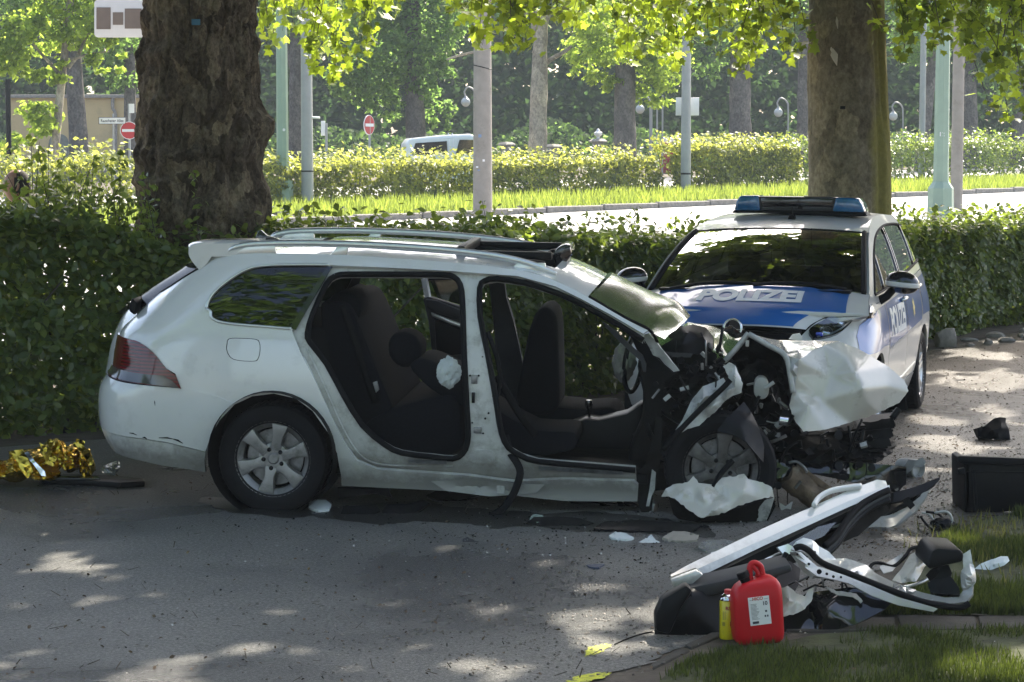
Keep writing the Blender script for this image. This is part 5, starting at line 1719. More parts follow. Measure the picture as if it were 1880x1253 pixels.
sheet(W, 'bay_bracket', [(1398, 852, -.75), (1408, 842, -.75), (1414, 862, -.75), (1422, 880, -.75), (1420, 908, -.75), (1410, 900, -.75), (1402, 880, -.75)], [], M['bare'], wreck, step=5, amp=.02, jag=.8)
# shattered front crossbeam, radiator fins
sheet(W, 'crossbeam', [(1410, 845, -.6), (1480, 838, -.5), (1560, 850, -.45), (1640, 855, -.4), (1664, 858, -.4), (1664, 890, -.4), (1640, 900, -.4), (1560, 885, -.5), (1480, 868, -.55), (1420, 880, -.62)], [(1540, 868, -.55)], M['black_gloss'], wreck, step=9, amp=.012, thick=.03)
rad = MB()
for k in range(9):
    rad.prism([W.unplane(px, py, -.2) for px, py in ((1572 - k, 776 + k * 6), (1640 - k * 2, 770 + k * 6), (1641 - k * 2, 774 + k * 6), (1572 - k, 780 + k * 6))], (0, -.14, 0), (0, .25, 0))
rad.build('radiator_fin', M['black'], wreck, sharp=20, kind='stuff')
for k in range(3):
    sheet(W, 'radiator_edge', [(1582 - k * 4, 776 + k * 18, -.36), (1640 - k * 4, 768 + k * 18, -.36), (1645 - k * 4, 784 + k * 18, -.36), (1590 - k * 4, 788 + k * 18, -.36)], [], M['black'], wreck, step=7, amp=.02, jag=1.2)
MB().tube([W.unplane(1638, 768, -.33), W.unplane(1650, 752, -.3)], .02).build('radiator_stub', M['black'], wreck)

# crumpled wing lying over the front wheel
sheet(W, 'torn_wing', [(1214, 913, -.98), (1222, 898, -1.0), (1240, 889, -1.02), (1262, 886, -1.03), (1273, 874, -1.0), (1282, 887, -1.05), (1306, 890, -1.05), (1318, 878, -1.03), (1345, 876, -1.03), (1366, 870, -1.02), (1374, 880, -1.06), (1400, 886, -1.06), (1418, 897, -1.06), (1421, 914, -1.06), (1404, 914, -1.08), (1380, 922, -1.12), (1350, 932, -1.16), (1320, 946, -1.20), (1287, 951, -1.22), (1266, 938, -1.18), (1246, 922, -1.10), (1228, 912, -1.04)],
      [(1255, 902, -1.09), (1290, 912, -1.17), (1320, 905, -1.08), (1340, 926, -1.17), (1300, 932, -1.17), (1365, 900, -1.14), (1390, 905, -1.10), (1330, 890, -1.10), (1310, 938, -1.24), (1275, 920, -1.12)], M['paint_crumple'], wreck, step=5, amp=.007, nscale=13, jag=.8, sharp=35, relax=1)
sheet(W, 'torn_wing_inside', [(1226, 910, -1.0), (1290, 950, -1.16), (1350, 934, -1.12), (1420, 914, -1.02), (1424, 930, -1.0), (1400, 975, -1.0), (1330, 990, -1.02), (1270, 975, -1.0), (1236, 945, -.98)], [(1320, 960, -1.1)], M['cavity'], wreck, step=8, amp=.015)
sheet(W, 'torn_wing_strip', [(1384, 925, -1.05), (1422, 914, -1.03), (1414, 940, -1.03), (1400, 975, -1.02), (1386, 976, -1.02)], [], M['bare'], wreck, step=7, amp=.008)
sheet(W, 'torn_shard', [(1430, 922, -1.0), (1442, 930, -1.0), (1456, 920, -1.0), (1452, 936, -1.0), (1444, 934, -1.0), (1434, 938, -1.0)], [], M['paint'], wreck, step=5, amp=.006)
MB().tube(crom([W.unplane(*p) for p in [(1345, 846, -.99), (1322, 872, -1.03), (1310, 895, -1.05)]], 4), .016, n=8).build('torn_hose', M['black_soft'], wreck)

# wheels
wz = .31
lr = W.I @ Vector(at(502, 842, 12.36))
wheel(wreck, Vector((lr.x, -.80, lr.z)), .316, .205, -1, .212, 6, M['alloy'], rot=R(78), spoke_w=.058)
wheel(wreck, Vector((lr.x, .80, lr.z - .055)), .316, .205, 1, .212, 6, M['alloy'], rot=R(40))
lf = W.unplane(1322, 864, -.82)
M['alloy_shaded'] = pmat('shaded_alloy', (.16, .15, .145), .5, metal=.6, var=.2, vscale=12, dirt=(.04, .04, .035), dscale=10, dlo=.45, dhi=.75)  # shade on the front wheel put into a darker alloy; dirt mottles it
wheel(wreck, Vector((lf.x, -.735, lf.z + .006)), .312, .205, -1, .212, 6, M['alloy_shaded'], rot=R(85), steer=R(4), spoke_w=.058)
arch = MB()
arch.lathe([(.36, -.30), (.37, .12), (.20, .14)], c=(lr.x, -.66, lr.z + .03), n=40, axis='Y')
arch.build('arch_liner', M['black_soft'], wreck)
# underbody
slab(W, 'underbody', [(420, 858), (640, 880), (1180, 905), (1240, 900), (1240, 860), (420, 830)], -.70, .70, M['cavity'], wreck, bevel=.02)
sheet(W, 'dangling_shield', [(620, 895, -.6), (712, 896, -.6), (720, 914, -.6), (690, 906, -.58), (622, 916, -.6)], [], M['black'], wreck, step=8, amp=.01)
sheet(W, 'dangling_shield', [(1040, 918, -.5), (1120, 922, -.5), (1150, 930, -.5), (1110, 940, -.5), (1060, 935, -.5)], [], M['black'], wreck, step=8, amp=.02)

# ================================================================== police van
_c = ground(1690, 750)
_pc = Vector((3.41, 18.3, gz(3.41, 18.3)))
PA = math.atan2(-.956, -.292)
_pf = Vector((math.cos(PA), math.sin(PA), 0)); _pl = Vector((-math.sin(PA), math.cos(PA), 0))
_po = _pc - _pl * .87
PM = Matrix.Translation((_po.x, _po.y, _pc.z)) @ Matrix.Rotation(PA, 4, 'Z') @ Matrix.Rotation(R(.2), 4, 'Y')
_phw = [(.16, .78), (.24, .84), (.38, .885), (.55, .905), (.75, .915), (.9, .905), (1.0, .885), (1.1, .86), (1.2, .83), (1.35, .775), (1.5, .71), (1.58, .665), (1.66, .60)]
_pxf = [(.16, 3.50), (.30, 3.64), (.5, 3.70), (.62, 3.69), (.74, 3.60), (.84, 3.48), (.95, 3.36), (1.2, 3.3)]
_pxr = [(.2, -.86), (.35, -.94), (.6, -.97), (.9, -.93), (1.1, -.87), (1.35, -.76), (1.6, -.58)]


def pol_fn(t, z):
    h = smooth_tab(_phw, z)
    xf = smooth_tab(_pxf, z); xr = smooth_tab(_pxr, z)
    L, L2 = .80, .60
    n = 2.3
    if t > xf - L and z < 1.0:
        a = min((t - (xf - L)) / L * 1.22, math.pi / 2)
        return xf - L + L * math.sin(a) ** (2 / n), h * max(0.0, math.cos(a)) ** (2 / n)
    if t < xr + L2:
        a = min((xr + L2 - t) / L2 * 1.22, math.pi / 2)
        return xr + L2 - L2 * math.sin(a) ** (2 / n), h * max(0.0, math.cos(a)) ** (2 / n)
    k = max(0.0, t - 1.6)
    return t, h - .035 * k * k * sst(.95, 1.15, z) * .6


PS = Shell(PM, pol_fn, 1)
pol = empty('police_car', mat4=PM, label='silver and blue police people carrier with blue light bar parked beyond the wreck', cat='police car')
M['pol_white'] = pmat('silver_white_paint', (.62, .61, .58), .3, var=.03, vscale=3, coat=.6, dirt=(.45, .40, .32), dscale=6, dlo=.6, dhi=.95)
M['pol_blue'] = pmat('livery_blue', (.014, .12, .40), .28, var=.05, vscale=4, coat=.7)
M['pol_letter'] = pmat('reflective_letter', (.66, .70, .72), .4, var=.05)
M['pol_check'] = pmat('livery_check', (.42, .45, .47), .4, var=.05)


def arc(cx, cz, r, a0, a1, n=16):
    return [(cx + r * math.cos(R(a0 + (a1 - a0) * i / n)), cz + r * math.sin(R(a0 + (a1 - a0) * i / n))) for i in range(n + 1)]


def zs(s):
    return smooth_tab([(-.2, 1.16), (0, 1.135), (.3, 1.085), (.6, 1.025), (.85, .965), (1.0, .915), (1.1, .87)], s)


def bon_edge(s):
    return pol_fn(2.70 + .60 * s, zs(s))


def bon_pt(u, s):
    ex, ey = bon_edge(s)
    xc_ = 2.82 + .725 * s
    z = zs(s) + (.055 - .018 * s) * (1 - abs(u) ** 2.4) - .010 * math.exp(-((abs(u) - .60) / .07) ** 2) * (1 - s)
    return Vector((ex + (xc_ - ex) * (1 - u * u), u * (ey - .002), z))


M['glass_side'] = glass_mat('police_side_glass', (.40, .46, .42), dark=.05, gain=2.4)
ROOFL = [(2.74, 1.135), (2.55, 1.24), (2.32, 1.355), (2.05, 1.46), (1.78, 1.54), (1.45, 1.60), (.9, 1.64), (.2, 1.63), (-.4, 1.585), (-.68, 1.50), (-.80, 1.36)]
DLO = [(2.56, 1.115), (2.38, 1.225), (2.16, 1.335), (1.9, 1.43), (1.6, 1.50), (1.2, 1.545), (.7, 1.565), (.1, 1.55), (-.35, 1.50), (-.60, 1.40), (-.70, 1.30), (-.55, 1.25), (-.2, 1.225), (.5, 1.19), (1.3, 1.155), (2.0, 1.13)]
roofl = crom([Vector(p) for p in ROOFL], 5); dlo = crom([Vector(p) for p in DLO], 4, True, (0, 10))
for sd in (1, -1):
    PS.panel('window_surround', [tuple(v) for v in roofl] + [(-.88, 1.22), (-.5, 1.175), (.5, 1.125), (1.3, 1.095), (2.0, 1.07), (2.62, 1.06)], [[tuple(v) for v in dlo]], M['pol_white'], pol, thick=.02, step=.05, side=sd)
    cs_ = sum(dlo, Vector((0, 0))) / len(dlo)
    PS.panel('side_window', [tuple(cs_ + (v - cs_) * 1.0) for v in dlo], [], M['glass_side'], pol, off=-.006, thick=0, step=.08, side=sd)
    PS.bead('window_seal', [tuple(v) for v in dlo], .010, M['black_soft'], pol, off=.001, closed=True, side=sd)
    for q in ([(2.07, 1.13), (1.99, 1.39)], [(1.15, 1.165), (1.02, 1.55)], [(1.05, 1.17), (.93, 1.555)], [(.06, 1.21), (-.02, 1.54)]):
        PS.bead('window_post', [Vector(q[0]).lerp(Vector(q[1]), i / 6) for i in range(7)], .022, M['black_gloss'], pol, off=-.004, side=sd, flat=.4)
    fa = arc(2.76, .33, .385, 180, 0); ra = arc(0, .33, .385, 180, 0)
    wing = [(2.31, .30), (2.375, .33)] + fa[1:-1] + [(3.14, .33), (3.14, .40), (3.20, .62), (3.05, .70), (2.98, .80), (2.9, .96)] + [(2.78, 1.05), (2.62, 1.0), (2.25, 1.008)]
    PS.panel('front_wing', [(2.28, .33), (2.375, .33)] + fa[1:-1] + [(3.145, .34), (3.16, .55), (3.20, .70), (3.40, .76), (3.40, .86)] + [(t_, zs((t_ - 2.7) / .6) - .004) for t_ in (3.30, 3.2, 3.1, 3.0, 2.9, 2.8, 2.72)] + [(2.62, 1.055), (2.28, 1.065)], [], M['pol_white'], pol, thick=.02, step=.05, side=sd)
    PS.panel('front_door', [(2.27, .36), (2.27, 1.06), (1.3, 1.09), (1.16, 1.094), (1.16, .36)], [], M['pol_white'], pol, thick=.02, step=.06, side=sd)
    PS.panel('rear_door', [(1.15, .36), (1.15, 1.095), (.5, 1.12), (.12, 1.135), (.16, .80), (.30, .62), (.42, .36)], [], M['pol_white'], pol, thick=.02, step=.06, side=sd)
    PS.panel('rear_quarter', [(.41, .34)] + [(a, b) for a, b in reversed(ra[1:-1])] and [(.41, .36), (.29, .615), (.15, .795), (.11, 1.135), (-.5, 1.17), (-.88, 1.215), (-1.0, 1.0), (-1.04, .7), (-1.04, .35), (-.40, .33)] + ra[1:-1], [], M['pol_white'], pol, thick=.02, step=.05, side=sd)
    PS.panel('sill', [(2.37, .20), (2.28, .35), (1.2, .35), (.42, .35), (.38, .20)], [], M['pol_white'], pol, off=.003, thick=.03, step=.08, side=sd)
    PS.panel('front_bumper', [(3.15, .22), (3.15, .54), (3.22, .70), (3.36, .75), (3.95, .75), (3.95, .22)], [], M['pol_white'], pol, thick=.02, step=.06, side=sd)
    PS.bead('sill_line', [(2.25, .44), (1.3, .40), (.5, .44)], .008, M['alu'], pol, off=.002, side=sd)
    # livery
    bands = [('livery_band', [(2.255, .70), (2.255, 1.03), (1.17, 1.065), (1.17, .735)]), ('livery_band', [(1.14, .738), (1.14, 1.066), (.13, 1.10), (.17, .82), (.20, .77)]), ('livery_band', [(.10, .80), (.10, 1.10), (-.5, 1.135), (-.86, 1.165), (-.95, 1.0), (-.99, .82), (-.40, .80)]),
             ('livery_band', [(2.29, .735), (2.29, 1.03), (2.66, 1.02), (2.86, 1.0), (2.92, .93), (3.02, .86), (3.12, .73), (2.9, .73), (2.60, .745)])]
    for nm, poly in bands:
        PS.panel(nm, poly, [], M['pol_blue'], pol, off=.0035, thick=0, step=.07, side=sd)
    ch = MB()
    for k in range(56):
        x = 2.24 - k * .042
        zc = .702 + (2.25 - x) * .018
        zt = 1.035 + (2.25 - x) * .032
        for z in ((zc - .018) if k % 2 else (zc), zt + (.014 if k % 2 else .03)):
            if x < -.05 and z < .8: continue
            ch.add([PS.pos(x, z, .0055, sd), PS.pos(x - .034, z, .0055, sd), PS.pos(x - .034, z + .016, .0055, sd), PS.pos(x, z + .016, .0055, sd)], [(0, 1, 2, 3)])
    ch.build('livery_check', M['pol_check'], pol, kind='stuff', sharp=None)
    for x, z in ((1.32, 1.0), (.30, 1.04)):
        mb = MB()
        mb.tube([PS.pos(x + .10, z, .012, sd), PS.pos(x + .06, z + .005, .035, sd), PS.pos(x - .06, z + .008, .035, sd), PS.pos(x - .11, z + .006, .012, sd)], .014, n=8)
        mb.build('door_handle', M['alu'], pol, sharp=None)


def text_mesh(s, size=1.0, off=.0, shear=0.0):
    cu = bpy.data.curves.new('lettering', 'FONT')
    cu.body = s; cu.size = size; cu.offset = off; cu.shear = shear
    cu.align_x = 'CENTER'; cu.align_y = 'CENTER'
    o = bpy.data.objects.new('lettering', cu)
    COL.objects.link(o)
    dg = bpy.context.evaluated_depsgraph_get()
    me = bpy.data.meshes.new_from_object(o.evaluated_get(dg))
    bpy.data.objects.remove(o)
    bpy.data.curves.remove(cu)
    bm = bmesh.new(); bm.from_mesh(me)
    bmesh.ops.triangulate(bm, faces=bm.faces[:])
    bmesh.ops.subdivide_edges(bm, edges=[e for e in bm.edges if e.calc_length() > size * .12], cuts=2)
    bmesh.ops.triangulate(bm, faces=bm.faces[:])
    bm.to_mesh(me); bm.free()
    return me


def text_on(name, s, size, fn, mat, parent, off=.02, sx=1.0, **kw):
    me = text_mesh(s, size, off)
    for v in me.vertices:
        v.co = fn(v.co.x * sx, v.co.y)
    return link(name, me, mat, parent, smooth=False, **kw)


text_on('door_lettering', 'POLIZEI', .27, lambda u, v: PS.pos(1.72 - u, .875 + v, .007, 1), M['pol_letter'], pol, .012, .92)
text_on('door_lettering', 'POLIZEI', .27, lambda u, v: PS.pos(1.72 + u, .875 + v, .007, -1), M['pol_letter'], pol, .012, .92)
st = MB()
pts = []
for k in range(16):
    a = R(90 + k * 22.5); r_ = .075 if k % 2 == 0 else .045
    pts.append(PS.pos(.72 + r_ * math.cos(a), .90 + r_ * 1.15 * math.sin(a), .006, 1))
st.add(pts, [tuple(range(16))])
st.build('door_star', pmat('star_yellow', (.60, .50, .16), .4), pol, sharp=None)


V, F = [], []
nu_, ns_ = 40, 22
for i in range(ns_ + 1):
    for j in range(nu_ + 1):
        V.append(bon_pt(-1 + 2 * j / nu_, i / ns_))
F = [(i * (nu_ + 1) + j, i * (nu_ + 1) + j + 1, (i + 1) * (nu_ + 1) + j + 1, (i + 1) * (nu_ + 1) + j) for i in range(ns_) for j in range(nu_)]
bonn = link('bonnet', mesh('bonnet', V, F), M['pol_white'], pol)
V = []
for i in range(ns_ + 1):
    for j in range(nu_ + 1):
        s = .02 + .965 * i / ns_
        um = .84 - .02 * s
        V.append(bon_pt((-1 + 2 * j / nu_) * um, s) + Vector((0, 0, .004)))
link('bonnet_livery', mesh('bonnet_livery', V, F), M['pol_blue'], bonn)
text_on('bonnet_lettering', 'POLIZEI', .26, lambda u, v: bon_pt((u + .02) / .86, (.26 - v * 1.15) / .725) + Vector((0, 0, .009)), M['pol_letter'], bonn, .014, .86)

# windscreen, roof
A0 = [PS.pos(v.x, v.y, -.01) for v in roofl if v.x >= 1.77]      # from the cowl up
V = []
for p in A0:
    f = (p.z - A0[0].z) / (A0[-1].z - A0[0].z)
    for j in range(21):
        u = -1 + 2 * j / 20
        V.append((p.x + (.14 - .03 * f) * (1 - u * u), u * (p.y - .035), p.z + .028 * (1 - u * u) + .004))
F = [(i * 21 + j, i * 21 + j + 1, (i + 1) * 21 + j + 1, (i + 1) * 21 + j) for i in range(len(A0) - 1) for j in range(20)]
M['glass_screen'] = glass_mat('windscreen_glass', (.60, .66, .62), dark=.08, gain=3.4)
link('windscreen', mesh('windscreen', V, F), M['glass_screen'], pol)
for sd in (1, -1):
    MB().tube([Vector((p.x + .008, (p.y - .028) * sd, p.z + .004)) for p in A0], .020, n=6).build('screen_seal', M['black_soft'], pol, sharp=None)
A1 = [PS.pos(v.x, v.y, -.002) for v in roofl if v.x <= 1.80]
V = []
for p in A1:
    for j in range(21):
        u = -1 + 2 * j / 20
        V.append((p.x + .11 * (1 - u * u) * sst(.9, 1.78, p.x) - .10 * (1 - u * u) * sst(-.3, -.8, p.x) * 0, u * p.y, p.z + .035 * (1 - abs(u) ** 2.4)))
F = [(i * 21 + j, i * 21 + j + 1, (i + 1) * 21 + j + 1, (i + 1) * 21 + j) for i in range(len(A1) - 1) for j in range(20)]
link('roof', mesh('roof', V, F), M['pol_white'], pol)
V = [Vector((p.x, p.y * (1 - 2 * j / 8), p.z)) for p in [PS.pos(-.80, 1.34), PS.pos(-.86, 1.15)] for j in range(9)]
link('rear_window', mesh('rear_window', V, [(j, j + 1, 9 + j + 1, 9 + j) for j in range(8)]), M['glass'], pol)
V = [Vector((p.x - .05, p.y * (1 - 2 * j / 8), p.z)) for p in [PS.pos(-.88, 1.14), PS.pos(-.96, .6), PS.pos(-.92, .3)] for j in range(9)]
link('tailgate', mesh('tailgate', V, [(i * 9 + j, i * 9 + j + 1, (i + 1) * 9 + j + 1, (i + 1) * 9 + j) for i in range(2) for j in range(8)]), M['pol_white'], pol)
# cowl and wipers
cw = MB()
cw.box((2.76, 0, 1.15), (.16, 1.40, .02))
cw.build('cowl', M['black'], pol)
for a, b in (((2.84, -.62, 1.155), (2.80, .05, 1.195)), ((2.86, .0, 1.195), (2.74, .66, 1.165))):
    m = (Vector(a) + Vector(b)) / 2 + Vector((.0, 0, .03))
    MB().tube(crom([Vector(a), m, Vector(b)], 5), .012, n=6).build('wiper', M['black'], pol, sharp=None)

# nose: grille, emblem, lamps
gr = MB()
for sd in (1, -1):
    PS.panel('grille', [(3.34, .77), (3.34, .90), (3.5, .935), (3.95, .955), (3.95, .77)], [], M['black_gloss'], pol, off=-.012, thick=.01, side=sd)
    PS.bead('grille_bar', [(3.34 + k * .05, .83 + .002 * k) for k in range(13)], .012, M['chrome'], pol, off=.0, side=sd, flat=.6)
    PS.bead('grille_bar', [(3.34 + k * .05, .90 + .002 * k) for k in range(13)], .010, M['black'], pol, off=.0, side=sd, flat=.6)
c = Vector((3.57, 0, .935))
mb = MB()
mb.tube([c + Vector((.03 - .02 * math.sin(a), .062 * math.cos(a), .062 * math.sin(a))) for a in [k * 2 * math.pi / 28 for k in range(29)]], .009, n=8, cap=False)
em = mb.build('emblem', M['chrome'], pol, sharp=None)
MB().prism([c + Vector((.035, y, z)) for y, z in ((-.085, .004), (.015, .008), (-.005, -.004), (.085, -.002), (.085, -.006), (-.02, -.012), (.0, .0), (-.085, -.001))], (0, 0, 0), (-.012, 0, 0)).build('emblem_bolt', M['chrome'], em)
MB().lathe([(0, .0), (.055, .0), (.058, -.02)], c=c + Vector((.02, 0, 0)), n=24, axis='Y', rot=Matrix.Rotation(R(-90), 3, 'Z')).build('emblem_disc', M['black_gloss'], em)
LAMPZ = [(2.90, 1.065), (2.93, 1.0), (3.00, .94), (3.12, .885), (3.25, .855), (3.34, .845), (3.31, .895), (3.20, .955), (3.06, 1.015)]
lampf = glass_mat('lamp_glass', (.8, .85, .9), dark=.03)
for sd in (1, -1):
    lt = crom([Vector(p) for p in LAMPZ], 3, True, (0, 5))
    hl = PS.panel('headlamp', [tuple(v) for v in lt], [], M['black_gloss'], pol, off=.004, thick=.03, side=sd)
    PS.panel('lens', [tuple(v) for v in lt], [], lampf, hl, off=.022, thick=.02, side=sd)
    mb = MB()
    for (t, z, r_) in ((3.19, .905, .040), (3.05, .965, .034)):
        p = PS.pos(t, z, .012, sd)
        nn = (PS.pos(t, z, .1, sd) - PS.pos(t, z, 0, sd)).normalized()
        q = nn.to_track_quat('Y', 'Z').to_matrix()
        mb.lathe([(0, .0), (r_ * .7, .004), (r_, .0), (r_ + .008, -.01)], c=p, n=18, axis='Y', rot=q)
    mb.build('projector', M['chrome'], hl, sharp=40)
    PS.bead('lamp_strip', [(3.30, .86), (3.2, .875), (3.1, .905), (2.98, .965)], .006, M['alu'], hl, off=.016, side=sd)
    e_ = MB().box(PS.pos(3.27, .875, .014, sd), (.04, .05, .03)).build('parking_lamp', pmat('blue_lamp_glass', (.05, .08, .6), .2, coat=1), hl, bevel=.008)

# light bar
bx_ = 1.22
lens_m = pmat('blue_dome', (.010, .11, .26), .12, var=.2, vscale=20, coat=1)
ub = empty('light_bar'); ub.parent = pol; ub.location = (0, 0, 0)
def upx(l): return [PS.unx(px, py, bx_) for px, py in l]
zb_ = PS.unx(1472, 388, bx_).z
MB().prism(upx([(1347, 391), (1352, 385), (1400, 385), (1530, 387), (1592, 390), (1596, 397), (1540, 397), (1400, 391)]), (.10, 0, 0), (-.12, 0, 0)).build('bar_base', M['black'], ub, bevel=.01)
for l in ([(1353, 386), (1357, 370), (1364, 359), (1398, 359), (1401, 386)], [(1532, 388), (1539, 362), (1578, 364), (1586, 374), (1592, 390)]):
    MB().prism(upx(l), (.13, 0, 0), (-.14, 0, 0)).build('blue_dome', lens_m, ub, bevel=.018, seg=3)
MB().prism(upx([(1401, 386), (1398, 360), (1539, 362), (1533, 387)]), (.115, 0, 0), (-.12, 0, 0)).build('sign_box', M['black_gloss'], ub, bevel=.008)
fr_ = MB()
for l in ([(1399, 361), (1539, 363), (1539, 365), (1399, 363)], [(1401, 383), (1533, 385), (1533, 387), (1401, 385)], [(1398, 361), (1401, 361), (1404, 386), (1401, 386)], [(1536, 363), (1539, 363), (1535, 387), (1531, 387)]):
    fr_.prism(upx(l), (.12, 0, 0), (.10, 0, 0))
fr_.build('sign_frame', M['grey_trim'], ub, sharp=30, kind='stuff')
p = PS.unx(1454, 402, 1.55)
an = MB().tube([p, p + Vector((-.01, 0, .10))], [.006, .004], n=6)
an.prism([p + Vector((.03, y, z)) for y, z in ((-.03, -.01), (.03, -.01), (.018, .03), (-.018, .03))], (0, 0, 0), (-.07, 0, 0))
an.build('aerial', M['black'], pol, sharp=35)

# mirrors
for sd in (1, -1):
    b = PS.pos(2.42, 1.10, .0, sd)
    c = b + Vector((-.03, .17 * sd, .10))
    bm = bmesh.new()
    bmesh.ops.create_uvsphere(bm, u_segments=18, v_segments=12, radius=1)
    for v in bm.verts:
        v.co = Vector((v.co.x * .085 * (1.2 if v.co.x > 0 else .7), v.co.y * .125, v.co.z * .085 + v.co.y * sd * -.012)) + c
    mr = link('door_mirror', bm_mesh('door_mirror', bm, 40), M['black_gloss'], pol)
    MB().tube([b + Vector((0, -.02 * sd, -.05)), b + Vector((-.01, .06 * sd, .0)), c + Vector((-.01, -.06 * sd, -.04))], [.035, .03, .03], n=8).build('mirror_arm', M['black'], mr, sharp=None)
    bm = bmesh.new()
    bmesh.ops.create_uvsphere(bm, u_segments=18, v_segments=12, radius=1)
    for v in bm.verts:
        v.co = Vector((v.co.x * .088 * (1.2 if v.co.x > 0 else .7), v.co.y * .128, max(-.35, min(.12, v.co.z)) * .085 + v.co.y * sd * -.012 - .004)) + c
    link('mirror_band', bm_mesh('mirror_band', bm, 40), M['pol_white'], mr)

# wheels, cabin
for x, sd in ((0, 1), (2.76, 1), (0, -1), (2.76, -1)):
    wheel(pol, Vector((x, .79 * sd, .332)), .332, .225, sd, .225, 5, M['alloy_bright'], rot=R(18), spoke_w=.085, twin=True, name='wheel', steer=R(0))
    MB().lathe([(.385, -.28 * sd), (.39, .10 * sd), (.2, .12 * sd)], c=(x, .70 * sd, .34), n=36, axis='Y').build('arch_liner', M['black_soft'], pol)
MB().box((1.35, 0, .26), (4.2, 1.5, .12)).build('underbody', M['cavity'], pol)
MB().box((1.0, 0, .40), (3.2, 1.5, .06)).build('cabin_floor', M['black_soft'], pol)
for y in (.38, -.38):
    s_ = MB().prism([Vector((x, 0, z)) for x, z in ((1.85, .55), (1.5, .55), (1.2, 1.15), (1.28, 1.18), (1.55, .72), (1.85, .68))], (0, y - .25, 0), (0, y + .25, 0)).build('front_seat', M['fabric'], pol, bevel=.04)
    MB().box((1.22, y, 1.27), (.10, .26, .18)).build('headrest', M['fabric'], s_, bevel=.04, seg=3)
MB().box((.35, 0, .9), (.2, 1.3, .6)).build('rear_bench', M['fabric'], pol, bevel=.05)
MB().prism([Vector((x, 0, z)) for x, z in ((2.75, .7), (2.70, 1.09), (2.3, 1.07), (2.1, .97), (2.15, .6))], (0, -.72, 0), (0, .72, 0)).build('dashboard', M['black'], pol, bevel=.03)
c = Vector((2.02, .38, .96))
MB().tube([c + Vector((.06 * math.sin(a), .18 * math.cos(a), .17 * math.sin(a))) for a in [k * 2 * math.pi / 24 for k in range(25)]], .014, n=8, cap=False).build('steering_wheel', M['black'], pol, sharp=None)
gm = MB()
for k in range(12):
    gm.tube([Vector((.62, -.60 + k * .11, 1.02)), Vector((.62, -.60 + k * .11, 1.55))], .003, n=4)
for k in range(6):
    gm.tube([Vector((.62, -.62, 1.04 + k * .1)), Vector((.62, .62, 1.04 + k * .1))], .003, n=4)
gm.build('cargo_net', M['black'], pol, kind='stuff', sharp=None)

# ================================================================== things left lying about
GF = lambda px, py: Frame(Matrix.Translation(ground(px, py)))


def lying(name, px, py, label, cat, group=None):
    g = ground(px, py)
    e = empty(name, g, label, cat, group)
    return e, Frame(Matrix.Translation(g))


# ---- first car door, leaning on edge in the pile
d1, D1 = lying('car_door', 1330, 1168, 'white car door lying tilted with its long shiny edge up, behind the red canister', 'car door', 'removed car doors')
yd = lambda px, o=0.0: .20 + .84 * (px - 1231) / 401 + o
def D1s(name, pts, mat, o_top=0.0, thick=.012, step=8, amp=.0015):
    sheet(D1, name, [(px, py, yd(px, o)) for px, py, o in pts], [], mat, d1, step=step, amp=amp, thick=thick, relax=2, sharp=50)
D1s('outer_skin', [(1231, 1056, .08), (1262, 1038, .09), (1400, 971, .09), (1560, 900, .09), (1610, 881, .09), (1626, 883, .07), (1632, 899, .0), (1560, 930, .0), (1400, 1003, .0), (1290, 1056, .0), (1240, 1071, .02)], M['paint'])
D1s('outer_skin', [(1240, 1063, .01), (1400, 992, .01), (1560, 920, .01), (1632, 892, .01), (1633, 900, -.012), (1560, 931, -.012), (1400, 1004, -.012), (1290, 1057, -.012), (1242, 1072, -.012)], M['paint'], thick=.006)
D1s('door_edge', [(1236, 1073, -.01), (1290, 1057, -.01), (1400, 1004, -.01), (1560, 931, -.01), (1632, 901, -.01), (1632, 916, .0), (1545, 956, .0), (1400, 1030, .0), (1262, 1092, .0)], M['black'], thick=.03)
MB().tube(crom([D1.unplane(px, py, yd(px, -.04)) for px, py in [(1262, 1096), (1330, 1064), (1420, 1022), (1500, 984), (1556, 958)]], 5), .011, n=8, flat=.6).build('chrome_strip', M['alu'], d1, sharp=None)
sheet(D1, 'door_pane', [(1430, 1008, .55), (1500, 968, .72), (1560, 940, .88), (1600, 926, .96), (1588, 945, .9), (1560, 962, .84), (1500, 990, .7), (1440, 1018, .55)], [], M['glass_clear'], d1, step=8, amp=.002, thick=.006)
sheet(D1, 'door_sleeve', [(1425, 1006, .54), (1445, 1000, .57), (1462, 1010, .57), (1440, 1024, .54)], [], M['alu'], d1, step=8, amp=.002, thick=.01)
for k, (a, b, m_) in enumerate(((0, .016, 'black_soft'), (9, .012, 'grey_trim'), (17, .014, 'black'))):
    MB().tube(crom([D1.unplane(*p) for p in [(1632, 900 + a, .98), (1610, 910 + a, .94), (1580, 928 + a * 1.1, .88), (1555, 955 + a * 1.1, .80), (1535, 985 + a, .72), (1515, 1003 + a, .66)]], 5), b, n=8).build('frame_seal', M[m_], d1, sharp=None)
sheet(D1, 'door_inside', [(1262, 1094, .20), (1400, 1032, .5), (1545, 958, .86), (1632, 918, 1.04), (1628, 935, 1.04), (1570, 985, .9), (1500, 1012, .75), (1420, 1048, .55), (1290, 1085, .30)], [], M['cavity'], d1, step=9, amp=.01, thick=.02)
MB().tube(crom([D1.unplane(*p) for p in [(1494, 929, .80), (1503, 915, .85), (1522, 903, .90), (1548, 897, .95), (1580, 893, 1.0)]], 5), .016, n=8, flat=.7).build('door_handle', M['paint'], d1, sharp=None)
slab(D1, 'door_end_cap', [(1231, 1066), (1280, 1048), (1292, 1056), (1270, 1075), (1250, 1083), (1236, 1080)], .12, .2, M['paint'], d1, bevel=.008)
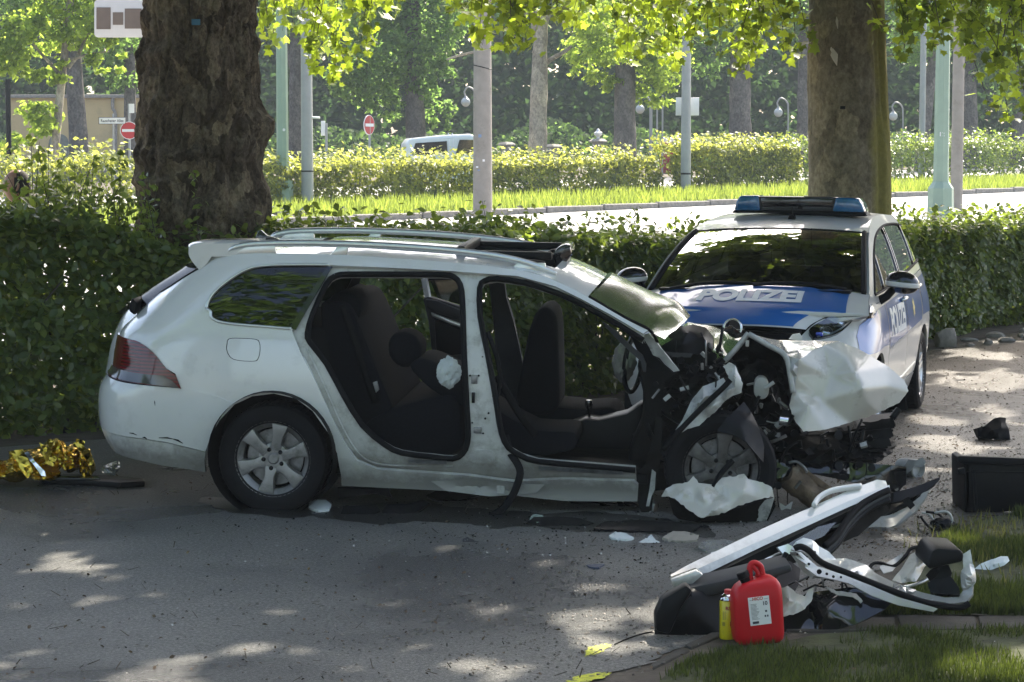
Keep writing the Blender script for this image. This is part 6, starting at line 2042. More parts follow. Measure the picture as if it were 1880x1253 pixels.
sheet(D1, 'door_card', [(1202, 1165, -.02), (1201, 1135, .0), (1214, 1100, .05), (1258, 1072, .12), (1330, 1055, .28), (1400, 1042, .42), (1450, 1030, .5), (1470, 1045, .5), (1466, 1075, .4), (1440, 1120, .25), (1420, 1166, .10), (1320, 1170, .03)], [(1270, 1085, .02), (1262, 1130, -.04), (1360, 1075, .2), (1240, 1110, -.02)], M['black'], d1, step=9, amp=.006, thick=.02, sharp=40, relax=1)
slab(D1, 'armrest', [(1204, 1160), (1202, 1130), (1216, 1100), (1262, 1074), (1272, 1086), (1250, 1120), (1230, 1166)], -.06, .04, M['black'], d1, bevel=.015)
slab(D1, 'door_pocket', [(1250, 1082), (1330, 1066), (1452, 1036), (1455, 1050), (1360, 1082), (1280, 1100)], .06, .3, M['grey_trim'], d1, bevel=.012)
MB().tube([D1.unplane(1418, 1066, .2), D1.unplane(1444, 1016, .25)], .012, n=8).build('door_strut', M['black'], d1)

# ---- second door, its frame torn and bent
d2, D2 = lying('car_door', 1560, 1158, 'torn white car door frame with black seal, lying half on the grass', 'car door', 'removed car doors')
FRM = [(1453, 1012, .15), (1462, 998, .17), (1474, 990, .18), (1488, 994, .18), (1498, 1004, .18), (1520, 1016, .18), (1532, 1030, .18), (1552, 1030, .2), (1590, 1042, .22), (1604, 1056, .2), (1640, 1074, .17), (1690, 1092, .14), (1735, 1102, .11), (1762, 1100, .10), (1769, 1088, .11), (1768, 1050, .13), (1768, 1018, .15), (1781, 1010, .15), (1784, 1030, .14), (1788, 1070, .11), (1787, 1094, .08), (1776, 1108, .06), (1752, 1113, .06), (1700, 1106, .08), (1640, 1090, .1), (1580, 1064, .12), (1540, 1048, .12), (1500, 1032, .12), (1474, 1016, .12)]
sheet(D2, 'window_frame', FRM, [(1560, 1050, .09), (1650, 1084, .06), (1779, 1060, .08), (1490, 1010, .12)], M['paint'], d2, step=5, amp=.004, nscale=14, thick=.012)
MB().tube(crom([D2.unplane(*p) for p in [(1458, 1008, .10), (1470, 1004, .10), (1486, 1012, .10), (1510, 1034, .09), (1560, 1054, .08), (1620, 1078, .06), (1690, 1104, .03), (1740, 1114, .02), (1765, 1115, .02), (1780, 1108, .02)]], 5), .014, n=8).build('door_seal', M['black_soft'], d2, sharp=None)
sheet(D2, 'inner_flange', [(1456, 1016, .05), (1470, 1014, .06), (1500, 1040, .06), (1550, 1056, .05), (1600, 1076, .03), (1650, 1097, .01), (1710, 1114, -.02), (1722, 1118, -.02), (1714, 1124, -.03), (1650, 1112, -.01), (1600, 1094, .0), (1560, 1072, .02), (1530, 1064, .02), (1500, 1058, .02), (1478, 1042, .03), (1480, 1036, .03), (1464, 1026, .04)], [], M['paint'], d2, step=5, amp=.003, thick=.006)
hol = MB()
for (px, py, r_) in ((1464, 1018, .005), (1485, 1036, .006), (1504, 1050, .011), (1518, 1054, .006), (1530, 1059, .006), (1544, 1060, .005), (1495, 1015, .008)):
    hol.lathe([(0, -.002), (r_, -.002), (r_, .003)], c=D2.unplane(px, py, .015 if px != 1495 else .10), n=10, axis='Y')
hol.build('frame_hole', M['black'], d2, kind='stuff')
sheet(D2, 'lock_plate', [(1450, 1013, .05), (1462, 1012, .02), (1480, 1030, .05), (1498, 1052, .06), (1490, 1062, .06), (1474, 1050, .06)], [], M['bare'], d2, step=6, amp=.006)
sheet(D2, 'inner_panel', [(1638, 1066, .25), (1655, 1045, .33), (1672, 1018, .42), (1690, 1010, .44), (1704, 1018, .42), (1704, 1032, .38), (1690, 1056, .3), (1682, 1068, .25), (1656, 1071, .24)], [(1680, 1040, .28), (1665, 1060, .22)], M['paint_crumple'], d2, step=6, amp=.008, nscale=12, relax=1)
sheet(D2, 'inner_panel', [(1614, 1042, .3), (1640, 1028, .38), (1662, 1012, .44), (1650, 1036, .38), (1638, 1050, .3), (1622, 1054, .28)], [], M['bare'], d2, step=6, amp=.01)
MB().tube(crom([D2.unplane(*p) for p in [(1594, 1048, .26), (1602, 1036, .3), (1616, 1034, .32), (1640, 1040, .34), (1662, 1022, .4), (1672, 1008, .44), (1692, 1004, .46), (1704, 1014, .44)]], 5), .008, n=6).build('cable_loom', M['black_soft'], d2, sharp=None)
MB().tube(crom([D2.unplane(*p) for p in [(1612, 1062, .22), (1650, 1078, .2), (1690, 1070, .24), (1712, 1056, .3)]], 5), .008, n=6).build('cable_loom', M['alu'], d2, sharp=None)
slab(D2, 'speaker_box', [(1702, 1038), (1712, 1012), (1722, 1007), (1764, 1010), (1770, 1018), (1768, 1032), (1740, 1038), (1706, 1046)], .12, .42, M['black'], d2, bevel=.015)
sheet(D2, 'latch_block', [(1708, 1044, .2), (1740, 1042, .2), (1744, 1066, .16), (1762, 1084, .12), (1764, 1098, .1), (1712, 1096, .14), (1706, 1070, .2)], [], M['black'], d2, step=7, amp=.02, thick=.03)
sheet(D2, 'outer_skin', [(1426, 1166, -.02), (1436, 1120, .08), (1480, 1090, .12), (1560, 1078, .1), (1640, 1090, .06), (1650, 1100, .05), (1618, 1122, .02), (1570, 1148, .0), (1500, 1164, -.02)], [(1520, 1120, -.02)], M['black_gloss'], d2, step=8, amp=.01, thick=.012)
sheet(D2, 'torn_skin', [(1432, 1080, .06), (1446, 1076, .06), (1462, 1090, .04), (1478, 1096, .04), (1486, 1082, .06), (1494, 1080, .06), (1492, 1100, .03), (1478, 1118, .0), (1456, 1130, -.02), (1436, 1134, -.02)], [(1448, 1100, .0), (1470, 1108, .0)], M['paint_crumple'], d2, step=5, amp=.010, nscale=16, jag=.6)
sheet(D2, 'torn_skin', [(1514, 1078, .06), (1540, 1086, .06), (1572, 1090, .05), (1584, 1104, .03), (1580, 1108, .02), (1566, 1096, .03), (1536, 1092, .04)], [], M['bare'], d2, step=5, amp=.006, jag=.6)
for k in range(14):
    px, py = RNG.uniform(1440, 1600), RNG.uniform(1060, 1120)
    c = D2.unplane(px, py, .1)
    e = c + Vector((RNG.normal() * .05, .02, RNG.normal() * .03))
    MB().tube([c, (c + e) / 2 + Vector((0, -.01, .02)), e], .005, n=5).build('torn_rod', M['steel'] if k % 2 else M['black'], d2, sharp=None)
# ---- canister
g = ground(1392, 1180)
can = empty('fuel_canister', g, 'red plastic fuel canister with white label standing by the removed doors', 'canister')
can.rotation_euler = (R(-2), R(-3), R(6))
red = pmat('red_polyethylene', (.46, .005, .010), .42, var=.06, vscale=10, bmp=.04, bscale=120, spec=.3)
rings = [(-.0, .70, .62), (.004, .84, .8), (.018, .96, .95), (.04, 1, 1), (.19, 1.0, 1.0), (.215, .985, .98), (.235, .93, .93), (.252, .82, .84), (.264, .66, .7), (.270, .45, .5), (.272, .2, .2), (.272, .01, .01)]
V, F = [], []
nk = 48
for (z, a, b) in rings:
    for k in range(nk):
        t = 2 * math.pi * k / nk
        c_, s_ = math.cos(t), math.sin(t)
        e_ = 2 / 4.2
        V.append(Vector((.104 * a * abs(c_) ** e_ * (1 if c_ > 0 else -1), .078 * b * abs(s_) ** e_ * (1 if s_ > 0 else -1), z + .012 * (c_ if z > .2 else 0))))
F = [(i * nk + k, i * nk + (k + 1) % nk, (i + 1) * nk + (k + 1) % nk, (i + 1) * nk + k) for i in range(len(rings) - 1) for k in range(nk)] + [tuple(range(nk - 1, -1, -1))]
MB().add(V, F).build('body', red, can, sharp=50)
MB().tube(crom([Vector((-.022, 0, .262)), Vector((-.018, 0, .318)), Vector((.0, 0, .332)), Vector((.024, 0, .318)), Vector((.030, 0, .295)), Vector((.034, 0, .270))], 5), .013, n=10, flat=1.3).build('grip', red, can, sharp=None)
MB().tube(crom([Vector((-.01, -.01, .32)), Vector((.006, -.012, .30)), Vector((.014, -.01, .28))], 4), .009, n=8).build('grip', red, can, sharp=None)
cp = MB().lathe([(.018, -.03), (.022, -.002), (.026, .0), (.026, .022), (.022, .026), (0, .027)], c=(-.048, -.01, .278), n=20, rot=Matrix.Rotation(R(-18), 3, 'Y'))
cp.build('screw_cap', M['black'], can, sharp=35)
ly = -.0795
paper = pmat('label_paper', (.72, .71, .69), .5, var=.03)
ink = pmat('label_ink', (.04, .04, .05), .6)
inkr = pmat('label_red_ink', (.55, .10, .06), .6)
lab = MB()
lp_ = []
for (cx, cz) in ((.044, .205), (-.044, .205), (-.044, .088), (.044, .088)):
    lp_.append((cx + .004, ly - .001, cz))
lab.prism([Vector((x, y, z)) for x, y, z in lp_], (0, 0, 0), (0, .003, 0))
lb = lab.build('label', paper, can, bevel=.0008, seg=1)
lb.rotation_euler = (0, R(-3), 0)
def ontag(u, v): return Vector((.004 + u, ly - .0022, .147 + v))
text_on('label_text', 'HICO', .018, lambda u, v: ontag(u - .004, .050 + v), inkr, lb, .0006)
text_on('label_text', '10', .022, lambda u, v: ontag(u + .024, .028 + v), ink, lb, .0006)
pr_ = MB()
def tick(u0, v0, u1, v1):
    pr_.add([ontag(u0, v0), ontag(u1, v0), ontag(u1, v1), ontag(u0, v1)], [(0, 1, 2, 3)])
for k in range(13):
    tick(-.036, .030 - k * .0052, -.036 + .022 + .014 * RNG.random(), .0285 - k * .0052)
tick(.022, -.008, .030, .0); tick(.018, -.028, .024, -.020); tick(.028, -.028, .034, -.020)
tick(-.034, -.052, -.008, -.042); tick(-.038, .046, -.024, .0472); tick(.022, .046, .038, .0472)
pr_.build('label_print', ink, lb, sharp=None, kind='stuff')

# ---- spray can
g = ground(1336, 1172)
yc = empty('spray_can', g, 'yellow spray can with red cap standing left of the red canister', 'spray can')
MB().lathe([(0, .0), (.033, .0), (.035, .004), (.035, .158), (.032, .163)], n=36).build('body', pmat('yellow_tin', (.60, .50, .012), .35, var=.04, coat=.3), yc, sharp=40)
MB().lathe([(.033, .160), (.034, .166), (.029, .172), (.027, .178), (.028, .182), (.018, .190), (0, .192)], n=32).build('dome', M['chrome'], yc, sharp=40)
MB().lathe([(.0, .186), (.017, .186), (.016, .204), (.013, .207), (0, .207)], n=20).build('nozzle_cap', pmat('red_cap', (.50, .03, .03), .4), yc, sharp=40)
def oncan(u, v, r_=.0356): return Vector((r_ * math.sin(u / .035), -r_ * math.cos(u / .035), v))
text_on('can_text', 'RSP', .020, lambda u, v: oncan(u + .002, .132 + v), pmat('can_red_ink', (.35, .05, .03), .5), yc, .001)
fl = [(.012, .045), (.006, .058), (.006, .075), (.013, .090), (.022, .105), (.024, .085), (.034, .095), (.04, .07), (.036, .05), (.026, .04)]
MB().add([oncan(u, v) for u, v in fl], [tuple(range(10))]).build('can_flame', pmat('flame_red', (.42, .03, .02), .5), yc, sharp=None)
pr_ = MB()
for k in range(9):
    pr_.add([oncan(-.026, .118 - k * .004), oncan(-.012, .118 - k * .004), oncan(-.012, .1165 - k * .004), oncan(-.026, .1165 - k * .004)], [(0, 1, 2, 3)])
for k in range(7):
    pr_.add([oncan(-.028 + k * .002, .058), oncan(-.027 + k * .002, .058), oncan(-.027 + k * .002, .074), oncan(-.028 + k * .002, .074)], [(0, 1, 2, 3)])
for k in range(5):
    pr_.add([oncan(-.024, .040 - k * .005), oncan(.012, .040 - k * .005), oncan(.012, .0385 - k * .005), oncan(-.024, .0385 - k * .005)], [(0, 1, 2, 3)])
pr_.build('can_print', ink, yc, sharp=None, kind='stuff')

# ---- rescue blanket, strip and bag on the left
gold = pmat('gold_foil', (.66, .46, .06), .2, metal=1, var=.15, vscale=10, bmp=.15, bscale=30)
silver = pmat('silver_foil', (.75, .75, .74), .2, metal=1)
fo, FO = lying('foil_blanket', 90, 890, 'crumpled gold foil rescue blanket heaped against the hedge', 'rescue blanket')
def foil(name, px, py, y, rx, ry, rz, seed, m=gold, parent=fo, fr=FO):
    bm = bmesh.new()
    bmesh.ops.create_icosphere(bm, subdivisions=4, radius=1)
    c = fr.unplane(px, py, y)
    cells = [(Vector((RNG.normal(), RNG.normal(), RNG.normal())).normalized(), RNG.uniform(.55, .95)) for _ in range(26)]
    for v in bm.verts:
        d = v.co.normalized()
        k = min([1.15] + [h / max(.05, d.dot(n)) for n, h in cells if d.dot(n) > .25])
        k *= 1 + .22 * (1 - 2 * abs(noise.noise(d * 3.5 + Vector((seed, 0, 0))))) * .6
        v.co = Vector((d.x * rx * k, d.y * ry * k, d.z * rz * k)) + c
    me = bm_mesh(name, bm, None)
    return link(name, me, m, parent, smooth=False)
for q in ((25, 865, .0, .13, .2, .075, 1), (62, 850, .05, .12, .2, .10, 2), (98, 838, .1, .10, .2, .10, 3), (128, 838, .1, .10, .2, .10, 4), (158, 850, .05, .06, .14, .12, 5), (85, 870, -.05, .12, .14, .06, 6), (-20, 860, .0, .12, .2, .09, 7), (40, 838, .15, .1, .15, .06, 11)):
    foil('foil_fold', *q)
sheet(FO, 'foil_edge', [(44, 832, -.16), (52, 830, -.16), (66, 850, -.2), (82, 866, -.22), (84, 875, -.22), (76, 874, -.22), (60, 852, -.2)], [], silver, fo, step=5, amp=.01)
for (a, s_) in (([(72, 812, -.1), (84, 822, -.16), (96, 832, -.14), (104, 842, -.18), (96, 858, -.2), (84, 852, -.2), (78, 836, -.18)], 1), ([(132, 812, -.05), (150, 816, -.08), (164, 830, -.1), (172, 850, -.12), (176, 864, -.12), (168, 870, -.12), (162, 850, -.14), (150, 832, -.12)], 2), ([(20, 828, -.1), (40, 826, -.12), (50, 842, -.16), (60, 866, -.2), (50, 880, -.2), (36, 860, -.18)], 3), ([(88, 806, 0), (98, 812, -.04), (94, 826, -.1), (86, 818, -.06)], 4), ([(140, 806, .0), (156, 812, .0), (150, 826, -.04), (136, 822, -.02)], 5)):
    sheet(FO, 'foil_flap', a, [], gold, fo, step=5, amp=.025, nscale=14, seed=s_ * 3.1, sharp=20)
e, F_ = lying('plastic_strip', 170, 893, 'long black plastic strip lying flat beside the foil blanket', 'car part')
P_ = [ground(px, py) - e.location for px, py in ((72, 886), (120, 882), (200, 884), (262, 890), (266, 895), (220, 898), (150, 893), (78, 891))]
MB().prism([p + Vector((0, 0, .004)) for p in P_], (0, 0, 0), (0, 0, .035)).build('strip', M['black'], e, bevel=.006)
MB().prism([ground(px, py) - e.location + Vector((0, 0, .03)) for px, py in ((80, 889), (180, 889), (185, 893), (85, 893))], (0, 0, .006), (0, 0, .02)).build('strip_rib', M['black_gloss'], e, bevel=.004)
clear = glass_mat('clear_film', (.72, .74, .73), .12, dark=.22)
e, F_ = lying('plastic_bag', 203, 875, 'crumpled clear plastic bag on the ground below the rear bumper', 'bag')
foil('bag_film', 203, 861, .0, .065, .07, .045, 9, clear, e, F_)

# ---- parts at the right of the wreck
e, F_ = lying('torn_tube', 1480, 930, 'torn rusty brown tube lying in front of the broken engine bay', 'car part')
rust = pmat('rusty_beam', (.16, .11, .07), .8, var=.5, vscale=14, bmp=.7, bscale=60, dirt=(.30, .27, .22), dscale=8)
a, b = F_.unplane(1443, 872, -.1), F_.unplane(1512, 925, -.05)
mb = MB()
nn = 14
V, F = [], []
for i in range(nn + 1):
    p = a.lerp(b, i / nn)
    t = (b - a).normalized(); s1 = t.cross(Vector((0, 1, 0))).normalized(); s2 = t.cross(s1)
    for k in range(18):
        an = 2 * math.pi * k / 18
        r_ = .072 * (1 + .16 * noise.noise((math.cos(an) * 2, math.sin(an) * 2, i * .5)))
        en = t * ((.035 * noise.noise((an * 2, 3, 1))) if i in (0,) else 0)
        V.append(p + (s1 * math.cos(an) + s2 * math.sin(an)) * r_ + en)
F = [(i * 18 + k, i * 18 + (k + 1) % 18, (i + 1) * 18 + (k + 1) % 18, (i + 1) * 18 + k) for i in range(nn) for k in range(18)] + [tuple(range(18)), tuple(range(len(V) - 1, len(V) - 19, -1))]
mb.add(V, F).build('tube', rust, e, sharp=40)
a, b = F_.unplane(1466, 852, -.12), F_.unplane(1530, 898, -.08)
MB().prism([a, b, b + Vector((.0, 0, -.035)), a + Vector((-.02, 0, -.03))], (0, 0, 0), (0, .06, 0)).build('splinter', rust, e, bevel=.004)
MB().tube(crom([F_.unplane(1448, 850, -.12), F_.unplane(1462, 848, -.13), F_.unplane(1476, 858, -.14), F_.unplane(1482, 868, -.14)], 4), .008, n=6).build('torn_wire', M['steel'], e, sharp=None)

e, F_ = lying('bumper_piece', 1620, 972, 'torn white and black bumper piece lying behind the car doors', 'car part')
sheet(F_, 'bumper_skin', [(1572, 972, .05), (1600, 952, .12), (1640, 945, .16), (1672, 928, .2), (1694, 905, .26), (1706, 900, .28), (1700, 914, .22), (1680, 940, .14), (1648, 964, .06), (1610, 976, .0), (1584, 978, .0)], [], M['paint_dirty'], e, step=7, amp=.005, thick=.012)
sheet(F_, 'lower_lip', [(1612, 930, .2), (1640, 908, .25), (1676, 898, .3), (1700, 890, .34), (1723, 881, .38), (1716, 893, .34), (1690, 910, .28), (1650, 924, .22)], [], M['black'], e, step=7, amp=.004, thick=.02)
sheet(F_, 'bumper_inside', [(1600, 950, .2), (1640, 922, .26), (1690, 908, .3), (1698, 903, .3), (1690, 912, .24), (1660, 934, .2), (1620, 952, .16)], [], M['cavity'], e, step=7, amp=.01, thick=.01)
sheet(F_, 'bumper_tab', [(1655, 920, .16), (1668, 912, .16), (1680, 928, .16), (1672, 936, .16)], [], M['black'], e, step=5, amp=.01)
e, F_ = lying('lamp_housing', 1672, 876, 'broken round lamp housing with white bracket, at the wreck front corner', 'car part')
a, b = F_.unplane(1652, 858, .1), F_.unplane(1690, 866, -.04)
ax = (b - a).normalized().to_track_quat('Y', 'Z').to_matrix()
MB().lathe([(0, -.09), (.045, -.088), (.055, -.03), (.06, .03), (.062, .07), (.055, .075), (.045, .04), (0, .03)], c=(a + b) / 2 + Vector((0, 0, .012)), n=24, axis='Y', rot=ax).build('reflector', M['bare'], e, sharp=40)
sheet(F_, 'white_bracket', [(1660, 856, -.06), (1668, 844, -.06), (1682, 846, -.08), (1694, 840, -.08), (1700, 848, -.08), (1694, 858, -.08), (1678, 856, -.08), (1668, 868, -.08), (1660, 872, -.06)], [], M['paint_dirty'], e, step=5, amp=.01)
e, F_ = lying('strut', 1638, 925, 'short black bracket standing below the broken crossbeam', 'car part')
slab(F_, 'bracket', [(1622, 900), (1660, 880), (1662, 888), (1650, 905), (1644, 925), (1628, 930)], .0, .08, M['black'], e, bevel=.006)
MB().lathe([(0, 0), (.012, 0), (.012, .01)], c=F_.unplane(1646, 898, -.005), n=12, axis='Y').build('bolt', M['chrome'], e)

e, F_ = lying('black_bag', 1826, 808, 'small black bag-like lump lying alone on the sunlit ground', 'bag')
sheet(F_, 'lump', [(1795, 800, -.02), (1796, 786, .0), (1806, 783, .02), (1816, 776, .04), (1826, 768, .06), (1836, 766, .06), (1848, 768, .06), (1846, 776, .04), (1852, 788, .0), (1855, 808, -.04), (1830, 807, -.08), (1806, 806, -.06)], [(1822, 790, -.10), (1838, 785, -.08)], M['black_soft'], e, step=5, amp=.02, thick=.08, sharp=35)
e, F_ = lying('battery_box', 1830, 942, 'large black plastic box from the engine bay, standing on the ground near the grass', 'car part')
slab(F_, 'box_wall', [(1772, 942), (1771, 850), (1790, 842), (1900, 846), (1900, 936), (1800, 944)], 0, .035, M['black'], e, bevel=.008)
slab(F_, 'box_side', [(1772, 942), (1770, 848), (1780, 844), (1782, 936)], .0, .36, M['black'], e, bevel=.006)
slab(F_, 'box_rim', [(1758, 846), (1760, 838), (1790, 839), (1900, 843), (1900, 856), (1790, 853), (1764, 852)], -.03, .02, M['black'], e, bevel=.006)
slab(F_, 'box_lug', [(1760, 862), (1772, 860), (1772, 872), (1760, 872)], -.02, .02, M['black'], e, bevel=.004)
slab(F_, 'box_rib', [(1786, 862), (1790, 862), (1796, 940), (1790, 940)], -.014, .0, M['black'], e, bevel=.003)
slab(F_, 'box_rib', [(1775, 866), (1900, 866), (1900, 869), (1775, 869)], -.010, .0, M['black'], e, bevel=.002)
e, F_ = lying('cable_bundle', 1716, 972, 'bundle of pale cables lying on the ground behind the torn door', 'cable')
for k, a in enumerate(([(1692, 942), (1704, 944), (1716, 958), (1726, 970)], [(1700, 940), (1722, 944), (1732, 956), (1724, 972)], [(1716, 942), (1738, 940), (1748, 954), (1742, 968)], [(1690, 948), (1700, 962), (1714, 974), (1722, 972)])):
    MB().tube(crom([F_.unplane(px, py, .1 - .06 * k) for px, py in a], 5), .007, n=6).build('cable', M['bare'] if k % 2 == 0 else M['black'], e, sharp=None)
crumpled('plug', F_, 1730, 962, .0, .06, .05, .03, M['black'], e, .3, 4.4, sub=3)
e, F_ = lying('paper_scrap', 1820, 1048, 'crumpled white paper lying on the grass at the right edge', 'litter')
sheet(F_, 'scrap', [(1790, 1045, .0), (1800, 1036, .02), (1820, 1028, .04), (1838, 1022, .05), (1850, 1022, .05), (1854, 1030, .02), (1844, 1038, -.01), (1820, 1046, -.02), (1800, 1051, -.02)], [(1825, 1036, -.02), (1842, 1030, .0)], M['airbag_pale'], e, step=5, amp=.012, nscale=20)

# ---- litter under and before the wreck
def scrap(name, pts, label, mat, cat='debris', h=.05, amp=.015, seed=0, group=None):
    cx = sum(p[0] for p in pts) / len(pts); by = max(p[1] for p in pts)
    e, F_ = lying(name, cx, by, label, cat, group)
    ty = min(p[1] for p in pts)
    # lies over the ground: depth grows with height in the picture
    sheet(F_, 'scrap', [(p[0], p[1], .25 * (by - p[1]) / max(1, by - ty)) for p in pts], [], mat, e, step=4.5, amp=amp, nscale=18, seed=seed, thick=.012)
    return e
scrap('foil_packet', [(566, 936), (568, 926), (580, 921), (598, 922), (608, 930), (604, 940), (584, 942)], 'crushed pale packet beside the rear tyre of the wreck', M['airbag_pale'], 'packet', seed=1)
scrap('plastic_shard', [(700, 940), (712, 926), (750, 926), (776, 918), (790, 924), (776, 934), (756, 945), (720, 946)], 'black plastic shard under the rear door opening, shaped like a boomerang', M['black'], seed=2)
scrap('plastic_shard', [(625, 945), (630, 930), (690, 926), (698, 938), (680, 948)], 'flat black plastic shard just right of the rear tyre', M['black'], seed=3)
scrap('plastic_shard', [(782, 914), (800, 905), (850, 906), (880, 914), (860, 920), (800, 922)], 'thin black shard under the sill, left of the hanging belt', M['black'], seed=4)
scrap('glove', [(849, 1000), (850, 990), (858, 987), (872, 993), (890, 998), (886, 1004), (860, 1003)], 'dark grey crumpled rag alone on the asphalt before the sill', M['grey_trim'], 'rag', seed=5)
scrap('blue_scrap', [(1076, 1042), (1084, 1036), (1104, 1036), (1110, 1042), (1100, 1047), (1082, 1046)], 'small bluish scrap on the asphalt left of the door pile', pmat('dark_blue_scrap', (.05, .06, .10), .6), seed=6)
scrap('white_scrap', [(1118, 988), (1130, 980), (1150, 984), (1164, 992), (1150, 996), (1126, 994)], 'crumpled whitish scrap, left of the torn wing', M['airbag_pale'], seed=7, amp=.03)
scrap('white_scrap', [(1172, 996), (1186, 990), (1196, 982), (1204, 992), (1214, 998), (1196, 1001)], 'pointed whitish scrap below the torn wing', M['airbag_pale'], seed=8, amp=.03)
scrap('white_scrap', [(1216, 992), (1236, 980), (1262, 980), (1284, 988), (1280, 996), (1240, 998)], 'larger pale brown scrap below the torn wing', pmat('pale_brown_scrap', (.32, .29, .24), .7), seed=9, amp=.03)
scrap('sheet_scrap', [(1282, 1008), (1290, 998), (1330, 994), (1346, 1000), (1330, 1010), (1296, 1016)], 'flat white panel piece partly behind the long white door', M['paint'], seed=10)
scrap('plastic_shard', [(965, 962), (980, 950), (1020, 948), (1060, 952), (1090, 960), (1060, 970), (1000, 968)], 'dark broken shard under the front door opening', M['black'], seed=11, amp=.03)
scrap('plastic_shard', [(1090, 975), (1110, 962), (1160, 958), (1210, 962), (1290, 968), (1270, 980), (1180, 980)], 'long dark shard lying before the front wheel', M['black'], seed=12, amp=.03)
M['shard_green'] = pmat('glass_shard', (.25, .33, .27), .2)
scrap('glass_piece', [(972, 956), (980, 948), (996, 950), (1002, 960), (986, 964)], 'small pale glass piece under the wreck', M['shard_green'], seed=13)
mb = MB()
for a, b in (((1105, 925), (1130, 958)), ((1135, 922), (1165, 960)), ((1115, 930), (1124, 962)), ((1148, 922), (1186, 940))):
    mb = MB().tube([W.unplane(*a, -.55), W.unplane(*b, -.62)], .018, n=8)
    mb.build('wishbone', M['cavity'], wreck, sharp=None)
crumpled('drive_joint', W, 1190, 935, -.72, .05, .06, .06, M['steel'], wreck, .2, 2.2, sub=3)

# crumbs: glass, twigs, dead leaves trodden into the lane
mats = [M['black'], pmat('dead_leaf', (.09, .06, .035), .9, var=.4, vscale=30), M['bare'], pmat('dry_twig', (.07, .055, .04), .9)]
for mi, (m_, n_, sz) in enumerate(zip(mats, (1200, 4200, 420, 380), ((.004, .012), (.010, .028), (.004, .010), (.03, .08)))):
    P, N, Z, U = [], [], [], []
    while len(P) < n_:
        if mi in (0, 2) and RNG.random() < .85:
            px, py = RNG.normal(1150, 330), RNG.normal(975, 40)
        elif mi == 1 and RNG.random() < .85:
            px, py = RNG.uniform(1500, 1900), RNG.uniform(625, 1010)
        else:
            px, py = RNG.uniform(-20, 1900), RNG.uniform(850, 1253)
        if py < 640 or px < -40 or px > 1920 or py > 1260: continue
        g = ground(px, py)
        P.append((g.x, g.y, g.z + .008)); N.append((RNG.normal() * .5, RNG.normal() * .5, 1)); Z.append(RNG.uniform(*sz)); U.append((RNG.normal(), RNG.normal(), 0))
    tpl = T_OVAL if mi == 1 else (T_QUAD if mi != 3 else (np.array([[-.5, -.03, 0], [.5, -.02, .04], [.5, .04, .05], [-.5, .04, 0]], float), [(0, 1, 2), (0, 2, 3)]))
    leaves('debris', P, N, np.array(Z), tpl, m_, updir=np.array(U), kind='stuff')

# ---- verge: grass, flush kerb stones, paint marks
def px_poly(l, dz): return [ground(px, py) + Vector((0, 0, dz)) for px, py in l]
G1 = [(1190, 1275), (1240, 1225), (1330, 1195), (1420, 1185), (1500, 1168), (1620, 1160), (1780, 1160), (1950, 1155), (1950, 1290), (1190, 1290)]
G2 = [(1600, 1132), (1660, 1095), (1690, 1030), (1740, 985), (1800, 955), (1930, 935), (1950, 1135), (1800, 1132)]
for nm, poly, n_, h_ in (('grass', G1, 15000, (.018, .045)), ('grass', G2, 13000, (.025, .07))):
    wp = [p.xy for p in px_poly(poly, 0)]
    sheet_poly('grass_soil', [tuple(p) for p in wp], .12, .007, M['verge'])
    xs = [p.x for p in wp]; ys = [p.y for p in wp]
    P = []
    while len(P) < n_:
        q = Vector((RNG.uniform(min(xs), max(xs)), RNG.uniform(min(ys), max(ys))))
        if in_poly(q, wp):
            k = noise.noise((q.x * 1.3, q.y * 1.1, 3)) + .4 * noise.noise((q.x * 5, q.y * 4, 1))
            if RNG.random() < .42 + 1.5 * k: P.append((q.x, q.y, gz(q.x, q.y) + .006))
    n_ = len(P)
    leaves(nm, P, np.stack([RNG.normal(size=n_), RNG.normal(size=n_), np.full(n_, .15)], 1), RNG.uniform(*h_, n_), T_BLADE, M['blade'], updir=np.tile([0, 0, 1.0], (n_, 1)), kind='stuff')
M['kerb_dirty'] = pmat('trodden_kerb_stone', (.075, .066, .055), .9, var=.4, vscale=14, bmp=.8, bscale=50, dirt=(.05, .042, .03), dscale=7, dlo=.4, dhi=.65)
for l in ([(1195, 1222), (1255, 1190), (1262, 1196), (1203, 1229)], [(1258, 1188), (1318, 1162), (1326, 1168), (1266, 1194)], [(1440, 1150), (1505, 1135), (1640, 1134), (1644, 1158), (1500, 1162), (1446, 1160)], [(1648, 1134), (1790, 1134), (1796, 1157), (1652, 1158)], [(1796, 1134), (1940, 1135), (1944, 1156), (1802, 1157)]):
    P_ = px_poly(l, 0)
    MB().prism([p + Vector((RNG.normal() * .008, RNG.normal() * .01, RNG.normal() * .003)) for p in P_], (0, 0, -.06), (0, 0, .007)).build('kerb_stone', M['kerb_dirty'], kind='structure', bevel=.006, seg=2)
ym = pmat('yellow_marking_paint', (.50, .50, .03), .7, var=.25, vscale=25, dirt=(.12, .12, .08), dscale=45, dlo=.5, dhi=.6)
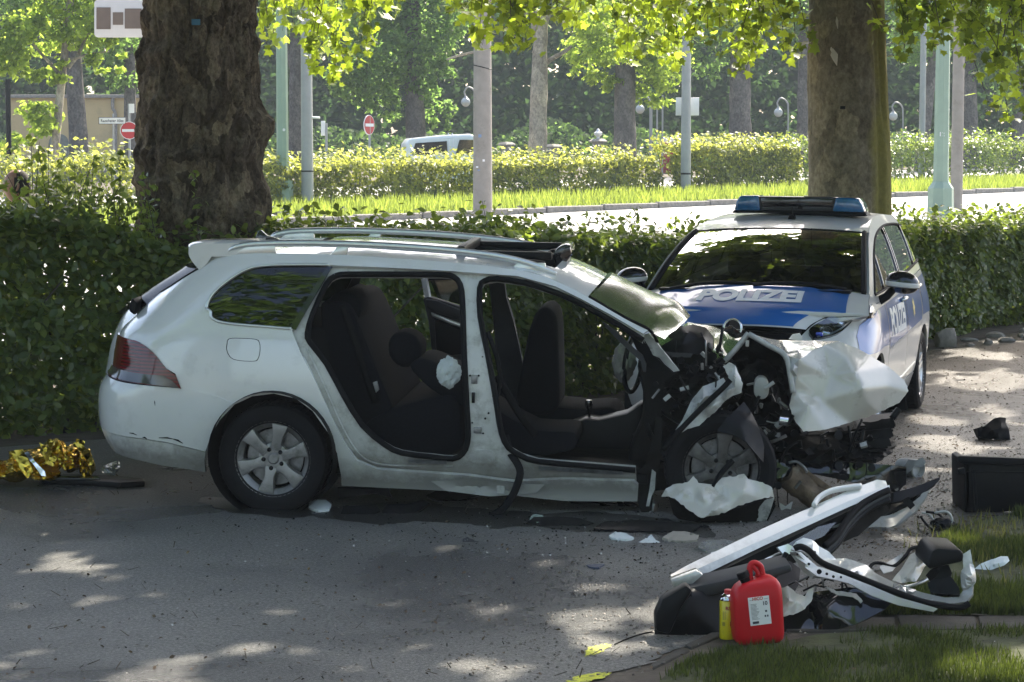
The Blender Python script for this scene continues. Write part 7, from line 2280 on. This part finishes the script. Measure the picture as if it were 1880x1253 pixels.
for i, (l, lab) in enumerate((([(1070, 1200), (1085, 1190), (1108, 1184), (1122, 1187), (1112, 1194), (1094, 1204), (1074, 1208)], 'small yellow paint mark on the asphalt, the one farther from the lower edge'), ([(1044, 1252), (1060, 1242), (1100, 1236), (1124, 1238), (1110, 1246), (1070, 1256), (1046, 1260)], 'yellow paint mark at the lower edge of the asphalt'))):
    dl = []
    for a, b in zip(l, l[1:] + l[:1]):
        for k in range(6): dl.append((a[0] + (b[0] - a[0]) * k / 6 + RNG.normal() * 2.6, a[1] + (b[1] - a[1]) * k / 6 + RNG.normal() * .9))
    wp = [tuple(ground(px, py).xy) for px, py in dl]
    sheet_poly('paint_mark', wp, .03, .0045, ym, kind=None)
    tag(bpy.data.objects['paint_mark' if i == 0 else 'paint_mark.001'], lab, 'paint mark', 'yellow marks on the asphalt')
# dark crack along the kerb
MB().tube(crom([ground(px, py) + Vector((0, 0, .002)) for px, py in ((1128, 1186), (1150, 1176), (1180, 1166), (1215, 1160), (1240, 1158))], 4), .006, n=5, flat=.3).build('crack', M['cavity'], kind='structure')
# stones at the foot of the hedge, right
for k in range(10):
    px = RNG.uniform(1725, 1890); py = RNG.uniform(612, 640)
    g = ground(px, py)
    bm = bmesh.new()
    bmesh.ops.create_icosphere(bm, subdivisions=2, radius=1)
    sx, sy, sz_ = RNG.uniform(.04, .11), RNG.uniform(.04, .08), RNG.uniform(.02, .05)
    if k == 0: g = ground(1738, 636); sx, sy, sz_ = .13, .1, .13
    for v in bm.verts:
        d = 1 + .35 * noise.noise(v.co * 1.6 + Vector((k * 3.3, 0, 0)))
        v.co = Vector((v.co.x * sx * d, v.co.y * sy * d, v.co.z * sz_ * d + sz_ * .5))
    o = link('stone', bm_mesh('stone', bm, 30), M['stone'], None, loc=g)
    if k == 0: tag(o, 'largest pale stone at the foot of the hedge beside the police car', 'stone')
    else: tag(o, 'small stone in the row along the hedge foot, right of the police car', 'stone', 'stones along the hedge foot')

# dark, glossier sheets laid on the asphalt under the wreck
dark_asphalt = pmat('dark_glossy_asphalt', (.018, .018, .018), .28, var=.5, vscale=12, bmp=.6, bscale=70)
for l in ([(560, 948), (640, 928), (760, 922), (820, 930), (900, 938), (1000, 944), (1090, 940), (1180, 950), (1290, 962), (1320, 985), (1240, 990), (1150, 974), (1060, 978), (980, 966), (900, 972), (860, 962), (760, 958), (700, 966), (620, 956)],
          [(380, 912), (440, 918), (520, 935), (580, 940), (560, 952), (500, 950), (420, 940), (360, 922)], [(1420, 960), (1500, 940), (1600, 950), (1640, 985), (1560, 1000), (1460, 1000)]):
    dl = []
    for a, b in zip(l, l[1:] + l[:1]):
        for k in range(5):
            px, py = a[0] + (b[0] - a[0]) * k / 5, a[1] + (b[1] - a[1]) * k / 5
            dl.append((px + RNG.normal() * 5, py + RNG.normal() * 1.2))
    sheet_poly('dark_patch', [tuple(ground(px, py).xy) for px, py in dl], .08, .0042, dark_asphalt)

# taller dry grass at the edge of the verge
n_ = 700
P = []
while len(P) < n_:
    px, py = RNG.normal(1800, 55), RNG.normal(1000, 30)
    g = ground(px, py)
    P.append((g.x, g.y, g.z))
leaves('dry_grass', P, np.stack([RNG.normal(size=n_), RNG.normal(size=n_), np.full(n_, .2)], 1), RNG.uniform(.03, .08, n_), T_BLADE, leaf_mat('dry_grass_blade', (.12, .13, .04), (.24, .26, .07), tw=.4), updir=np.tile([0, 0, 1.0], (n_, 1)), kind='stuff')

# loose grit and crumbs of soil on the trodden part of the lane
gr_n = 4500
P, Z = [], []
while len(P) < gr_n:
    px, py = (RNG.normal(1180, 330), RNG.normal(1120, 70)) if RNG.random() < .6 else (RNG.uniform(1480, 1900), RNG.uniform(640, 1000))
    if not (-20 < px < 1900 and 630 < py < 1258): continue
    g = ground(px, py)
    if px > 1230 and py > 1170: continue
    P.append((g.x, g.y, g.z + .003)); Z.append(.004 + .013 * RNG.random() ** 2)
T_ROCK = (np.array([[-.5, -.4, 0], [.5, -.35, 0], [.35, .5, 0], [-.4, .4, 0], [.05, .0, .55]], float), [(0, 1, 4), (1, 2, 4), (2, 3, 4), (3, 0, 4)])
leaves('gravel', P, np.stack([RNG.normal(size=gr_n) * .25, RNG.normal(size=gr_n) * .25, np.ones(gr_n)], 1), np.array(Z), T_ROCK, pmat('grit', (.11, .098, .082), .7, var=.6, vscale=40), kind='stuff')

# ================================================================== street furniture and far things
M['conc'] = pmat('spun_concrete', (.27, .245, .215), .85, var=.12, vscale=5, bmp=.2, bscale=60, dirt=(.18, .16, .13), dscale=3)
M['galv'] = pmat('grey_pole_paint', (.30, .31, .31), .55, metal=.2, var=.08, vscale=4)
M['green'] = pmat('pale_green_mast', (.24, .33, .25), .5, var=.08, vscale=3)
M['sign_white'] = pmat('sign_white', (.70, .70, .70), .5, var=.04)
M['sign_red'] = pmat('sign_red', (.42, .02, .025), .45, var=.05)
M['sign_brown'] = pmat('sign_brown', (.14, .10, .075), .5, var=.08)
M['sign_back'] = pmat('sign_back_grey', (.42, .43, .44), .5, metal=.3, var=.06)


def post(name, px, Y, r0, r1, top, label, mat, cat='pole', group=None, n=14, sq=False):
    b = at(px, 300, Y); b.z = gz(b.x, b.y)
    e = empty(name, b, label, cat, group)
    if sq:
        mb = MB()
        mb.lathe([(0, 0), (r0 * 2.0, 0), (r0 * 1.9, .72), (r0 * 1.25, .86), (r0 * 1.2, .9)], n=8)
        mb.build('pedestal', M['green'], e, sharp=20)
        MB().lathe([(r0 * 1.15, .85), (r1 * 1.1, top), (0, top)], n=8).build('shaft', mat, e, sharp=20)
    else:
        MB().lathe([(r0, -.05), (r1, top), (0, top)], n=n).build('shaft', mat, e, sharp=60)
    return e


e = post('lamp_mast', 519, 55, .135, .11, 8, 'pale green lamp mast just right of the thick dark trunk', M['green'], 'mast', 'green lamp masts', sq=True)
MB().lathe([(0, 0), (.035, .0), (.035, .02)], c=(.05, -.14, 2.0), n=12, axis='Y').build('badge', M['sign_white'], e)
e = post('street_pole', 564, 55, .155, .125, 7.5, 'grey pole with small bracket, right of the pale green mast', M['galv'], 'pole')
MB().tube([(.0, 0, 2.32), (.33, -.05, 2.30)], .03, n=6).build('bracket_arm', M['sign_white'], e)
MB().lathe([(.15, .95), (.155, .955), (.155, .985), (.15, .99)], n=14).build('strap', M['black'], e)
e = post('concrete_mast', 886, 50, .222, .18, 7.5, 'thick brown grey concrete mast with stickers, rising behind the wreck roof', M['conc'], 'mast', n=20)
MB().tube([(-.2, -.12, 4.13 - .63), (.0, -.22, 4.08 - .63), (.2, -.12, 4.03 - .63)], .012, n=6).build('strap', M['black'], e)
sk_ = [M['sign_white'], pmat('blue_sticker', (.18, .26, .40), .5)]
for (px, py, w_, h_, m) in ((881, 250, .07, .07, 1), (888, 295, .05, .05, 0), (876, 307, .05, .04, 0), (879, 313, .05, .03, 1)):
    p = at(px, py, 50 - .21) - e.location
    MB().box(p, (w_, .012, h_)).build('sticker', sk_[m], e, bevel=.01 if m else 0)
e = post('sign_pole', 1259, 64, .15, .115, 8, 'grey pole carrying a blank white rectangular sign, across the road', M['galv'], 'sign pole')
p = at(1262, 196, 64.25) - e.location
MB().box(p, (.68, .02, .52)).build('sign_panel', M['sign_white'], e, bevel=.008)
MB().lathe([(.14, .62), (.148, .63), (.148, .68), (.14, .69)], n=14).build('strap', M['black'], e)
post('street_pole', 1692, 77, .115, .10, 8, 'thin pale grey pole farther back, between mossy trunk and green mast', M['galv'], 'pole')
e = post('lamp_mast', 1728, 50, .155, .125, 8, 'pale green mast marked with 12, right of the mossy trunk', M['green'], 'mast', 'green lamp masts', sq=True)
text_on('number', '12', .13, lambda u, v: Vector((-.03 + u, -.165, 1.72 - .63 + v + .85)), M['sign_white'], e, .003)
post('concrete_mast', 1757, 51.5, .145, .125, 8, 'slender concrete mast directly right of the mast marked 12', M['conc'], 'mast')
e = post('black_post', 17, 58, .07, .07, 3.3, 'short black post at the left picture edge', M['black'], 'post')


def round_sign(px, py, Y, r, label, yaw, poleh, bar=True):
    c = at(px, py, Y)
    b = Vector((c.x, c.y, gz(c.x, c.y)))
    e = empty('no_entry_sign', b, label, 'road sign', 'no entry signs')
    h = c.z - b.z
    MB().tube([(0, .05, 0), (0, .05, poleh or h + r * .8)], .035, n=8).build('pole', M['galv'], e)
    rot = Matrix.Rotation(yaw, 3, 'Z')
    MB().lathe([(0, 0), (r, 0), (r, .02), (0, .02)], c=(0, 0, h), n=32, axis='Y', rot=rot).build('disc', M['sign_white'], e, sharp=40)
    MB().lathe([(0, -.006), (r * .93, -.006), (r * .93, .0)], c=(0, 0, h), n=32, axis='Y', rot=rot).build('red_face', M['sign_red'], e, sharp=40)
    MB().box((0, 0, 0), (r * 1.55, .006, r * .30)).build('white_bar', M['sign_white'], e)
    o = e.children[-1]
    o.location = rot @ Vector((0, -.010, 0)) + Vector((0, 0, h)); o.rotation_euler = (0, 0, yaw)
    return e, h


round_sign(678, 230, 66, .30, 'narrow looking no entry sign turned aside, left of the parked van', R(62), None)
e, h = round_sign(237, 240, 62, .25, 'no entry sign below the street name plate, left of the dark trunk', R(5), None)
MB().tube([(0, .05, h), (0, .05, h + .75)], .035, n=8).build('pole', M['galv'], e)
MB().box((.08, 0, h + .62), (.14, .03, .26)).build('small_plate', M['sign_white'], e)
c = at(206, 222, 62)
b = Vector((c.x, c.y, gz(c.x, c.y)))
e = empty('street_name_sign', b, 'white street name plate on a thin post in front of the yellow building', 'street sign')
MB().tube([(.02, .04, 0), (.02, .04, c.z - b.z + .2)], .025, n=8).build('pole', M['galv'], e)
pl_ = MB().box((0, 0, c.z - b.z), (.76, .02, .19)).build('name_plate', M['sign_white'], e)
fm = MB()
for (x, z, w_, h_) in ((0, .092, .76, .012), (0, -.092, .76, .012), (-.374, 0, .012, .19), (.374, 0, .012, .19)):
    fm.box((x, -.012, c.z - b.z + z), (w_, .006, h_))
fm.build('plate_border', M['black'], pl_, kind='stuff')
text_on('plate_text', 'Rauschener Allee', .115, lambda u, v: Vector((u + .0, -.014, c.z - b.z + v - .005)), M['black'], pl_, .001, .80)
# sign panel high on the left, half hidden by the trunk
c = at(228, 34, 40)
b = Vector((c.x + .9, c.y, gz(c.x, c.y)))
e = empty('panel_sign', b, 'white rounded sign panel with brown squares at the top left, partly behind the trunk', 'sign')
MB().tube([(0, .1, 0), (0, .1, 6.5)], .07, n=10).build('pole', M['galv'], e)
def P40(px, py, dy=0.0): return at(px, py, 40 + dy) - b
rr = []
x0, x1, y0, y1, q = 173, 300, 0, 69, 7
for (cx, cy, a0) in ((x1 - q, y0 + q, -90), (x1 - q, y1 - q, 0), (x0 + q, y1 - q, 90), (x0 + q, y0 + q, 180)):
    for k in range(5):
        a = R(a0 + k * 22.5)
        rr.append((cx + q * math.cos(a), cy + q * math.sin(a)))
MB().prism([P40(*p) for p in rr], (0, 0, 0), (0, .05, 0)).build('panel', pmat('cream_panel', (.60, .57, .54), .5, var=.03), e, bevel=.01)
for (a, b_, c_, d) in ((177, 14, 203, 54), (207, 23, 226, 46), (229, 16, 260, 53), (266, 23, 286, 46)):
    MB().prism([P40(a, b_, -.012), P40(c_, b_, -.012), P40(c_, d, -.012), P40(a, d, -.012)], (0, 0, 0), (0, .01, 0)).build('brown_square', M['sign_brown'], e)
MB().tube([P40(175, 6, .03), P40(296, 6, .03)], .012, n=6).build('panel_rim', M['black'], e)
# small grey sign seen from the side
c = at(596, 236, 63); b = Vector((c.x, c.y, gz(c.x, c.y)))
e = empty('small_sign', b, 'small grey sign post seen from its back, right of the grey pole', 'sign')
MB().tube([(.05, 0, 0), (.05, 0, c.z - b.z + .15)], .035, n=8).build('pole', M['galv'], e)
MB().box((-.04, -.02, c.z - b.z), (.12, .05, .42)).build('sign_panel', M['sign_white'], e, bevel=.01)
# white van
vb = at(805, 300, 66.5); vb.z = gz(vb.x, vb.y)
van = empty('parked_van', vb, 'white van parked behind the hedge across the road, only its roof in view', 'van')
van.rotation_euler = (0, 0, R(8))
vm = pmat('van_white', (.62, .66, .64), .35, var=.04, coat=.4)
V, F = [], []
prof = [(-1.15, .3), (-1.15, .95), (-1.10, 1.08), (-1.06, 1.48), (-.94, 1.64), (.0, 1.74), (.86, 1.78), (1.0, 1.73), (1.12, 1.18), (1.18, 1.08), (1.18, .3)]
for y, k in ((-.85, .93), (-.78, 1.0), (.78, 1.0), (.85, .93)):
    V += [Vector((x, y, z if z < 1.2 else 1.2 + (z - 1.2) * (1 if abs(y) < .8 else .86))) for x, z in prof]
n_ = len(prof)
F = [(i * n_ + k, i * n_ + k + 1, (i + 1) * n_ + k + 1, (i + 1) * n_ + k) for i in range(3) for k in range(n_ - 1)] + [tuple(range(n_)), tuple(range(4 * n_ - 1, 3 * n_ - 1, -1))]
MB().add(V, F).build('body', vm, van, bevel=.03, sharp=40)
for x0, x1 in ((-.9, .18), (.42, .98)):
    MB().prism([Vector((x, -.86, z)) for x, z in ((x0, 1.16), (x1, 1.16), (x1 - .02, 1.56 if x0 < 0 else 1.6), (x0 + .12, 1.50 if x0 < 0 else 1.6))], (0, 0, 0), (0, -.012, 0)).build('side_window', M['glass'] if x0 > 0 else M['black_gloss'], van)
for x in (.22, .34):
    MB().tube([(x, -.865, 1.15), (x + .02, -.845, 1.6), (x, -.74, 1.80)], .018, n=6).build('roof_seam', M['sign_white'], van)
for x in (-.72, .75):
    for y in (-.72, .72):
        MB().lathe([(0, -.09), (.28, -.09), (.30, 0), (.28, .09), (0, .09)], c=(x, y, .30), n=20, axis='Y').build('wheel', M['tyre'], van)
# red container with pale top
c = at(1231, 262, 88); g = gz(c.x, c.y)
e = empty('red_container', (c.x, c.y, g), 'red container with pale rounded top between trunk and white sign pole', 'container')
top = c.z - g
MB().box((0, 0, (top + .02) / 2), (.82, .6, top + .02)).build('body', pmat('faded_red', (.30, .035, .03), .6), e, bevel=.04)
for x in (-.26, 0, .26):
    MB().lathe([(0, .20), (.09, .18), (.15, .08), (.15, 0)], c=(x, 0, top), n=14).build('top_bulge', M['sign_white'], e)
for px in (1196, 1206, 1216):
    c = at(px, 280, 86); g = gz(c.x, c.y)
    o = MB().tube([(0, 0, 0), (0, 0, 3.1)], .035, n=8).build('thin_post', M['galv'], None, loc=(c.x, c.y, g))
    tag(o, {1196: 'leftmost thin post beside the red container', 1206: 'middle thin post beside the red container', 1216: 'thin post touching the red container at its left'}[px], 'post', 'thin posts by the red container')
# globe lamps
def globe_lamp(px, py, Y, r, label, arm=True):
    c = at(px, py, Y); g = gz(c.x, c.y)
    e = empty('globe_lamp', (c.x, c.y, g), label, 'street lamp', 'globe lamps in the park')
    h = c.z - g
    gm_ = pmat('opal_globe', (.45, .48, .47), .25, var=.05) if 'opal_globe' not in bpy.data.materials else bpy.data.materials['opal_globe']
    MB().lathe([(r * math.sin(a), -r * math.cos(a)) for a in [k * math.pi / 12 for k in range(13)]], c=(0, 0, h), n=20).build('globe', gm_, e, sharp=None)
    MB().lathe([(r * .3, r * .9), (r * .45, r), (r * .2, r * 1.3), (0, r * 1.3)], c=(0, 0, h), n=12).build('cap', M['galv'], e)
    MB().tube(crom([Vector((.0, 0, h + r * 1.2)), Vector((-.05, 0, h + r * 2.2)), Vector((.1, 0, h + r * 3.2)), Vector((.35, 0, h + r * 2.4)), Vector((.42, 0, h)), Vector((.42, 0, 0))], 5), .035, n=6).build('post', M['galv'], e, sharp=None)
globe_lamp(855, 188, 90, .19, 'globe lamp hanging just left of the concrete mast')
globe_lamp(1175, 201, 92, .19, 'globe lamp right of the rough brown trunk')
globe_lamp(1429, 207, 94, .19, 'globe lamp just left of the mossy trunk')
globe_lamp(1640, 214, 96, .19, 'globe lamp just right of the mossy trunk')
# stone pillars of the park fence
for px, py, Y, urn, lab in ((1098, 262, 84, True, 'stone pillar crowned by a small urn, left of the rough brown trunk'), (930, 268, 84, False, 'plain low stone pillar right of the concrete mast'), (1016, 272, 84, False, 'plain low stone pillar right of the pale forked tree')):
    c = at(px, py, Y); g = gz(c.x, c.y)
    e = empty('stone_pillar', (c.x, c.y, g), lab, 'pillar', 'stone pillars of the park')
    h = c.z - g
    MB().box((0, 0, h / 2), (.42, .42, h)).build('shaft', M['stone'], e, bevel=.02)
    MB().lathe([(.34, h), (.36, h + .05), (.22, h + .14), (0, h + .15)], n=4 if not urn else 16).build('cap', M['stone'], e)
    if urn:
        MB().lathe([(.06, h + .14), (.05, h + .2), (.15, h + .3), (.16, h + .38), (.08, h + .42), (.05, h + .5), (0, h + .54)], n=16).build('urn', M['sign_white'], e)
# yellow building
Yb = 92
A = at(20, 290, Yb); B = at(330, 290, Yb)
g = 1.45
e = empty('yellow_building', ((A.x + B.x) / 2, Yb + 2, g), 'low yellow rendered building behind the trees at the left', 'building')
top = at(100, 180, Yb).z - g
wx = (B.x - A.x)
ym_ = pmat('ochre_render', (.50, .38, .19), .85, var=.08, vscale=.8, bmp=.1, bscale=20, dirt=(.36, .29, .17), dscale=.6)
MB().box((0, 0, top / 2), (wx, 4, top)).build('wall', ym_, e)
MB().box((0, -.05, top + .06), (wx + .3, 4.3, .14)).build('cornice', M['stone'], e, bevel=.02)
MB().box((0, -2.02, .25), (wx, .06, .5)).build('plinth', M['stone'], e)
def Pb(px, py, d=-2.03): 
    q = at(px, py, Yb + d + 2); return q - e.location
MB().tube(crom([Pb(207, 178, -2.1), Pb(207, 200, -2.1), Pb(212, 212, -2.12), Pb(212, 285, -2.1)], 3), .07, n=8).build('downpipe', M['stone'], e)
dp = [Pb(90, 290, -2.03)] + [Pb(108 + 18 * math.cos(R(180 - k * 18)), 262 - 16 * math.sin(R(k * 18)), -2.03) for k in range(11)] + [Pb(126, 290, -2.03)]
MB().prism(dp, (0, -.02, 0), (0, .1, 0)).build('arched_door', pmat('grey_green_door', (.16, .17, .14), .7), e)
MB().prism([Pb(133, 200), Pb(146, 200), Pb(146, 240), Pb(133, 240)], (0, -.02, 0), (0, .1, 0)).build('window', M['glass_dark'], e)
wl = at(110, 285, 78); 
o = MB().box((0, 0, .4), (9.5, .3, .8)).build('low_wall', M['stone'], None, loc=(wl.x, wl.y, gz(wl.x, wl.y)), bevel=.03)
tag(o, 'low pale wall in front of the yellow building', 'wall')

# person behind the hedge, seen from the side, only the head in view
M['skin'] = pmat('skin', (.42, .23, .16), .5, var=.08, vscale=20, spec=.4)
M['hair'] = pmat('short_dark_hair', (.035, .028, .024), .8, var=.3, vscale=60, bmp=.5, bscale=150)
hc_ = at(33, 345, 17.4)
pb = Vector((hc_.x + .02, hc_.y, gz(hc_.x, hc_.y)))
per = empty('person', pb, 'balding person in dark clothes standing behind the hedge, looking left, head in view', 'person')
top = at(33, 313, 17.4).z - pb.z
s_ = top / 1.80
pv = {'pelvis': (0, 0, .95, .15), 'waist': (0, 0, 1.10, .14), 'chest': (.0, 0, 1.33, .165), 'neckb': (-.01, 0, 1.47, .085), 'neck': (-.025, 0, 1.56, .062),
      'sl': (0, -.17, 1.42, .075), 'el': (.03, -.23, 1.14, .05), 'wl': (-.05, -.21, .90, .036), 'hl': (-.08, -.2, .82, .035), 'sr': (0, .17, 1.42, .075), 'er': (.03, .23, 1.14, .05), 'wr': (-.05, .21, .90, .036), 'hr': (-.08, .2, .82, .035),
      'tl': (0, -.09, .90, .10), 'kl': (-.01, -.10, .50, .066), 'al': (.02, -.10, .09, .045), 'fl': (-.15, -.11, .035, .035), 'tr': (0, .09, .90, .10), 'kr': (-.01, .10, .50, .066), 'ar': (.02, .10, .09, .045), 'fr': (-.15, .11, .035, .035)}
ed = [('pelvis', 'waist'), ('waist', 'chest'), ('chest', 'neckb'), ('neckb', 'neck'), ('chest', 'sl'), ('sl', 'el'), ('el', 'wl'), ('wl', 'hl'), ('chest', 'sr'), ('sr', 'er'), ('er', 'wr'), ('wr', 'hr'), ('pelvis', 'tl'), ('tl', 'kl'), ('kl', 'al'), ('al', 'fl'), ('pelvis', 'tr'), ('tr', 'kr'), ('kr', 'ar'), ('ar', 'fr')]
ks = list(pv)
me = bpy.data.meshes.new('body')
me.from_pydata([tuple(c * s_ for c in pv[k][:3]) for k in ks], [(ks.index(a), ks.index(b)) for a, b in ed], [])
o = bpy.data.objects.new('body', me); COL.objects.link(o)
sm_ = o.modifiers.new('skin', 'SKIN'); o.modifiers.new('sub', 'SUBSURF').levels = 2
for i, k in enumerate(ks):
    me.skin_vertices[0].data[i].radius = (pv[k][3] * s_, pv[k][3] * s_)
me.skin_vertices[0].data[0].use_root = True
dg = bpy.context.evaluated_depsgraph_get()
m2 = bpy.data.meshes.new_from_object(o.evaluated_get(dg))
bpy.data.objects.remove(o)
link('body', m2, pmat('dark_jacket', (.02, .022, .028), .85, var=.2), per)
bm = bmesh.new()
bmesh.ops.create_uvsphere(bm, u_segments=40, v_segments=30, radius=1)
H = Vector((-.03, 0, top - .118 * s_))
for v in bm.verts:
    p = v.co.copy()
    x, y, z = p.x * .098, p.y * .078, p.z * .122
    if z < -.02:                       # jaw and chin forward (the face looks along -x)
        k = min(1, (-.02 - z) / .1)
        x = x * (1 - .25 * k) - .018 * k; y *= 1 - .28 * k
    d = math.exp(-((z + .018) / .020) ** 2 - (y / .014) ** 2) * (1 if p.x < 0 else 0)
    x -= .026 * d
    x -= .008 * math.exp(-((z - .022) / .012) ** 2 - (y / .05) ** 2) * (1 if p.x < 0 else 0)
    x += .008 * math.exp(-((z - .004) / .010) ** 2 - ((abs(y) - .028) / .012) ** 2) * (1 if p.x < 0 else 0)
    x -= .006 * math.exp(-((z + .058) / .008) ** 2 - (y / .025) ** 2) * (1 if p.x < 0 else 0)
    v.co = Vector((x, y, z)) * s_ + H
hd = link('head', bm_mesh('head', bm, None), M['skin'], per)
for sd in (-1, 1):
    MB().tube(crom([Vector((.012, .076 * sd, .022)), Vector((.030, .086 * sd, .018)), Vector((.030, .088 * sd, -.012)), Vector((.014, .078 * sd, -.038))], 4), .010, n=8).build('ear', M['skin'], hd, sharp=None)
    hd.children[-1].location = H
    MB().lathe([(.011 * math.sin(a), -.011 * math.cos(a)) for a in [k * math.pi / 6 for k in range(7)]], c=Vector((-.078, .029 * sd, .004)) * s_ + H, n=10).build('eye', M['black_gloss'], hd, sharp=None)
bm = bmesh.new()
bmesh.ops.create_uvsphere(bm, u_segments=36, v_segments=24, radius=1)
dead = [v for v in bm.verts if not (v.co.x > -.02 + .5 * max(0, v.co.z - .55) and v.co.z > -.45 - .3 * v.co.x) or (v.co.z > .86 and v.co.x < .3)]
bmesh.ops.delete(bm, geom=dead, context='VERTS')
for v in bm.verts:
    v.co = Vector((v.co.x * .107, v.co.y * .087, v.co.z * .131)) * s_ + H
link('hair', bm_mesh('hair', bm, None), M['hair'], hd)

# ---- the air
hz_m = bpy.data.materials.new('haze_air')
hz_m.use_nodes = True
nn_ = hz_m.node_tree
nn_.nodes.clear()
vol = nn_.nodes.new('ShaderNodeVolumePrincipled')
vol.inputs['Color'].default_value = (.80, .90, 1.0, 1)
vol.inputs['Density'].default_value = .00055
vol.inputs['Anisotropy'].default_value = .0
oo = nn_.nodes.new('ShaderNodeOutputMaterial')
nn_.links.new(vol.outputs[0], oo.inputs['Volume'])
hb = MB().box((0, 200, 12), (700, 560, 32)).build('haze', hz_m, None, sharp=None, kind='stuff')
